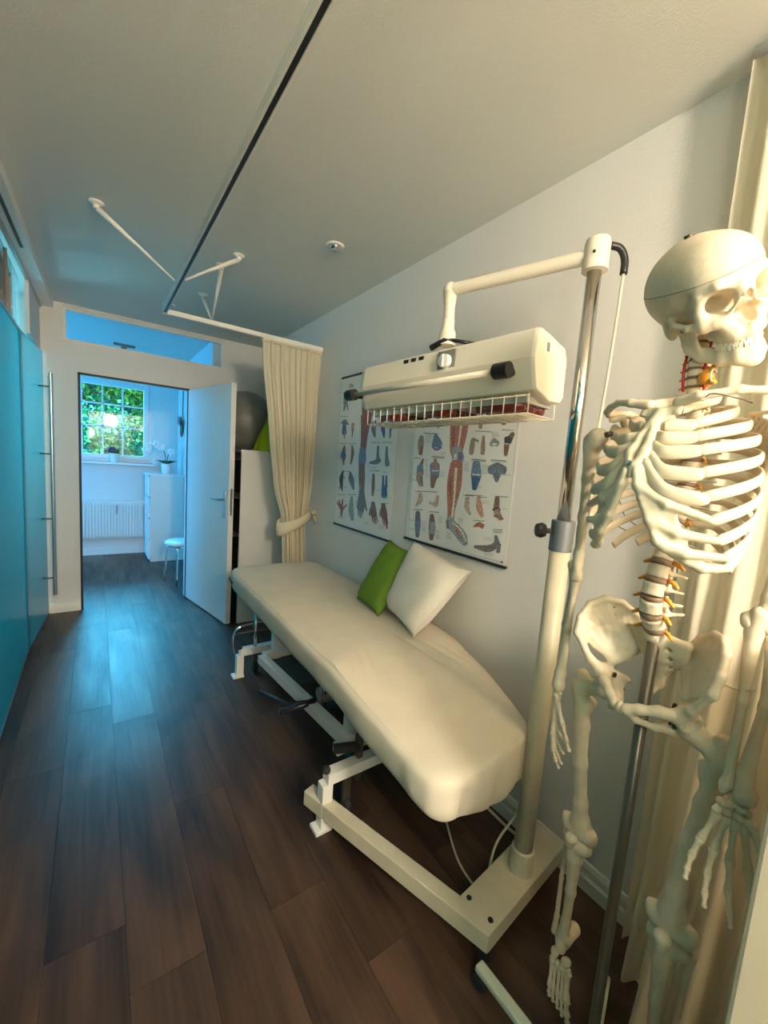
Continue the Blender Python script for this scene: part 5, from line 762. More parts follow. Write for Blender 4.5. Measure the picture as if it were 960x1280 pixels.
tag(fc, 'pale cable lying along the foot of the right wall behind the couch', 'cable')

# ---------------------------------------------------------------- drape in the corner and the beige panel
dr = thing('window_drape', (1.28, 0.0, 0.02), 'long sheer white drape hanging beside the skeleton at the right edge', 'curtain')
NU, NV = 220, 50; V = []; F = []
for j in range(NV+1):
    t = j/NV; z = CZ-0.02 - (CZ-0.045)*t
    flare = max(0, (1.25-z)/1.25)
    for i in range(NU+1):
        u = i/NU; y = 0.425 - 1.37*u + 0.010*math.sin(3*t+2)*(1-u)
        amp = 0.020+0.030*flare
        ph = u*2*PI*17 + 0.9*math.sin(u*11)
        x = 1.315 + amp*(math.sin(ph)+0.4*math.sin(u*2*PI*6.7+1)) - 0.13*flare**1.3*math.exp(-((y-0.24)/0.12)**2) - 0.05*flare*(1 if u > 0.1 else u/0.1)
        if z < 0.45: y += 0.03*(0.45-z)*math.sin(u*15)
        V.append((x, y, z))
for j in range(NV):
    for i in range(NU): a = j*(NU+1)+i; F.append((a, a+1, a+NU+2, a+NU+1))
link('drape', V, F, 'drape', dr, smooth=True)
MB().tube([(1.315, 0.43, CZ-0.02), (1.315, -1.0, CZ-0.02)], 0.012, 10).build('drape_rod', 'trim', dr, smooth=True)

pn = thing('beige_cupboard', (0.90, -0.16, 0), 'plain beige cupboard edge cutting off the lower right corner before the skeleton', 'cupboard')
MB().box(0.700, 1.10, -0.42, 0.088, 0.10, 1.22).build('carcass', 'panel', pn, bevel=0.006)
MB().box(0.80, 1.02, -0.40, -0.01, 0.0, 0.102).build('plinth', 'dark', pn)

# ---------------------------------------------------------------- far room furniture
rd = thing('radiator', (-0.04, 6.29, 0.22), 'white panel radiator under the window of the far room', 'radiator')
V = []; F = []; x0, x1 = -0.62, 0.535; N = 34
for k, z in enumerate((0.245, 0.262, 0.675, 0.692)):
    for i in range(N*4+1):
        x = x0+0.015+(x1-x0-0.03)*i/(N*4); ph = i % 4; d = (0.018 if ph in (1, 2) else 0.0) * (1 if k in (1, 2) else 0)
        V.append((x, 6.262-d, z))
W_ = N*4+1
for k in range(3):
    for i in range(N*4): a = k*W_+i; F.append((a, a+1, a+W_+1, a+W_))
link('ribbed_front', V, F, 'white', rd)
MB().box(x0, x1, 6.264, 6.335, 0.232, 0.705).build('body', 'white', rd, bevel=0.004)
MB().box(x0-0.002, x1+0.002, 6.255, 6.338, 0.700, 0.716).build('top_grille', 'white', rd, bevel=0.003)
MB().box(-0.004+0.22-0.02, 0.22+0.004-0.004, 6.245, 6.262, 0.55, 0.66).build('meter', 'greymetal', rd)
ch = thing('drawer_chest', (0.73, 6.0, 0), 'tall white chest with drawers in the far room, side panel towards the door', 'chest')
MB().box(0.545, 0.925, 5.765, 5.785, 0.0, 1.09).build('side_panel', 'cupboard', ch, bevel=0.002)
MB().box(0.545, 0.925, 6.20, 6.22, 0.0, 1.09).build('side_panel', 'cupboard', ch, bevel=0.002)
MB().box(0.505, 0.928, 5.760, 6.225, 1.09, 1.112).build('top', 'white', ch, bevel=0.002)
MB().box(0.56, 0.925, 5.785, 6.20, 0.02, 1.09).build('carcass', 'white', ch)
for i in range(4):
    z = 0.03+0.265*i
    d = MB().box(0.522, 0.545, 5.775, 6.21, z, z+0.255).build('drawer', 'white', ch, bevel=0.006)
    MB().tube(spline([(0.522, 5.95, z+0.13), (0.505, 5.96, z+0.13), (0.505, 6.03, z+0.13), (0.522, 6.04, z+0.13)], 4), 0.005, 8).build('pull', 'white', d, smooth=True)
st = thing('stool', (0.75, 4.74, 0), 'round white stool on bent chrome legs beside the far room doorway', 'stool')
MB().lathe([(0.0, 0.425), (0.15, 0.425), (0.168, 0.435), (0.172, 0.452), (0.160, 0.466), (0.0, 0.470)], (0.75, 4.74, 0), 32).build('seat', 'white', st, smooth=True)
MB().lathe([(0.120, 0.41), (0.132, 0.41), (0.132, 0.424), (0.120, 0.424)], (0.75, 4.74, 0), 28).build('seat_ring', 'chrome', st)
for a in (155, 245, 335, 65):
    c, s = math.cos(math.radians(a)), math.sin(math.radians(a))
    MB().tube(spline([(0.75+0.05*c, 4.74+0.05*s, 0.408), (0.75+0.125*c, 4.74+0.125*s, 0.400), (0.75+0.150*c, 4.74+0.150*s, 0.36), (0.75+0.178*c, 4.74+0.178*s, 0.012)], 5), 0.010, 10).build('leg', 'chrome', st, smooth=True)
def leafquad(mb, p, d, up, L, w):
    d = d.normalized(); s = d.cross(up); s = s.normalized() if s.length > 1e-3 else Vector((1, 0, 0))
    q = p + d*L*0.55 + up*L*0.08; e = p + d*L - up*L*0.10
    mb.add([p, q+s*w/2, e, q-s*w/2], [(0, 1, 2, 3)])
rf = random.Random(11)
vp = thing('potted_violet', (0.195, 6.33, wz0), 'small potted plant with violet flowers on the window sill', 'plant')
pv = (0.195, 6.325, wz0)
o = MB().lathe([(0.0, 0), (0.042, 0), (0.058, 0.10), (0.062, 0.102), (0.062, 0.115), (0.052, 0.115), (0.050, 0.10), (0.0, 0.098)], pv, 24).build('pot', 'pot', vp); smooth_by_angle(o)
lf = MB(); pf = MB()
for i in range(26):
    a = rf.random()*2*PI; e = rf.random()*0.9+0.1; d = Vector((math.cos(a), math.sin(a), e)); leafquad(lf, Vector(pv)+Vector((0, 0, 0.105)), d, Vector((0, 0, 1)), 0.06+0.04*rf.random(), 0.035)
for i in range(16):
    a = rf.random()*2*PI; r = 0.055*rf.random()+0.01; c = Vector(pv)+Vector((r*math.cos(a)-0.03, r*math.sin(a), 0.155+0.03*rf.random()))
    pf.ball(c, (0.016, 0.016, 0.010), 6)
lf.build('leaves', 'leaf', vp); pf.build('flowers', 'petalp', vp, smooth=True)
orc = thing('potted_orchid', (0.75, 5.95, 1.112), 'white orchid in a white pot on the far room chest', 'plant')
po = Vector((0.74, 5.93, 1.112))
o = MB().lathe([(0.0, 0), (0.048, 0), (0.060, 0.12), (0.064, 0.13), (0.055, 0.13), (0.052, 0.11), (0.0, 0.11)], po, 24).build('pot', 'pot', orc); smooth_by_angle(o)
lf = MB()
for i in range(7):
    a = i*0.9; leafquad(lf, po+Vector((0, 0, 0.12)), Vector((math.cos(a), math.sin(a), 0.5)), Vector((0, 0, 1)), 0.15, 0.05)
lf.build('leaves', 'leaf', orc)
stems = [spline([po+Vector((0, 0, 0.12)), po+Vector((-0.03, -0.02, 0.28)), po+Vector((-0.10, -0.03, 0.36)), po+Vector((-0.19, -0.03, 0.33)), po+Vector((-0.24, -0.03, 0.24))], 5),
         spline([po+Vector((0, 0, 0.12)), po+Vector((0.02, -0.03, 0.26)), po+Vector((0.05, -0.05, 0.30)), po+Vector((0.09, -0.06, 0.26))], 5)]
for sp_ in stems:
    s = MB().tube(sp_, 0.004, 6).build('stem', 'leaf', orc, smooth=True)
    for p in sp_[8:]:
        if rf.random() < 0.85:
            b = MB(); c = Vector(p)+Vector((rf.uniform(-.02, .02), rf.uniform(-.03, .01), rf.uniform(-.02, .02)))
            for k in range(5):
                a = 2*PI*k/5+rf.random(); cc_ = c+Vector((0.024*math.cos(a), -0.004, 0.024*math.sin(a))); b.ball(cc_, (0.022, 0.007, 0.022), 6)
            b.build('blossom', 'petalw', s, smooth=True)
om = thing('wall_ornament', (0.90, 5.97, 1.62), 'dark bird-like ornament hanging by a cord on the far room wall', 'ornament')
oc = Vector((0.905, 5.9, 1.75))
MB().tube([oc+Vector((0.012, 0, 0.09)), oc+Vector((0.018, 0, 0.55))], 0.006, 6).build('cord', 'dsteel', om)
b = MB(); b.ball(oc+Vector((0, 0, -0.05)), (0.018, 0.055, 0.11), 10); b.ball(oc+Vector((-0.01, -0.01, 0.07)), (0.015, 0.035, 0.04), 8); b.build('body', 'dsteel', om, smooth=True)
for dy in (-1, 1):
    MB().add([oc+Vector((0, 0, 0.05)), oc+Vector((-0.03, dy*0.09, 0.12)), oc+Vector((-0.035, dy*0.10, 0.03)), oc+Vector((-0.008, dy*0.03, -0.02))], [(0, 1, 2, 3)]).build('wing', 'steel', om).modifiers.new('t', 'SOLIDIFY').thickness = 0.005
pe = thing('pendant_lamp', (0.255, 5.35, CZ), 'pendant lamp stem on the far room ceiling seen through the transom', 'ceiling light')
MB().box(0.16, 0.355, 5.32, 5.38, CZ-0.022, CZ-0.001).build('canopy', 'dsteel', pe, bevel=0.003)
MB().box(0.228, 0.278, 5.33, 5.37, CZ-0.30, CZ-0.020).build('stem', 'dsteel', pe, bevel=0.003)
MB().lathe([(0.02, 0), (0.12, -0.05), (0.125, -0.06), (0.02, -0.01)], (0.253, 5.35, CZ-0.30), 24).build('shade', 'white', pe, smooth=True)

# ---------------------------------------------------------------- the garden outside
struct(MB().box(-6, 5, 6.56, 14, 0.55, 0.75).build('garden_ground', 'soil'))
gw = thing('garden_wall', (0, 9.4, 0.75), 'grey stone garden wall behind the bushes outside the window', 'wall')
rw = random.Random(5)
z = 0.75
stone_me = {}
for row in range(6):
    x = -2.6 - rw.random()*0.3
    while x < 1.7:
        L = rw.choice((0.26, 0.34, 0.42)); dpt_ = rw.uniform(0, 0.05)
        key = (L, rw.randrange(3))
        if key not in stone_me:
            o = MB().box(0.008, L-0.008, 0, 0.25, 0.008, 0.182).build('stone', 'gwall', gw, loc=(0, 0, 0)); me = o.data
            stone_me[key] = me; bpy.data.objects.remove(o)
            rs = random.Random(hash(key) & 255)
            for v in me.vertices: v.co += Vector((rs.uniform(-.008, .008), rs.uniform(-.03, .02), rs.uniform(-.008, .008))) + Vector((0, 0, 0))
            zero = wl(gw)
            for v in me.vertices: v.co += zero
        o = bpy.data.objects.new('stone', stone_me[key]); COL.objects.link(o); o.parent = gw; o.location = Vector((x, 9.35-dpt_, z)) - zero
        x += L
    z += 0.19
MB().box(-2.7, 1.8, 9.45, 9.62, 0.75, z).build('mortar_core', 'soil', gw)
def bush(name, c, R, n, mats, label, seed, trunk=True, L=0.11):
    r = random.Random(seed); t = thing(name, (c[0], c[1], 0.75), label, 'bush' if R[2] < 0.9 else 'tree', 'garden plants outside the window')
    mbs = {m: MB() for m in mats}
    clumps = [Vector((r.gauss(0, .5), r.gauss(0, .5), r.gauss(0, .5))) for _ in range(26)]
    for i in range(n):
        q = r.choice(clumps)+Vector((r.gauss(0, .22), r.gauss(0, .22), r.gauss(0, .22)))
        p = Vector((c[0]+q.x*R[0], c[1]+q.y*R[1], max(0.78, c[2]+q.z*R[2])))
        d = Vector((r.gauss(0, 1), r.gauss(0, 1), r.gauss(-.2, .7))); leafquad(mbs[r.choice(mats)], p, d, Vector((r.gauss(0, .4), r.gauss(0, .4), 1)).normalized(), L*(0.6+r.random()*0.8), L*0.55)
    for m, b in mbs.items():
        o = b.build('foliage', m, t); o['kind'] = 'stuff'
    for k in range(4 if trunk else 2):
        e = Vector(c)+Vector((r.uniform(-1, 1)*R[0], r.uniform(-.6, .6)*R[1], r.uniform(0, 0.8)*R[2])); b0 = Vector((c[0]+r.uniform(-.08, .08), c[1]+.05, 0.75))
        MB().tube(spline([b0, b0.lerp(e, 0.5)+Vector((r.uniform(-.15, .15), 0, .2)), e], 5), [0.035-0.0025*i for i in range(11)], 7).build('branch', 'bark', t, smooth=True)
bush('garden_tree', (0.55, 9.0, 2.35), (0.55, 0.4, 0.75), 2600, ['bush1', 'bush3'], 'bright green leafy tree in the upper right window panes', 1)
bush('garden_tree', (-0.35, 9.0, 2.40), (0.55, 0.4, 0.80), 2400, ['bush1', 'bush2'], 'darker green tree crossing the upper left window panes', 2)
bush('garden_shrub', (-0.10, 8.1, 1.52), (0.36, 0.25, 0.46), 2200, ['bush2', 'bush1'], 'bluish shrub behind the lower left window panes', 3, False, 0.09)
bush('garden_shrub', (0.56, 8.1, 1.45), (0.32, 0.22, 0.42), 2000, ['bush2', 'bush1'], 'ivy-like shrub against the stone wall behind the lower right panes', 4, False, 0.08)
bush('garden_hedge', (-0.2, 10.6, 2.3), (2.2, 0.4, 1.0), 2600, ['bush2', 'bush3'], 'tall hedge rising behind the stone garden wall', 5, True, 0.16)
# ---------------------------------------------------------------- the skeleton and its stand
# bones are shaped as smooth distance fields and skinned once
def sd_cap(p, a, b, ra, rb):
    a = np.array(a, float); b = np.array(b, float); ab = b-a; L2 = max(1e-12, ab@ab)
    t = np.clip(((p-a)@ab)/L2, 0, 1); d = p-(a+t[..., None]*ab)
    return np.sqrt((d*d).sum(-1)) - (ra+(rb-ra)*t)
def sd_ell(p, c, r, rot=None):
    q = p-np.array(c, float)
    if rot is not None: q = q@np.array(rot)
    r = np.array(r, float); k0 = np.sqrt(((q/r)**2).sum(-1)); k1 = np.sqrt(((q/(r*r))**2).sum(-1))+1e-9
    return k0*(k0-1)/k1
def sd_tri(p, a, b, c, th):
    a, b, c = (np.array(x, float) for x in (a, b, c)); ba = b-a; cb = c-b; ac = a-c; n = np.cross(ba, ac); pa = p-a; pb = p-b; pc = p-c
    def seg(e, q):
        t = np.clip((q@e)/(e@e), 0, 1); d = q-t[..., None]*e; return (d*d).sum(-1)
    s = np.sign(pa@np.cross(ba, n))+np.sign(pb@np.cross(cb, n))+np.sign(pc@np.cross(ac, n))
    m = np.minimum(np.minimum(seg(ba, pa), seg(cb, pb)), seg(ac, pc)); pl = (pa@n)**2/(n@n)
    return np.sqrt(np.where(s < 2, m, pl)) - th
def smin(a, b, k):
    h = np.clip(0.5+0.5*(b-a)/k, 0, 1); return b+(a-b)*h-k*h*(1-h)
def smax(a, b, k): return -smin(-a, -b, k)
def chain(p, pts, rads, k=0.004):
    d = None
    for i in range(len(pts)-1):
        e = sd_cap(p, pts[i], pts[i+1], rads[i], rads[i+1]); d = e if d is None else smin(d, e, k)
    return d
def skin(fn, lo, hi, h):
    lo = np.array(lo, float); hi = np.array(hi, float); n = np.maximum(3, np.ceil((hi-lo)/h).astype(int)+1)
    ax = [lo[i]+h*np.arange(n[i]) for i in range(3)]
    P = np.stack(np.meshgrid(*ax, indexing='ij'), -1); D = fn(P)
    ins = D < 0
    cnt = np.zeros(n-1, int); acc = np.zeros((*(n-1), 3)); 
    E = np.zeros(n-1, int)
    sl = lambda o: tuple(slice(o[i], n[i]-1+o[i]) for i in range(3))
    cor = [(i, j, k) for i in (0, 1) for j in (0, 1) for k in (0, 1)]
    for a in cor:
        for b in cor:
            if sum(b[i]-a[i] for i in range(3)) == 1 and all(b[i] >= a[i] for i in range(3)):
                da, db_ = D[sl(a)], D[sl(b)]; m = (da < 0) != (db_ < 0)
                t = np.where(m, da/(da-db_+1e-15), 0)
                pos = np.array(a)[None, None, None, :] + t[..., None]*(np.array(b)-np.array(a))
                acc += np.where(m[..., None], pos, 0); E += m
    act = E > 0; idx = -np.ones(n-1, int); ii = np.argwhere(act); idx[act] = np.arange(len(ii))
    V = lo + h*(ii + acc[act]/E[act][:, None]); F = []
    for d in range(3):
        u, v = (d+1) % 3, (d+2) % 3
        s0 = [slice(None)]*3; s1 = [slice(None)]*3; s0[d] = slice(0, n[d]-1); s1[d] = slice(1, n[d])
        for w in (u, v): s0[w] = slice(1, n[w]-1); s1[w] = slice(1, n[w]-1)
        A = ins[tuple(s0)]; B = ins[tuple(s1)]; m = A != B
        q = np.argwhere(m); 
        if not len(q): continue
        fl = A[m]; q[:, u] += 1; q[:, v] += 1
        def at_(du, dv):
            c = q.copy(); c[:, u] += du; c[:, v] += dv; return idx[c[:, 0], c[:, 1], c[:, 2]]
        f = np.stack([at_(-1, -1), at_(0, -1), at_(0, 0), at_(-1, 0)], 1)
        f[~fl] = f[~fl][:, ::-1]; F.append(f)
    return V, np.concatenate(F)

S0 = Vector((0.86, 0.295, 0.0)); th = math.radians(9)
BF = Vector((-math.cos(th), math.sin(th), 0)); BL = Vector((-math.sin(th), -math.cos(th), 0))
A3 = np.array([tuple(BF), tuple(BL), (0, 0, 1)])
def B(f, l, u): return S0 + BF*f + BL*l + Vector((0, 0, u))
def body(V): return np.asarray(V)@A3 + np.array(S0)
sk = thing('anatomical_skeleton', (S0.x, S0.y, 0.0), 'life-size cream plastic teaching skeleton hanging on a rolling stand at the right', 'skeleton')
def bone(name, fn, lo, hi, h, frame=body, m='bone', parent=None, mirror=False, label=None):
    V, Fc = skin(fn, lo, hi, h)
    if mirror: V = V*np.array([1, -1, 1]); Fc = Fc[:, ::-1]
    return link(name, frame(V) if frame else V, Fc, m, parent or sk, smooth=True, label=label)
ident = lambda V: V
def bounds(pts, pad):
    p = np.array([tuple(x) for x in pts], float); return p.min(0)-pad, p.max(0)+pad
def longbone(name, pts, rads, extra=None, h=0.004, k=0.008, m='bone', parent=None):
    allp = list(pts); 
    if extra: allp += [e[0] for e in extra]+[e[1] for e in extra]
    lo, hi = bounds(allp, max(list(rads)+[max(e[2], e[3]) for e in (extra or [])])+0.012)
    def fn(p):
        d = chain(p, pts, rads, k)
        for e in (extra or []): d = smin(d, sd_cap(p, e[0], e[1], e[2], e[3]), k)
        return d
    return bone(name, fn, lo, hi, h, frame=None, m=m, parent=parent)

# ---- skull (own frame: x forward, y left, z up, origin between the ears)
SO = Vector((0.8430, 0.2880, 1.7360))
AS = 0.922*np.array(((-0.5384, -0.7820, -0.3139), (0.6181, -0.6197, 0.4837), (-0.5728, 0.0664, 0.8170)))   # head turned to its left, drooping and tilted
def skf(V): return np.asarray(V)@AS + np.array(SO)
def skull_fn(p):
    q = p.copy(); q[..., 1] = np.abs(q[..., 1])
    d = sd_ell(p, (-0.012, 0, 0.050), (0.094, 0.071, 0.070))
    d = smin(d, sd_ell(p, (-0.050, 0, 0.030), (0.058, 0.062, 0.056)), 0.03)
    d = smin(d, sd_ell(p, (0.040, 0, 0.050), (0.046, 0.055, 0.052)), 0.03)
    d = smin(d, sd_ell(p, (-0.025, 0, -0.005), (0.06, 0.052, 0.03)), 0.02)
    d = smin(d, sd_ell(q, (-0.024, 0.052, -0.020), (0.014, 0.011, 0.022)), 0.012)      # mastoid
    # temple hollow behind the brow
    d = smax(d, -sd_ell(q, (0.048, 0.082, 0.020), (0.030, 0.024, 0.036)), 0.012)
    # brow, cheek bone and upper jaw
    f = chain(q, [(0.086, 0.006, 0.034), (0.083, 0.034, 0.042), (0.064, 0.051, 0.034)], [0.010, 0.0075, 0.008], 0.006)
    f = smin(f, chain(q, [(0.064, 0.051, 0.034), (0.061, 0.053, 0.008), (0.063, 0.049, -0.014)], [0.008, 0.0075, 0.0125], 0.006), 0.006)
    f = smin(f, chain(q, [(0.063, 0.049, -0.014), (0.074, 0.038, -0.014), (0.084, 0.024, -0.002), (0.088, 0.013, 0.012), (0.090, 0.007, 0.030)], [0.0125, 0.0105, 0.007, 0.006, 0.007], 0.006), 0.006)
    f = smin(f, chain(q, [(0.090, 0.003, 0.034), (0.099, 0.004, 0.014)], [0.009, 0.0045], 0.006), 0.006)
    f = smin(f, sd_ell(q, (0.064, 0.014, -0.034), (0.030, 0.020, 0.024)), 0.010)
    f = smin(f, chain(q, [(0.092, 0.004, -0.047), (0.086, 0.018, -0.046), (0.066, 0.027, -0.046), (0.046, 0.030, -0.044)], [0.0085, 0.0085, 0.008, 0.006], 0.006), 0.008)
    f = smin(f, chain(q, [(0.079, 0.030, -0.014), (0.080, 0.022, -0.042)], [0.009, 0.009], 0.006), 0.008)
    f = smin(f, chain(q, [(0.095, 0.0, -0.032), (0.095, 0.0, -0.046)], [0.006, 0.007], 0.006), 0.006)
    d = smin(d, f, 0.007)
    d = smin(d, sd_ell(q, (0.045, 0.026, 0.010), (0.030, 0.026, 0.030)), 0.01)
    # hollows
    ey = sd_ell(q, (0.086, 0.034, 0.015), (0.024, 0.0205, 0.0215)); ey = smin(ey, sd_ell(q, (0.060, 0.026, 0.012), (0.028, 0.015, 0.014)), 0.01)
    d = smax(d, -ey, 0.004)
    ns = sd_ell(q, (0.092, 0.005, -0.014), (0.026, 0.0105, 0.019)); ns = smin(ns, sd_ell(q, (0.094, 0.001, 0.006), (0.024, 0.0065, 0.016)), 0.006)
    d = smax(d, -ns, 0.003)
    d = smax(d, -sd_ell(q, (0.040, 0.058, -0.004), (0.017, 0.0062, 0.03)), 0.004)
    d = smin(d, chain(q, [(0.061, 0.052, -0.013), (0.045, 0.064, -0.012), (0.020, 0.069, -0.006), (-0.006, 0.061, 0.0)], [0.0085, 0.0060, 0.0052, 0.006], 0.004), 0.006)
    d = smax(d, -sd_ell(q, (-0.003, 0.066, -0.006), (0.005, 0.012, 0.004)), 0.003)     # ear opening
    d = smax(d, -sd_ell(p, (0.020, 0, -0.050), (0.040, 0.021, 0.030)), 0.006)          # palate
    return d
skl = bone('skull', skull_fn, (-0.115, -0.085, -0.070), (0.115, 0.085, 0.130), 0.0026, frame=skf)
ring = []
for k in range(97):           # saw line round the skull cap
    a = 2*PI*k/96; dx, dy = math.cos(a), math.sin(a); lo_, hi_ = 0.02, 0.13
    for _ in range(24):
        r_ = (lo_+hi_)/2; P_ = np.array([[-0.012+r_*dx, r_*dy, 0.050+0.05*r_*dx]])
        if skull_fn(P_)[0] < 0: lo_ = r_
        else: hi_ = r_
    ring.append((-0.012+lo_*dx, lo_*dy, 0.050+0.05*lo_*dx))
MB().tube([tuple(v) for v in skf(np.array(ring))], 0.00075, 5, caps=False).build('saw_line', 'seamline', skl)
def jaw_fn(p):
    q = p.copy(); q[..., 1] = np.abs(q[..., 1])
    d = chain(q, [(0.086, 0.0, -0.088), (0.082, 0.016, -0.088), (0.064, 0.030, -0.086), (0.030, 0.042, -0.078), (0.008, 0.048, -0.062)], [0.0115, 0.0105, 0.0085, 0.0075, 0.0065], 0.006)
    d = smin(d, chain(q, [(0.087, 0.0, -0.073), (0.081, 0.016, -0.073), (0.062, 0.027, -0.071), (0.034, 0.036, -0.066)], [0.008, 0.008, 0.007, 0.006], 0.006), 0.010)
    d = smin(d, sd_ell(p, (0.092, 0, -0.098), (0.010, 0.016, 0.010)), 0.010)
    for a, b, c in (((0.034, 0.042, -0.076), (0.002, 0.049, -0.052), (0.030, 0.050, -0.016)), ((0.002, 0.049, -0.052), (0.030, 0.050, -0.016), (-0.004, 0.052, -0.012)), ((0.034, 0.042, -0.076), (0.002, 0.049, -0.052), (0.006, 0.049, -0.066))):
        d = smin(d, sd_tri(q, a, b, c, 0.0036), 0.005)
    d = smin(d, sd_ell(q, (-0.004, 0.052, -0.010), (0.006, 0.009, 0.006)), 0.005)
    d = smax(d, -sd_ell(q, (0.014, 0.0505, -0.004), (0.008, 0.02, 0.009)), 0.004)
    return d
jaw = bone('lower_jaw', jaw_fn, (-0.02, -0.070, -0.115), (0.112, 0.070, 0.005), 0.0026, frame=skf, parent=skl)
for nm, z0, dz, par in (('upper_tooth', -0.0535, -1, skl), ('lower_tooth', -0.0655, 1, jaw)):
    tp = spline([(0.094, 0.0, 0), (0.091, 0.011, 0), (0.083, 0.020, 0), (0.068, 0.0275, 0), (0.048, 0.032, 0)], 8)
    cum = [0]
    for a, b in zip(tp, tp[1:]): cum.append(cum[-1]+(b-a).length)
    wd = [0.0082, 0.007, 0.0072, 0.0068, 0.0068, 0.0095, 0.0095] if dz < 0 else [0.0056, 0.006, 0.0068, 0.0068, 0.007, 0.010, 0.010]
    s = 0
    for i, wv in enumerate(wd):
        c = s+wv/2; s += wv
        j = max(k for k in range(len(cum)) if cum[k] <= c); j = min(j, len(tp)-2); t = (c-cum[j])/(cum[j+1]-cum[j]); P = tp[j].lerp(tp[j+1], t); D_ = (tp[j+1]-tp[j]).normalized()
        for sg in (1, -1):
            b = MB(); n = Vector((D_.y, -D_.x, 0))
            dep = 0.0035 if i < 3 else 0.0050; hgt = 0.0075 if i in (0, 2) else 0.0062
            V = []
            for zz, sw, sd_ in ((z0-dz*0.003, 0.36, 0.8), (z0+dz*hgt*0.5, 0.47, 1.0), (z0+dz*hgt, 0.42, 0.5 if i < 3 else 0.85)):
                for a_, b_ in ((-1, -1), (1, -1), (1, 1), (-1, 1)):
                    q = P + D_*(a_*sw*wv) + n*(b_*dep*sd_); V.append((q.x, q.y*sg, zz))
            Fq = []
            for r_ in range(2):
                for k in range(4): Fq.append((r_*4+k, r_*4+(k+1) % 4, r_*4+4+(k+1) % 4, r_*4+4+k))
            Fq.append((8, 9, 10, 11))
            if (sg > 0) != (dz < 0): Fq = [f[::-1] for f in Fq]
            link(nm, skf(np.array(V)), Fq, 'tooth', par, smooth=False)
def skp(x, y, z): return Vector(skf(np.array([(x, y, z)]))[0])
for sg in (1, -1):
    MB().ball(skp(0.012, sg*0.054, -0.022), 0.0032, 8).build('jaw_screw', 'artery', jaw, smooth=True)
    MB().tube(spline([skp(0.0, sg*0.056, 0.0), skp(0.004, sg*0.060, -0.010), skp(0.002, sg*0.057, -0.020)], 4), 0.0010, 6).build('jaw_spring', 'chrome', jaw)
MB().tube([skp(-0.02, 0, 0.119), skp(-0.02, 0, 0.124)], 0.006, 10).build('crown_screw', 'wire', skl)

# ---- spine
def vert_mesh(rw, rd_, hh, sp, tv, drop, cerv=False):
    def fn(p):
        r = np.sqrt((p[..., 0]/rd_)**2+(p[..., 1]/rw)**2); waist = 1-0.10*(1-(np.clip(p[..., 2]/hh, -1, 1))**2)*1.0
        rad = (r-waist)*min(rw, rd_); d = smax(rad, np.abs(p[..., 2])-hh, 0.004)
        q = p.copy(); q[..., 1] = np.abs(q[..., 1])
        d = smin(d, chain(q, [(-rd_*0.7, rw*0.55, hh*0.4), (-rd_*1.5, rw*0.62, hh*0.2), (-rd_*2.1, 0.0, 0.0)], [hh*.40, hh*.42, hh*.40], 0.004), 0.004)
        d = smin(d, sd_cap(p, (-rd_*2.1, 0, 0), (-rd_*2.1-sp, 0, -drop), hh*.38, hh*.30), 0.004)
        d = smin(d, sd_cap(q, (-rd_*1.4, rw*0.6, hh*0.2), (-rd_*1.5-(0.010 if not cerv else -0.006), rw*0.6+tv, hh*.15), hh*.32, hh*.26), 0.004)
        d = smin(d, sd_ell(q, (-rd_*1.6, rw*0.62, hh*.95), (hh*.35, hh*.35, hh*.55)), 0.004)
        return d
    L = rd_*2.1+sp+0.012
    V, Fc = skin(fn, (-L, -(rw+tv+0.012), -(hh*1.6+drop+0.004)), (rd_+0.006, rw+tv+0.012, hh*1.9), 0.0032 if rw > 0.015 else 0.0026)
    return V, Fc
vm = {'c': vert_mesh(0.0125, 0.009, 0.0066, 0.014, 0.010, 0.008, True), 't': vert_mesh(0.0145, 0.0135, 0.0092, 0.022, 0.020, 0.020), 'l': vert_mesh(0.0215, 0.0165, 0.0125, 0.018, 0.022, 0.005)}
vme = {}
sp_pts = [(0.012, 1.170), (0.028, 1.204), (0.034, 1.238), (0.030, 1.272), (0.018, 1.305), (0.006, 1.335)]
tb_ = spline([(0.004, 0, 1.163), (0.024, 0, 1.195), (0.028, 0, 1.24), (0.012, 0, 1.305), (-0.008, 0, 1.36), (-0.026, 0, 1.43), (-0.030, 0, 1.50), (-0.018, 0, 1.56), (-0.002, 0, 1.60), (0.004, 0, 1.645), (-0.010, 0, 1.698)], 16)
cumz = [0]
for a, b in zip(tb_, tb_[1:]): cumz.append(cumz[-1]+(b-a).length)
def on_spine(s):
    j = 0
    while j < len(cumz)-2 and cumz[j+1] < s: j += 1
    t = (s-cumz[j])/(cumz[j+1]-cumz[j]); p = tb_[j].lerp(tb_[j+1], t); d = (tb_[min(j+3, len(tb_)-1)]-tb_[max(j-2, 0)]).normalized(); return p, d
spacing = [0.0345]*5 + [0.0240]*12 + [0.0155]*7
tot = cumz[-1]; scl = (tot-0.004)/sum(spacing); spacing = [s*scl for s in spacing]
s = 0.0; VT = []
spine = thing('spine', (S0.x, S0.y, 0), '', '') if False else None
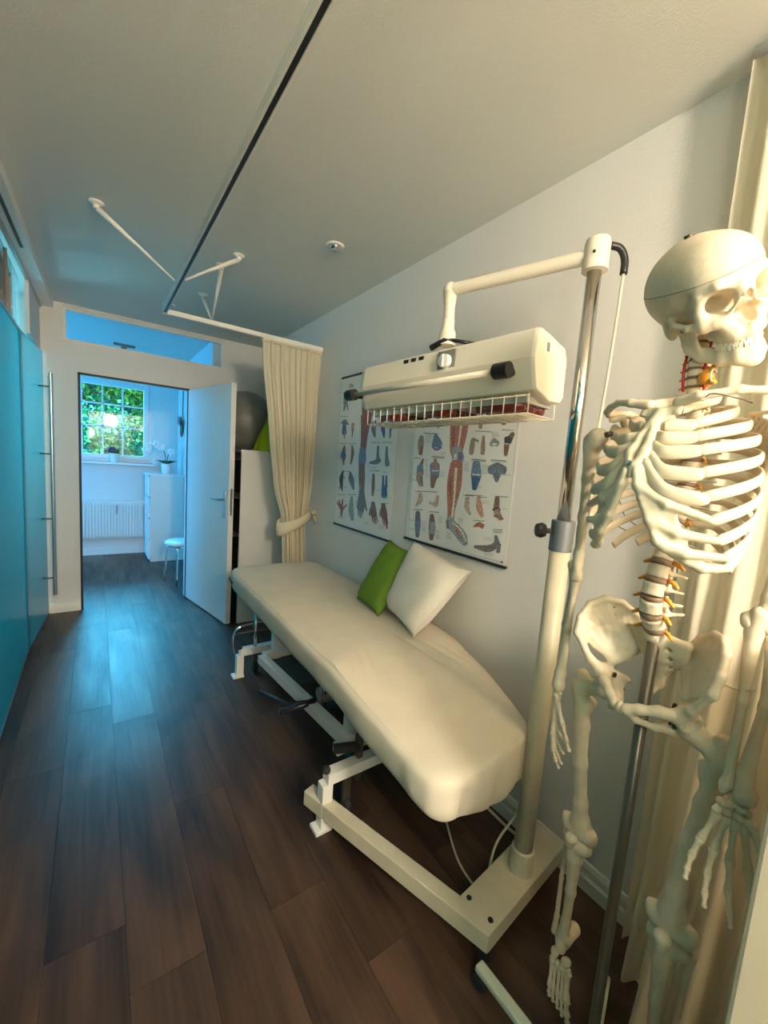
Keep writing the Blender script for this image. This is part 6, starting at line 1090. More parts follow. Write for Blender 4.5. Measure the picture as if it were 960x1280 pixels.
for i, spg in enumerate(spacing):
    c, d = on_spine(s+spg/2); VT.append((c, d)); kind = 'l' if i < 5 else 't' if i < 17 else 'c'
    sc_ = 1.0 - (0.03*i if kind == 'l' else 0.0) + (0.0 if kind != 't' else 0.12*(1-(i-5)/11))
    nm = {'l': 'lumbar_vertebra', 't': 'thoracic_vertebra', 'c': 'neck_vertebra'}[kind]
    ang = math.atan2(d.x, d.z)          # lean of the spine in the f-u plane
    R_ = np.array([[math.cos(ang), 0, math.sin(ang)], [0, 1, 0], [-math.sin(ang), 0, math.cos(ang)]])
    V, Fc = vm[kind]
    zz = spg/ {'l': 0.0345, 't': 0.0240, 'c': 0.0155}[kind]
    Vb = (V*np.array([sc_, sc_, min(1.05, zz)]))@R_.T + np.array(c)
    o = link(nm, body(Vb), Fc, 'bone', sk, smooth=True)
    if i > 0 or True:
        c2, d2_ = on_spine(s); rw, rd_ = {'l': (0.0205, 0.0160), 't': (0.0140, 0.0130), 'c': (0.0115, 0.0085)}[kind]
        dm = MB(); n = 20
        for hz_, rr in ((-0.5, 0.92), (-0.25, 1.0), (0.25, 1.0), (0.5, 0.92)):
            for k in range(n):
                a = 2*PI*k/n; dm.v.append(tuple(B(c2.x+rd_*rr*math.cos(a)*sc_ + d2_.x*hz_*spg*0.26, rw*rr*math.sin(a)*sc_, c2.z+hz_*spg*0.26-d2_.x*rd_*math.cos(a)*0.9)))
        for r_ in range(3):
            for k in range(n): dm.f.append((r_*n+k, r_*n+(k+1) % n, (r_+1)*n+(k+1) % n, (r_+1)*n+k))
        dm.build('disc', 'disc', o, smooth=True)
    if kind != 't' or i % 2 == 0 or True:
        for sg in (1, -1):
            rw = {'l': 0.0215, 't': 0.0145, 'c': 0.0125}[kind]; rd_ = {'l': 0.0165, 't': 0.0135, 'c': 0.009}[kind]
            p0 = B(c.x-rd_*0.75, sg*rw*0.6, c.z-spg*0.45); p1 = B(c.x-rd_*0.55, sg*(rw*0.95+0.004), c.z-spg*0.50); p2 = B(c.x-rd_*0.3, sg*(rw+{'l': 0.014, 't': 0.007, 'c': 0.012}[kind]), c.z-spg*0.72)
            r0 = {'l': 0.0042, 't': 0.0028, 'c': 0.0026}[kind]
            MB().tube([p0, p1, p2], [r0, r0*1.1, r0*0.6], 8).build('nerve_root', 'nerve', o, smooth=True)
    s += spg
neck = VT[17:]
for sg in (1, -1):
    a = MB().tube(spline([B(c.x+0.001, sg*0.0165, c.z) for c, d in neck], 3), 0.0024, 8).build('vertebral_artery', 'artery', sk, smooth=True)
pr = neck[1][0]
ob = MB(); cN = B(pr.x+0.006, 0.022, pr.z+0.004)
ob.ball(cN, (0.010, 0.012, 0.013), 12); ob.tube([cN+Vector((0.0, -0.004, -0.006)), cN+Vector((-0.006, -0.016, -0.012))], [0.008, 0.003], 8); ob.tube([cN+Vector((0.0, -0.002, 0.006)), cN+Vector((0, -0.012, 0.022))], [0.006, 0.003], 8)
ob.build('disc_prolapse', 'nerve', sk, smooth=True, label='orange-red swelling moulded on the side of the neck')
rg = MB(); rg.tube([cN+BF*0.004+BL*0.012+Vector((0, 0, 0.010*math.sin(a)))+BF*0.009*math.cos(a) for a in np.linspace(-2.4, 2.4, 12)], 0.0016, 6); rg.build('facet_ring', 'bone', sk, smooth=True)

# ---- sacrum and hip bones
def sacrum_fn(p):
    q = p.copy(); q[..., 1] = np.abs(q[..., 1])
    d = chain(p, [(-0.004, 0, 1.146), (-0.026, 0, 1.11), (-0.044, 0, 1.075), (-0.040, 0, 1.045), (-0.026, 0, 1.028)], [0.018, 0.015, 0.012, 0.008, 0.004], 0.01)
    for a, b, c in (((-0.004, 0, 1.15), (-0.022, 0.046, 1.142), (-0.042, 0.012, 1.08)), ((-0.022, 0.046, 1.142), (-0.034, 0.040, 1.10), (-0.042, 0.010, 1.08))): d = smin(d, sd_tri(q, a, b, c, 0.0075), 0.008)
    for z in (1.125, 1.105, 1.086):
        d = smax(d, -sd_ell(q, (-0.010-(1.14-z)*0.5, 0.019, z), (0.014, 0.004, 0.0045)), 0.003)
    return d
bone('sacrum', sacrum_fn, (-0.075, -0.065, 1.01), (0.03, 0.065, 1.175), 0.0035)
HJ = (0.016, 0.082, 1.030)
def hip_fn(q):
    cr = [(-0.048, 0.036, 1.128), (-0.040, 0.058, 1.160), (-0.022, 0.084, 1.180), (0.0, 0.106, 1.184), (0.024, 0.122, 1.168), (0.043, 0.127, 1.138), (0.050, 0.124, 1.108)]
    d = chain(q, cr, [0.008, 0.0075, 0.007, 0.0072, 0.0075, 0.0075, 0.0085], 0.005)
    neckp = (0.004, 0.072, 1.062); si = (-0.034, 0.044, 1.098)
    mids = [tuple(np.array(c)*0.5+np.array(neckp)*0.5+np.array((0.0, 0.004, 0.0))) for c in cr]
    for i in range(len(cr)-1):
        d = smin(d, sd_tri(q, cr[i], cr[i+1], mids[i], 0.0026), 0.004); d = smin(d, sd_tri(q, mids[i], mids[i+1], cr[i+1], 0.0028), 0.004); d = smin(d, sd_tri(q, mids[i], mids[i+1], neckp, 0.0042), 0.005)
    d = smin(d, sd_tri(q, cr[0], si, mids[0], 0.006), 0.006); d = smin(d, sd_tri(q, si, mids[0], neckp, 0.006), 0.006)
    d = smin(d, chain(q, [si, (-0.018, 0.058, 1.075), neckp], [0.009, 0.009, 0.010], 0.008), 0.006)
    d = smin(d, chain(q, [(0.050, 0.124, 1.108), (0.044, 0.108, 1.080), (0.038, 0.096, 1.060), (0.020, 0.078, 1.038)], [0.008, 0.0065, 0.0085, 0.014], 0.006), 0.006)
    d = smin(d, sd_ell(q, HJ, (0.022, 0.020, 0.023)), 0.010)
    d = smin(d, chain(q, [(0.020, 0.074, 1.030), (0.048, 0.052, 1.034), (0.066, 0.028, 1.028), (0.074, 0.010, 1.020)], [0.013, 0.0095, 0.0085, 0.0095], 0.008), 0.006)
    d = smin(d, chain(q, [(0.074, 0.010, 1.020), (0.062, 0.022, 1.004), (0.030, 0.040, 0.992), (0.0, 0.052, 0.990)], [0.0085, 0.006, 0.006, 0.010], 0.006), 0.006)
    d = smin(d, chain(q, [(0.006, 0.074, 1.020), (-0.008, 0.060, 1.000), (0.0, 0.052, 0.990)], [0.014, 0.011, 0.011], 0.008), 0.008)
    d = smin(d, sd_tri(q, (0.006, 0.066, 1.045), (-0.024, 0.050, 1.030), (-0.004, 0.056, 1.002), 0.004), 0.006)   # ischial spine side
    d = smin(d, sd_cap(q, (-0.014, 0.056, 1.030), (-0.028, 0.044, 1.024), 0.006, 0.0025), 0.005)
    d = smax(d, -sd_ell(q, (0.026, 0.102, 1.022), (0.019, 0.019, 0.019)), 0.004)
    return d
for sg, nm in ((1, 'left'), (-1, 'right')):
    V, Fc = skin(hip_fn, (-0.07, -0.005, 0.965), (0.095, 0.150, 1.205), 0.0034)
    if sg < 0: V = V*np.array([1, -1, 1]); Fc = Fc[:, ::-1]
    hb_ = link('hip_bone', body(V), Fc, 'bone', sk, smooth=True)
    MB().lathe([(0.0055, 0), (0.0055, 0.003), (0.0, 0.004)], B(0.012, sg*0.058, 1.040), 10, axis=-BL*sg).build('screw', 'wire', hb_)
def sym_fn(p): return sd_ell(p, (0.076, 0, 1.019), (0.009, 0.008, 0.012))
bone('pubic_disc', sym_fn, (0.06, -0.012, 1.0), (0.09, 0.012, 1.036), 0.003, m='cart')

# ---- thorax: sternum, ribs, costal cartilage
ST = [(0.078, 1.556), (0.096, 1.530), (0.112, 1.508), (0.128, 1.482), (0.141, 1.456)]
def stern_fn(p):
    d = sd_tri(p, (0.079, 0.026, 1.556), (0.079, -0.026, 1.556), (0.094, 0.0, 1.515), 0.006)
    d = smin(d, chain(p, [(0.082, 0, 1.550), (0.098, 0, 1.528)], [0.010, 0.010], 0.006), 0.008)
    q = p.copy(); q[..., 1] = np.abs(q[..., 1])
    d = smin(d, chain(q, [(0.098, 0.003, 1.528), (0.112, 0.008, 1.505), (0.128, 0.011, 1.480), (0.139, 0.006, 1.460)], [0.0085, 0.0085, 0.009, 0.0075], 0.008), 0.006)
    d = smin(d, sd_cap(p, (0.139, 0, 1.458), (0.142, 0, 1.440), 0.007, 0.004), 0.006)
    d = smax(d, -sd_ell(p, (0.076, 0, 1.568), (0.02, 0.012, 0.008)), 0.005)
    return d
stn = bone('breastbone', stern_fn, (0.055, -0.045, 1.43), (0.160, 0.045, 1.575), 0.003, m='cart')
MB().lathe([(0.0045, 0), (0.0045, 0.003), (0.0, 0.005)], B(0.146, 0, 1.462), 12, axis=BF).build('screw', 'chrome', stn)
# per rib: half width, front depth of the curve's centre, depth radius, height drop to the joint, end angle
TV = VT[5:17][::-1]       # T1..T12
ribspec = [(0.046, 0.020, 0.050, 0.045, 138), (0.076, 0.025, 0.064, 0.055, 142), (0.098, 0.030, 0.078, 0.068, 143), (0.112, 0.032, 0.088, 0.080, 141), (0.120, 0.034, 0.094, 0.090, 138),
           (0.124, 0.034, 0.097, 0.100, 133), (0.126, 0.034, 0.098, 0.110, 127), (0.125, 0.032, 0.095, 0.113, 120), (0.121, 0.028, 0.090, 0.112, 112), (0.114, 0.022, 0.084, 0.105, 106), (0.100, 0.010, 0.072, 0.085, 88), (0.082, -0.004, 0.058, 0.060, 66)]
ccz = [1.563, 1.530, 1.508, 1.486, 1.452, 1.417, 1.382, 1.352, 1.326, 1.308, 1.300, 1.310]
def ribbon(mb, path, nrm, hw, ht, n=10):
    P = [Vector(p) for p in path]; base = len(mb.v)
    for i, p in enumerate(P):
        t = (P[min(i+1, len(P)-1)]-P[max(i-1, 0)]).normalized(); nn = nrm[i]-t*nrm[i].dot(t); nn.normalize(); s_ = t.cross(nn)
        w = hw[i] if isinstance(hw, (list, tuple)) else hw; h_ = ht[i] if isinstance(ht, (list, tuple)) else ht
        for k in range(n):
            a = 2*PI*k/n; mb.v.append(tuple(p+s_*(w*math.cos(a))+nn*(h_*math.sin(a))))
    for i in range(len(P)-1):
        for k in range(n): mb.f.append((base+i*n+k, base+i*n+(k+1) % n, base+(i+1)*n+(k+1) % n, base+(i+1)*n+k))
    mb.f.append(tuple(base+k for k in range(n-1, -1, -1))); mb.f.append(tuple(base+(len(P)-1)*n+k for k in range(n)))
rib_end = {}
for i, (aw, fc_, bd, drop, ea) in enumerate(ribspec):
    c = TV[i][0]; z0 = c.z + 0.010
    for sg in (1, -1):
        pts = []; nr = []
        N_ = 26
        th0 = math.radians(16)
        for k in range(N_+1):
            t = k/N_; ph = th0 + (math.radians(ea)-th0)*t
            l = aw*math.sin(ph)**0.9; f = fc_ - bd*math.cos(ph)
            u = z0 + (ccz[i]-z0)*t**1.25
            if k == 0: f = c.x-0.020; l = 0.016
            if k == 1: f = (c.x-0.034)*0.6+f*0.4; 
            if k == 2: f = (c.x-0.04)*0.3+f*0.7
            pts.append(B(f, sg*l, u)); nr.append((BF*(-math.cos(ph)) + BL*(sg*math.sin(ph))))
        w = [0.0050+0.0028*min(1, k/5)+0.0012*(k/N_) for k in range(N_+1)]
        if i == 0: w = [x*1.15 for x in w]
        mb = MB(); ribbon(mb, pts, nr, w, 0.0034); mb.build('rib', 'bone', sk, smooth=True)
        rib_end[(i, sg)] = (pts[-1], (pts[-1]-pts[-3]).normalized(), nr[-1])
# cartilage bars from the breastbone out to the ribs, broad merged arch below
attach = [(0.086, 0.026, 1.545), (0.098, 0.018, 1.526), (0.108, 0.014, 1.510), (0.118, 0.014, 1.494), (0.127, 0.015, 1.480), (0.134, 0.013, 1.468), (0.139, 0.010, 1.458)]
for sg in (1, -1):
    for i in range(6):
        e, d_, n_ = rib_end[(i, sg)]; a = B(attach[i][0], sg*attach[i][1], attach[i][2])
        mid = e + d_*0.022; L_ = (a-mid).length
        pth = spline([e-d_*0.003, e+d_*0.012, mid.lerp(a, 0.5)+BF*0.008*(1 if i > 1 else 0)+Vector((0, 0, -0.004*(i-1.5))), a], 6)
        nr = [n_.lerp(BF, min(1, k/6)).normalized() for k in range(len(pth))]
        mb = MB(); ribbon(mb, pth, nr, [0.0085+0.0030*math.sin(PI*k/(len(pth)-1)) for k in range(len(pth))], 0.0042); mb.build('rib_cartilage', 'cart', sk, smooth=True)
    # arch: sheets joining ribs 6-10 to the lower end of the breastbone
    ends = [rib_end[(i, sg)][0] for i in (6, 7, 8, 9)]
    loc = lambda v: ((v-S0).dot(BF), (v-S0).dot(BL)*sg, v.z)
    E_ = [loc(v) for v in ends]
    x0 = (0.139, 0.010, 1.462)
    edge = [tuple(v) for v in spline([(0.142, 0.008, 1.452), (0.138, 0.016, 1.418), (0.130, 0.034, 1.372), (0.118, 0.056, 1.330), (E_[3][0]+0.010, E_[3][1]-0.012, E_[3][2]-0.006)], 4)]
    def arch_fn(p):
        d = chain(p, edge, [0.0055]*len(edge), 0.004)
        # bars for ribs 7-10 running up into the edge
        tg = (edge[3], edge[8], edge[11], edge[14])
        for q_, tgt in zip(E_, tg):
            d = smin(d, chain(p, [q_, tuple(np.array(q_)*0.45+np.array(tgt)*0.55+np.array((0.006, 0, -0.006))), tgt], [0.0065, 0.0085, 0.0085], 0.005), 0.006)
        for (qa, ta), (qb, tb2) in zip(list(zip(E_, tg))[:-1], list(zip(E_, tg))[1:]):
            m1 = tuple(np.array(qa)*0.52+np.array(ta)*0.48+np.array((0.005, 0, -0.005))); m2 = tuple(np.array(qb)*0.52+np.array(tb2)*0.48+np.array((0.005, 0, -0.005)))
            d = smin(d, sd_tri(p, ta, tb2, m1, 0.0028), 0.003); d = smin(d, sd_tri(p, m1, m2, tb2, 0.0028), 0.003)
        sheets = [(x0, edge[3], tuple(np.array(E_[0])*0.5+np.array(x0)*0.5+np.array((0.006, 0, -0.004)))), (edge[3], tuple(np.array(E_[0])*0.5+np.array(x0)*0.5+np.array((0.006, 0, -0.004))), edge[7]), (x0, edge[2], (0.136, 0.024, 1.435)), (edge[2], edge[6], (0.132, 0.036, 1.405)), (edge[6], edge[9], (0.125, 0.052, 1.372)), (edge[9], edge[13], (0.112, 0.070, 1.345)), (edge[4], edge[7], (0.130, 0.044, 1.392)), (edge[13], edge[16], E_[3])]
        for s_ in sheets: d = smin(d, sd_tri(p, *s_, 0.0030), 0.004)
        return d
    allp = list(edge)+E_
    lo, hi = bounds(allp, 0.018)
    V, Fc = skin(arch_fn, lo, hi, 0.0032)
    if sg < 0: V = V*np.array([1, -1, 1]); Fc = Fc[:, ::-1]
    link('costal_arch', body(V), Fc, 'cart', sk, smooth=True)
# safety wires hanging between the lower ribs
for sg in (-1,):
    for dl in (0.0, 0.028):
        pth = []
        for i in range(6, 11):
            aw, fc_, bd, drop, ea = ribspec[i]; t = 0.62-dl*6
            ph = math.radians(16)+(math.radians(ea)-math.radians(16))*t; z0 = TV[i][0].z+0.01
            pth.append(B(fc_-bd*math.cos(ph), sg*(aw*math.sin(ph)**0.9+0.005), z0+(ccz[i]-z0)*t**1.25))
        MB().tube(spline(pth, 4), 0.0009, 5).build('rib_wire', 'wire', sk, smooth=True)
# ---- shoulder girdle
for sg in (1, -1):
    longbone('collar_bone', [B(0.078, sg*0.024, 1.566), B(0.082, sg*0.055, 1.572), B(0.058, sg*0.095, 1.580), B(0.028, sg*0.132, 1.578), B(0.012, sg*0.150, 1.572)], [0.0095, 0.0070, 0.0062, 0.0068, 0.0075], h=0.003, k=0.006)
    gl_ = (-0.008, 0.142, 1.532)
    def scap_fn(p):
        a, b, c = (-0.066, 0.062, 1.560), (-0.080, 0.078, 1.425), (-0.018, 0.134, 1.530)
        m_ = (-0.076, 0.064, 1.500)
        d = smin(sd_tri(p, a, m_, c, 0.0022), sd_tri(p, m_, b, c, 0.0022), 0.004)
        d = smin(d, chain(p, [a, m_, b], [0.0045, 0.004, 0.005], 0.004), 0.004); d = smin(d, chain(p, [b, (-0.052, 0.108, 1.482), c], [0.005, 0.0055, 0.008], 0.004), 0.004); d = smin(d, chain(p, [a, (-0.048, 0.098, 1.560), (-0.020, 0.124, 1.548)], [0.004, 0.0035, 0.006], 0.004), 0.004)
        d = smin(d, sd_ell(p, gl_, (0.014, 0.007, 0.018)), 0.008)
        d = smin(d, chain(p, [(-0.078, 0.068, 1.525), (-0.078, 0.105, 1.553), (-0.052, 0.146, 1.574), (-0.010, 0.160, 1.572), (0.006, 0.152, 1.570)], [0.004, 0.0065, 0.0075, 0.0085, 0.006], 0.005), 0.004)
        d = smin(d, sd_tri(p, (-0.070, 0.074, 1.525), (-0.078, 0.100, 1.550), (-0.040, 0.128, 1.545), 0.0025), 0.004)
        d = smin(d, chain(p, [(-0.014, 0.126, 1.546), (0.006, 0.120, 1.560), (0.026, 0.128, 1.552)], [0.0075, 0.0065, 0.0055], 0.005), 0.005)
        return d
    V, Fc = skin(scap_fn, (-0.10, 0.045, 1.41), (0.045, 0.18, 1.595), 0.0034)
    if sg < 0: V = V*np.array([1, -1, 1]); Fc = Fc[:, ::-1]
    link('shoulder_blade', body(V), Fc, 'bone', sk, smooth=True)
# ---- arms
def frame_from(a, b, side):
    z = (b-a).normalized(); y = side - z*side.dot(z); y.normalize(); x = y.cross(z); return x, y, z
PH = None
def small_bone_mesh():
    def fn(p):
        d = chain(p, [(0, 0, 0.03), (0, 0, 0.16), (0, 0, 0.5), (0, 0, 0.84), (0, 0, 0.96)], [0.17, 0.14, 0.10, 0.12, 0.14], 0.08)
        q = p.copy(); q[..., 0] = np.abs(q[..., 0])
        d = smin(d, sd_ell(q, (0.075, 0.02, 0.95), (0.09, 0.12, 0.075)), 0.04); d = smin(d, sd_ell(q, (0.08, 0, 0.05), (0.13, 0.15, 0.08)), 0.04)
        return d
    V, Fc = skin(fn, (-0.3, -0.26, -0.2), (0.3, 0.26, 1.16), 0.045)
    me = bpy.data.meshes.new('small_bone'); me.from_pydata(V.tolist(), [], Fc.tolist()); me.update(); me.shade_smooth(); me.materials.append(M['bone']); return me
PH = small_bone_mesh()
def carpal_mesh(seed):
    r = random.Random(seed); a = [(r.uniform(-.3, .3), r.uniform(-.3, .3), r.uniform(-.3, .3)) for _ in range(3)]
    def fn(p):
        d = sd_ell(p, (0, 0, 0), (0.5, 0.42, 0.46))
        for c in a: d = smin(d, sd_ell(p, c, (0.34, 0.3, 0.3)), 0.15)
        d = smax(d, -sd_ell(p, (0.1, 0.62, 0.1), (0.3, 0.3, 0.3)), 0.1)
        return d
    V, Fc = skin(fn, (-0.8, -0.8, -0.8), (0.8, 0.8, 0.8), 0.16)
    me = bpy.data.meshes.new('carpal'); me.from_pydata(V.tolist(), [], Fc.tolist()); me.update(); me.shade_smooth(); me.materials.append(M['bone']); return me
CM = [carpal_mesh(i) for i in range(3)]
def place(name, me, org, x, y, z, sx, sy, sz, parent):
    o = bpy.data.objects.new(name, me); COL.objects.link(o); o.parent = parent
    Mx = Matrix(((x.x*sx, y.x*sy, z.x*sz, 0), (x.y*sx, y.y*sy, z.y*sz, 0), (x.z*sx, y.z*sy, z.z*sz, 0), (0, 0, 0, 1))); Mx.translation = Vector(org)-wl(parent)
    o.matrix_basis = Mx; return o
def seg(name, a, b, w, up, parent):
    x, y, z = frame_from(a, b, up); L = (b-a).length
    return place(name, PH, a, x, y, z, w*4.0, w*4.0, L, parent)
def arm(sg, sh, el, wr, side, palm, dirh, curl, spread, thumb_out):
    sh, el, wr = Vector(sh), Vector(el), Vector(wr)
    inw = BL*(-sg); d = (el-sh).normalized()
    lat = side - d*side.dot(d); lat.normalize()      # medial-lateral axis of the elbow
    hd_ = sh + inw*0.010
    h1 = longbone('upper_arm_bone', [sh+d*0.02, sh+d*0.09, sh+d*0.17, el-d*0.05, el-d*0.012], [0.0165, 0.0120, 0.0105, 0.0105, 0.010],
        [(hd_+d*0.004, hd_+d*0.012, 0.0205, 0.019), (sh-inw*0.008+d*0.008, sh-inw*0.006+d*0.03, 0.012, 0.010), (el-lat*0.018-d*0.004, el+lat*0.018-d*0.004, 0.0115, 0.0125), (el-lat*0.024-d*0.014, el-d*0.03, 0.007, 0.008), (el+lat*0.022-d*0.014, el-d*0.03, 0.007, 0.008)], h=0.0038)
    MB().tube([hd_+inw*0.012, hd_+inw*0.030+Vector((0, 0, 0.004))], [0.007, 0.005], 10).build('joint_bolt', 'dsteel', h1, smooth=True)
    f = (wr-el).normalized(); L = (wr-el).length; lw = palm.cross(f) 
    rs = side - f*side.dot(f); rs.normalize()         # towards the thumb side (radius)
    anterior = rs.cross(f)
    u1 = longbone('ulna', [el-rs*0.010-anterior*0.010-f*0.022, el-rs*0.010-f*(-0.010), el-rs*0.012+f*L*0.45-anterior*0.006, wr-rs*0.013-f*0.012], [0.0115, 0.0115, 0.0070, 0.0075], [(wr-rs*0.015-f*0.012, wr-rs*0.017-f*0.002, 0.0078, 0.0055)], h=0.0034)
    r1 = longbone('radius', [el+rs*0.013+f*0.012, el+rs*0.013+f*0.028, el+rs*0.016+f*L*0.45, wr+rs*0.006-f*0.035, wr+rs*0.007-f*0.006], [0.0105, 0.0072, 0.0070, 0.0110, 0.0150], [(wr+rs*0.014-f*0.008, wr+rs*0.016, 0.010, 0.007)], h=0.0034)
    for tt in (0.2, 0.55): MB().tube([r1_p for r1_p in (el+rs*0.0+f*(0.012)-lat*0.02*tt, el+f*0.02-lat*0.03*tt)], 0.0012, 5).build('elbow_wire', 'wire', r1)
    # hand: eight carpals, five metacarpals, fourteen finger bones
    y = dirh.normalized(); xx = rs - y*rs.dot(y); xx.normalize(); zz = xx.cross(y)
    if zz.dot(palm) < 0: zz = -zz
    hand = r1
    rc = random.Random(3)
    hc = wr + y*0.012
    car = [(-0.016, 0.004), (-0.006, 0.002), (0.006, 0.002), (0.017, 0.006), (-0.017, 0.018), (-0.006, 0.016), (0.006, 0.015), (0.019, 0.019)]
    for i, (a, b) in enumerate(car):
        R_ = Vector((rc.uniform(-1, 1), rc.uniform(-1, 1), rc.uniform(-1, 1))).normalized(); yy = R_.cross(Vector((0.3, 0.2, 0.9))).normalized(); s_ = 0.0150 if i not in (2, 6) else 0.0170
        place('wrist_bone', CM[i % 3], hc+xx*a+y*b+zz*rc.uniform(-0.003, 0.003), R_.cross(yy), R_, yy, s_, s_, s_, sk)
    fl = [(0.018, 0.060, 0.036, 0.022, 0.017), (0.006, 0.058, 0.039, 0.025, 0.017), (-0.006, 0.053, 0.036, 0.024, 0.017), (-0.017, 0.048, 0.028, 0.018, 0.015)]
    for i, (a, mc, p1, p2, p3) in enumerate(fl):
        da = (y + xx*(spread*(1.5-i)*0.5)).normalized(); a0 = hc+xx*(a*0.95)+y*0.026; a1 = a0+da*mc+zz*0.002
        seg('hand_bone', a0, a1, 0.0100, zz, sk)
        ang = curl[i]; ax = da; pcur = a1+ax*0.002
        for L_, c_, w_ in ((p1, ang*0.8, 0.0088), (p2, ang*1.3, 0.0075), (p3, ang*0.8, 0.0064)):
            ax = (ax*math.cos(c_) + zz*math.sin(c_)); ax.normalize(); zz2 = zz
            nx = pcur+ax*L_; seg('finger_bone', pcur, nx, w_, zz if abs(ax.dot(zz)) < 0.9 else y, sk); pcur = nx+ax*0.0015
    ax = (y*0.80+xx*0.50*thumb_out+zz*0.35).normalized(); a0 = hc+xx*0.024+y*0.018+zz*0.003; 
    for j, (L_, w_) in enumerate(((0.042, 0.0102), (0.030, 0.009), (0.022, 0.0078))):
        nx = a0+ax*L_; seg('thumb_bone', a0, nx, w_, zz, sk); a0 = nx+ax*0.0015; ax = (ax*0.95+y*0.32*(1 if j == 0 else 0.6)+zz*0.1).normalized()
arm(-1, (0.842, 0.452, 1.520), (0.872, 0.466, 1.215), (0.870, 0.474, 0.952), Vector((-0.8, -0.45, 0)), BL*1.0, Vector((-0.03, 0.0, -1)), (0.18, 0.22, 0.25, 0.3), 0.20, 0.7)
arm(1, (0.878, 0.140, 1.530), (0.862, 0.150, 1.215), (0.800, 0.134, 0.962), Vector((0.42, -0.90, 0.05)), Vector((-0.9, -0.42, 0)), Vector((-0.14, 0.03, -1)), (0.42, 0.42, 0.40, 0.36), 0.34, 0.75)
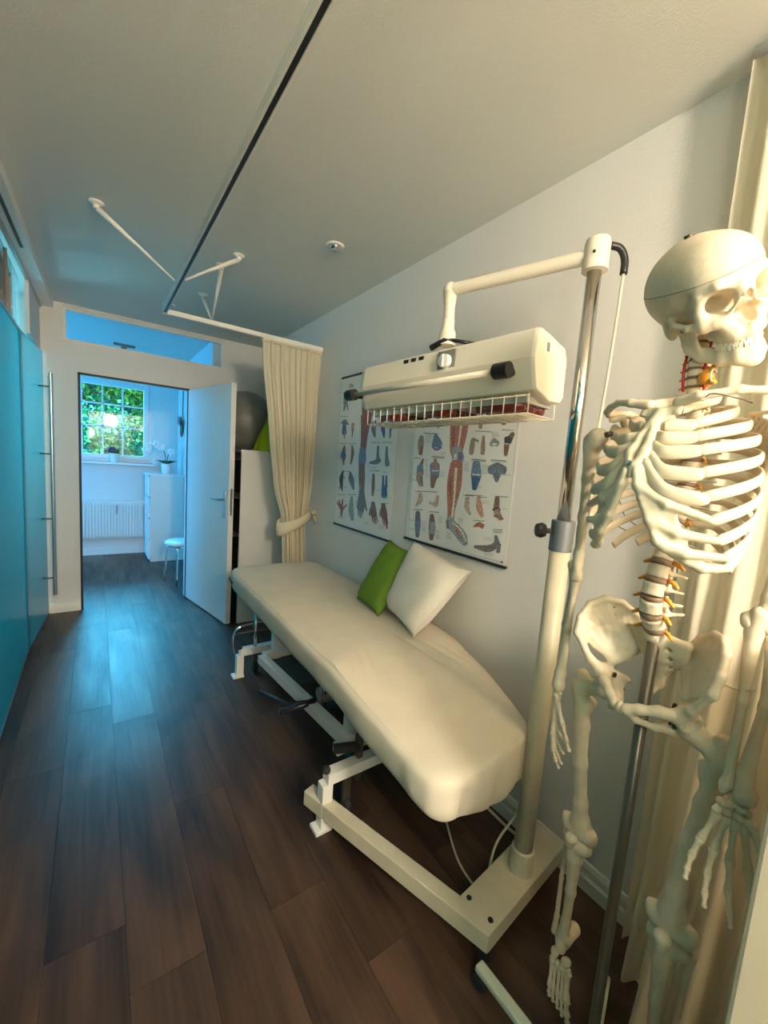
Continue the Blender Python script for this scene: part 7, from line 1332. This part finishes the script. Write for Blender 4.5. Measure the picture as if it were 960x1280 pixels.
# ---- legs
def leg(sg, hp_, kn, an, toe, fwd, mid):
    hp_, kn, an, toe, fwd, mid = map(Vector, (hp_, kn, an, toe, fwd, mid))
    d = (kn-hp_).normalized(); out = -(mid - d*mid.dot(d)).normalized()        # lateral
    tro = hp_ + out*0.046 + d*0.006
    fe = longbone('thigh_bone', [tro+d*0.022, hp_+out*0.030+d*0.12, hp_.lerp(kn, 0.5)+fwd*0.008+out*0.016, kn-d*0.10+fwd*0.004+out*0.004, kn-d*0.045, kn-d*0.020], [0.0180, 0.0150, 0.0135, 0.0145, 0.0195, 0.022],
        [(hp_, hp_+out*0.008+d*0.004, 0.0225, 0.0185), (hp_+out*0.008+d*0.005, tro+d*0.028, 0.0125, 0.0155), (tro-d*0.010, tro+d*0.02, 0.0145, 0.014), (hp_+out*0.020+d*0.055-fwd*0.008, hp_+out*0.024+d*0.07, 0.010, 0.009),
         (kn-out*0.019-d*0.018-fwd*0.004, kn-out*0.020-d*0.006-fwd*0.010, 0.0205, 0.0185), (kn+out*0.019-d*0.018-fwd*0.004, kn+out*0.020-d*0.006-fwd*0.010, 0.0205, 0.0185), (kn-out*0.034-d*0.030, kn-out*0.030-d*0.018, 0.009, 0.010), (kn+out*0.034-d*0.030, kn+out*0.030-d*0.018, 0.009, 0.010)], h=0.0042, k=0.012)
    MB().lathe([(0.009, 0), (0.009, 0.006), (0.004, 0.008), (0.004, 0.012), (0.0, 0.013)], hp_+fwd*0.004-out*0.021, 12, axis=(-out+fwd*0.3)).build('joint_bolt', 'dsteel', fe)
    MB().tube([hp_-out*0.022, hp_-out*0.040-d*0.022], 0.004, 8).build('hip_spring', 'wire', fe)
    t = (an-kn).normalized(); o2 = out - t*out.dot(t); o2.normalize(); f2 = fwd - t*fwd.dot(t); f2.normalize()
    k0 = kn + t*0.012
    pt = longbone('kneecap', [kn+fwd*0.026-d*0.006, kn+fwd*0.029+d*0.012], [0.0150, 0.0085], h=0.0032)
    ti = longbone('shin_bone', [k0+t*0.010-o2*0.002, k0+t*0.05-o2*0.004+f2*0.006, kn.lerp(an, 0.5)-o2*0.006+f2*0.004, an-t*0.06-o2*0.004, an-t*0.012-o2*0.002], [0.0235, 0.0165, 0.0115, 0.0110, 0.0155],
        [(k0+o2*0.018+t*0.008, k0-o2*0.020+t*0.008, 0.0165, 0.0175), (k0+f2*0.016+t*0.03, k0+f2*0.012+t*0.055, 0.008, 0.008), (an-o2*0.018-t*0.012, an-o2*0.019+t*0.008, 0.0095, 0.006)], h=0.0040, k=0.010)
    longbone('fibula', [k0+o2*0.031+t*0.012-f2*0.010, k0+o2*0.030+t*0.04-f2*0.010, kn.lerp(an, 0.5)+o2*0.026-f2*0.006, an+o2*0.020-t*0.05, an+o2*0.021+t*0.010], [0.0105, 0.0058, 0.0055, 0.0062, 0.0085], h=0.0034, k=0.006)
    # foot
    fd = (toe-an).normalized(); side = o2 - fd*o2.dot(fd); side.normalize(); up = side.cross(fd)
    if up.dot(fwd) < 0: up = -up
    heel = an - up*0.040 + fd*0.012 - fwd*0.012
    longbone('heel_bone', [an+fd*0.022-up*0.014, an-up*0.030+fd*0.012, heel-up*0.012-fd*0.006], [0.0135, 0.015, 0.0175], h=0.0036)
    longbone('ankle_bone', [an+fd*0.004, an+fd*0.026+up*0.002], [0.0165, 0.013], h=0.0034)
    rc = random.Random(9)
    for i, (a, b) in enumerate(((-0.017, 0.046), (0.014, 0.044), (-0.021, 0.064), (-0.008, 0.064), (0.004, 0.064), (0.018, 0.062))):
        s_ = 0.0250 if i < 2 else 0.0190
        R_ = Vector((rc.uniform(-1, 1), rc.uniform(-1, 1), rc.uniform(-1, 1))).normalized(); yy = R_.cross(Vector((0.3, 0.2, 0.9))).normalized()
        place('tarsal_bone', CM[i % 3], an+side*a+fd*b+up*0.002, R_.cross(yy), R_, yy, s_, s_, s_, sk)
    Lt = (toe-an).length
    for i, (a, mc, p1, p2, w) in enumerate(((-0.022, 0.062, 0.030, 0.022, 0.0150), (-0.010, 0.070, 0.022, 0.016, 0.0095), (0.001, 0.066, 0.020, 0.014, 0.009), (0.012, 0.062, 0.018, 0.013, 0.009), (0.022, 0.060, 0.016, 0.012, 0.0095))):
        k_ = Lt/0.200
        da = (fd + side*(a*2.2)).normalized(); a0 = an+side*a*0.9+fd*0.066; a1 = a0+da*mc*k_
        seg('foot_bone', a0, a1, w, up, sk); a2 = a1+da*0.002+(da-up*0.15)*p1*k_; seg('toe_bone', a1+da*0.002, a2, w*0.85, up, sk); seg('toe_bone', a2+da*0.001, a2+(da-up*0.3)*p2*k_, w*0.75, up, sk)
leg(-1, (0.893, 0.388, 0.985), (0.950, 0.421, 0.570), (1.000, 0.448, 0.222), (0.950, 0.412, 0.045), (-0.98, 0.12, -0.12), (0, -1, 0))
leg(1, (0.852, 0.214, 1.005), (0.868, 0.200, 0.600), (0.925, 0.205, 0.245), (0.84, 0.20, 0.085), (-0.97, 0.10, -0.05), (0, 1, 0))
# wires from pelvis and shoulder
MB().tube(spline([B(0.02, 0.118, 1.120), B(0.015, 0.138, 1.118), B(0.012, 0.16, 1.128)], 4), 0.0012, 6).build('cord', 'cart', sk, smooth=True)
MB().tube(spline([B(0.072, 0.055, 1.566), B(0.09, 0.075, 1.572), B(0.070, 0.100, 1.565), B(0.05, 0.11, 1.56)], 5), 0.0010, 6).build('spring_wire', 'wire', sk, smooth=True)

# ---- stand
sd = thing('skeleton_stand', (S0.x, S0.y, 0), 'rolling stand with steel rod and pale green star base carrying the skeleton', 'stand')
MB().tube([(S0.x, S0.y, 0.05), (S0.x, S0.y, 1.135)], 0.0105, 16).build('rod', 'dsteel', sd, smooth=True)
MB().lathe([(0.030, 0.045), (0.034, 0.06), (0.030, 0.085), (0.014, 0.10), (0.0125, 0.14), (0.0, 0.14)], (S0.x, S0.y, 0), 20).build('hub', 'leg_green', sd, smooth=True)
for k in range(5):
    a = math.radians(17.7+72*k); c, s_ = math.cos(a), math.sin(a)
    tip = Vector((S0.x+0.30*c, S0.y+0.30*s_, 0.062)); b0 = Vector((S0.x+0.02*c, S0.y+0.02*s_, 0.074))
    lg = MB().bar(b0, tip, 0.030, 0.022).build('leg', 'leg_green', sd, bevel=0.006)
    w = tip-Vector((0.012*c, 0.012*s_, 0))
    MB().lathe([(0.008, -0.012), (0.020, -0.012), (0.0245, -0.007), (0.0245, 0.007), (0.020, 0.012), (0.008, 0.012)], (w.x, w.y, 0.0248), 18, axis=(-s_, c, 0.0)).build('caster', 'rubber', lg)
    MB().tube([(w.x, w.y, 0.03), (w.x, w.y, 0.056)], 0.006, 8).build('caster_stem', 'dsteel', lg)
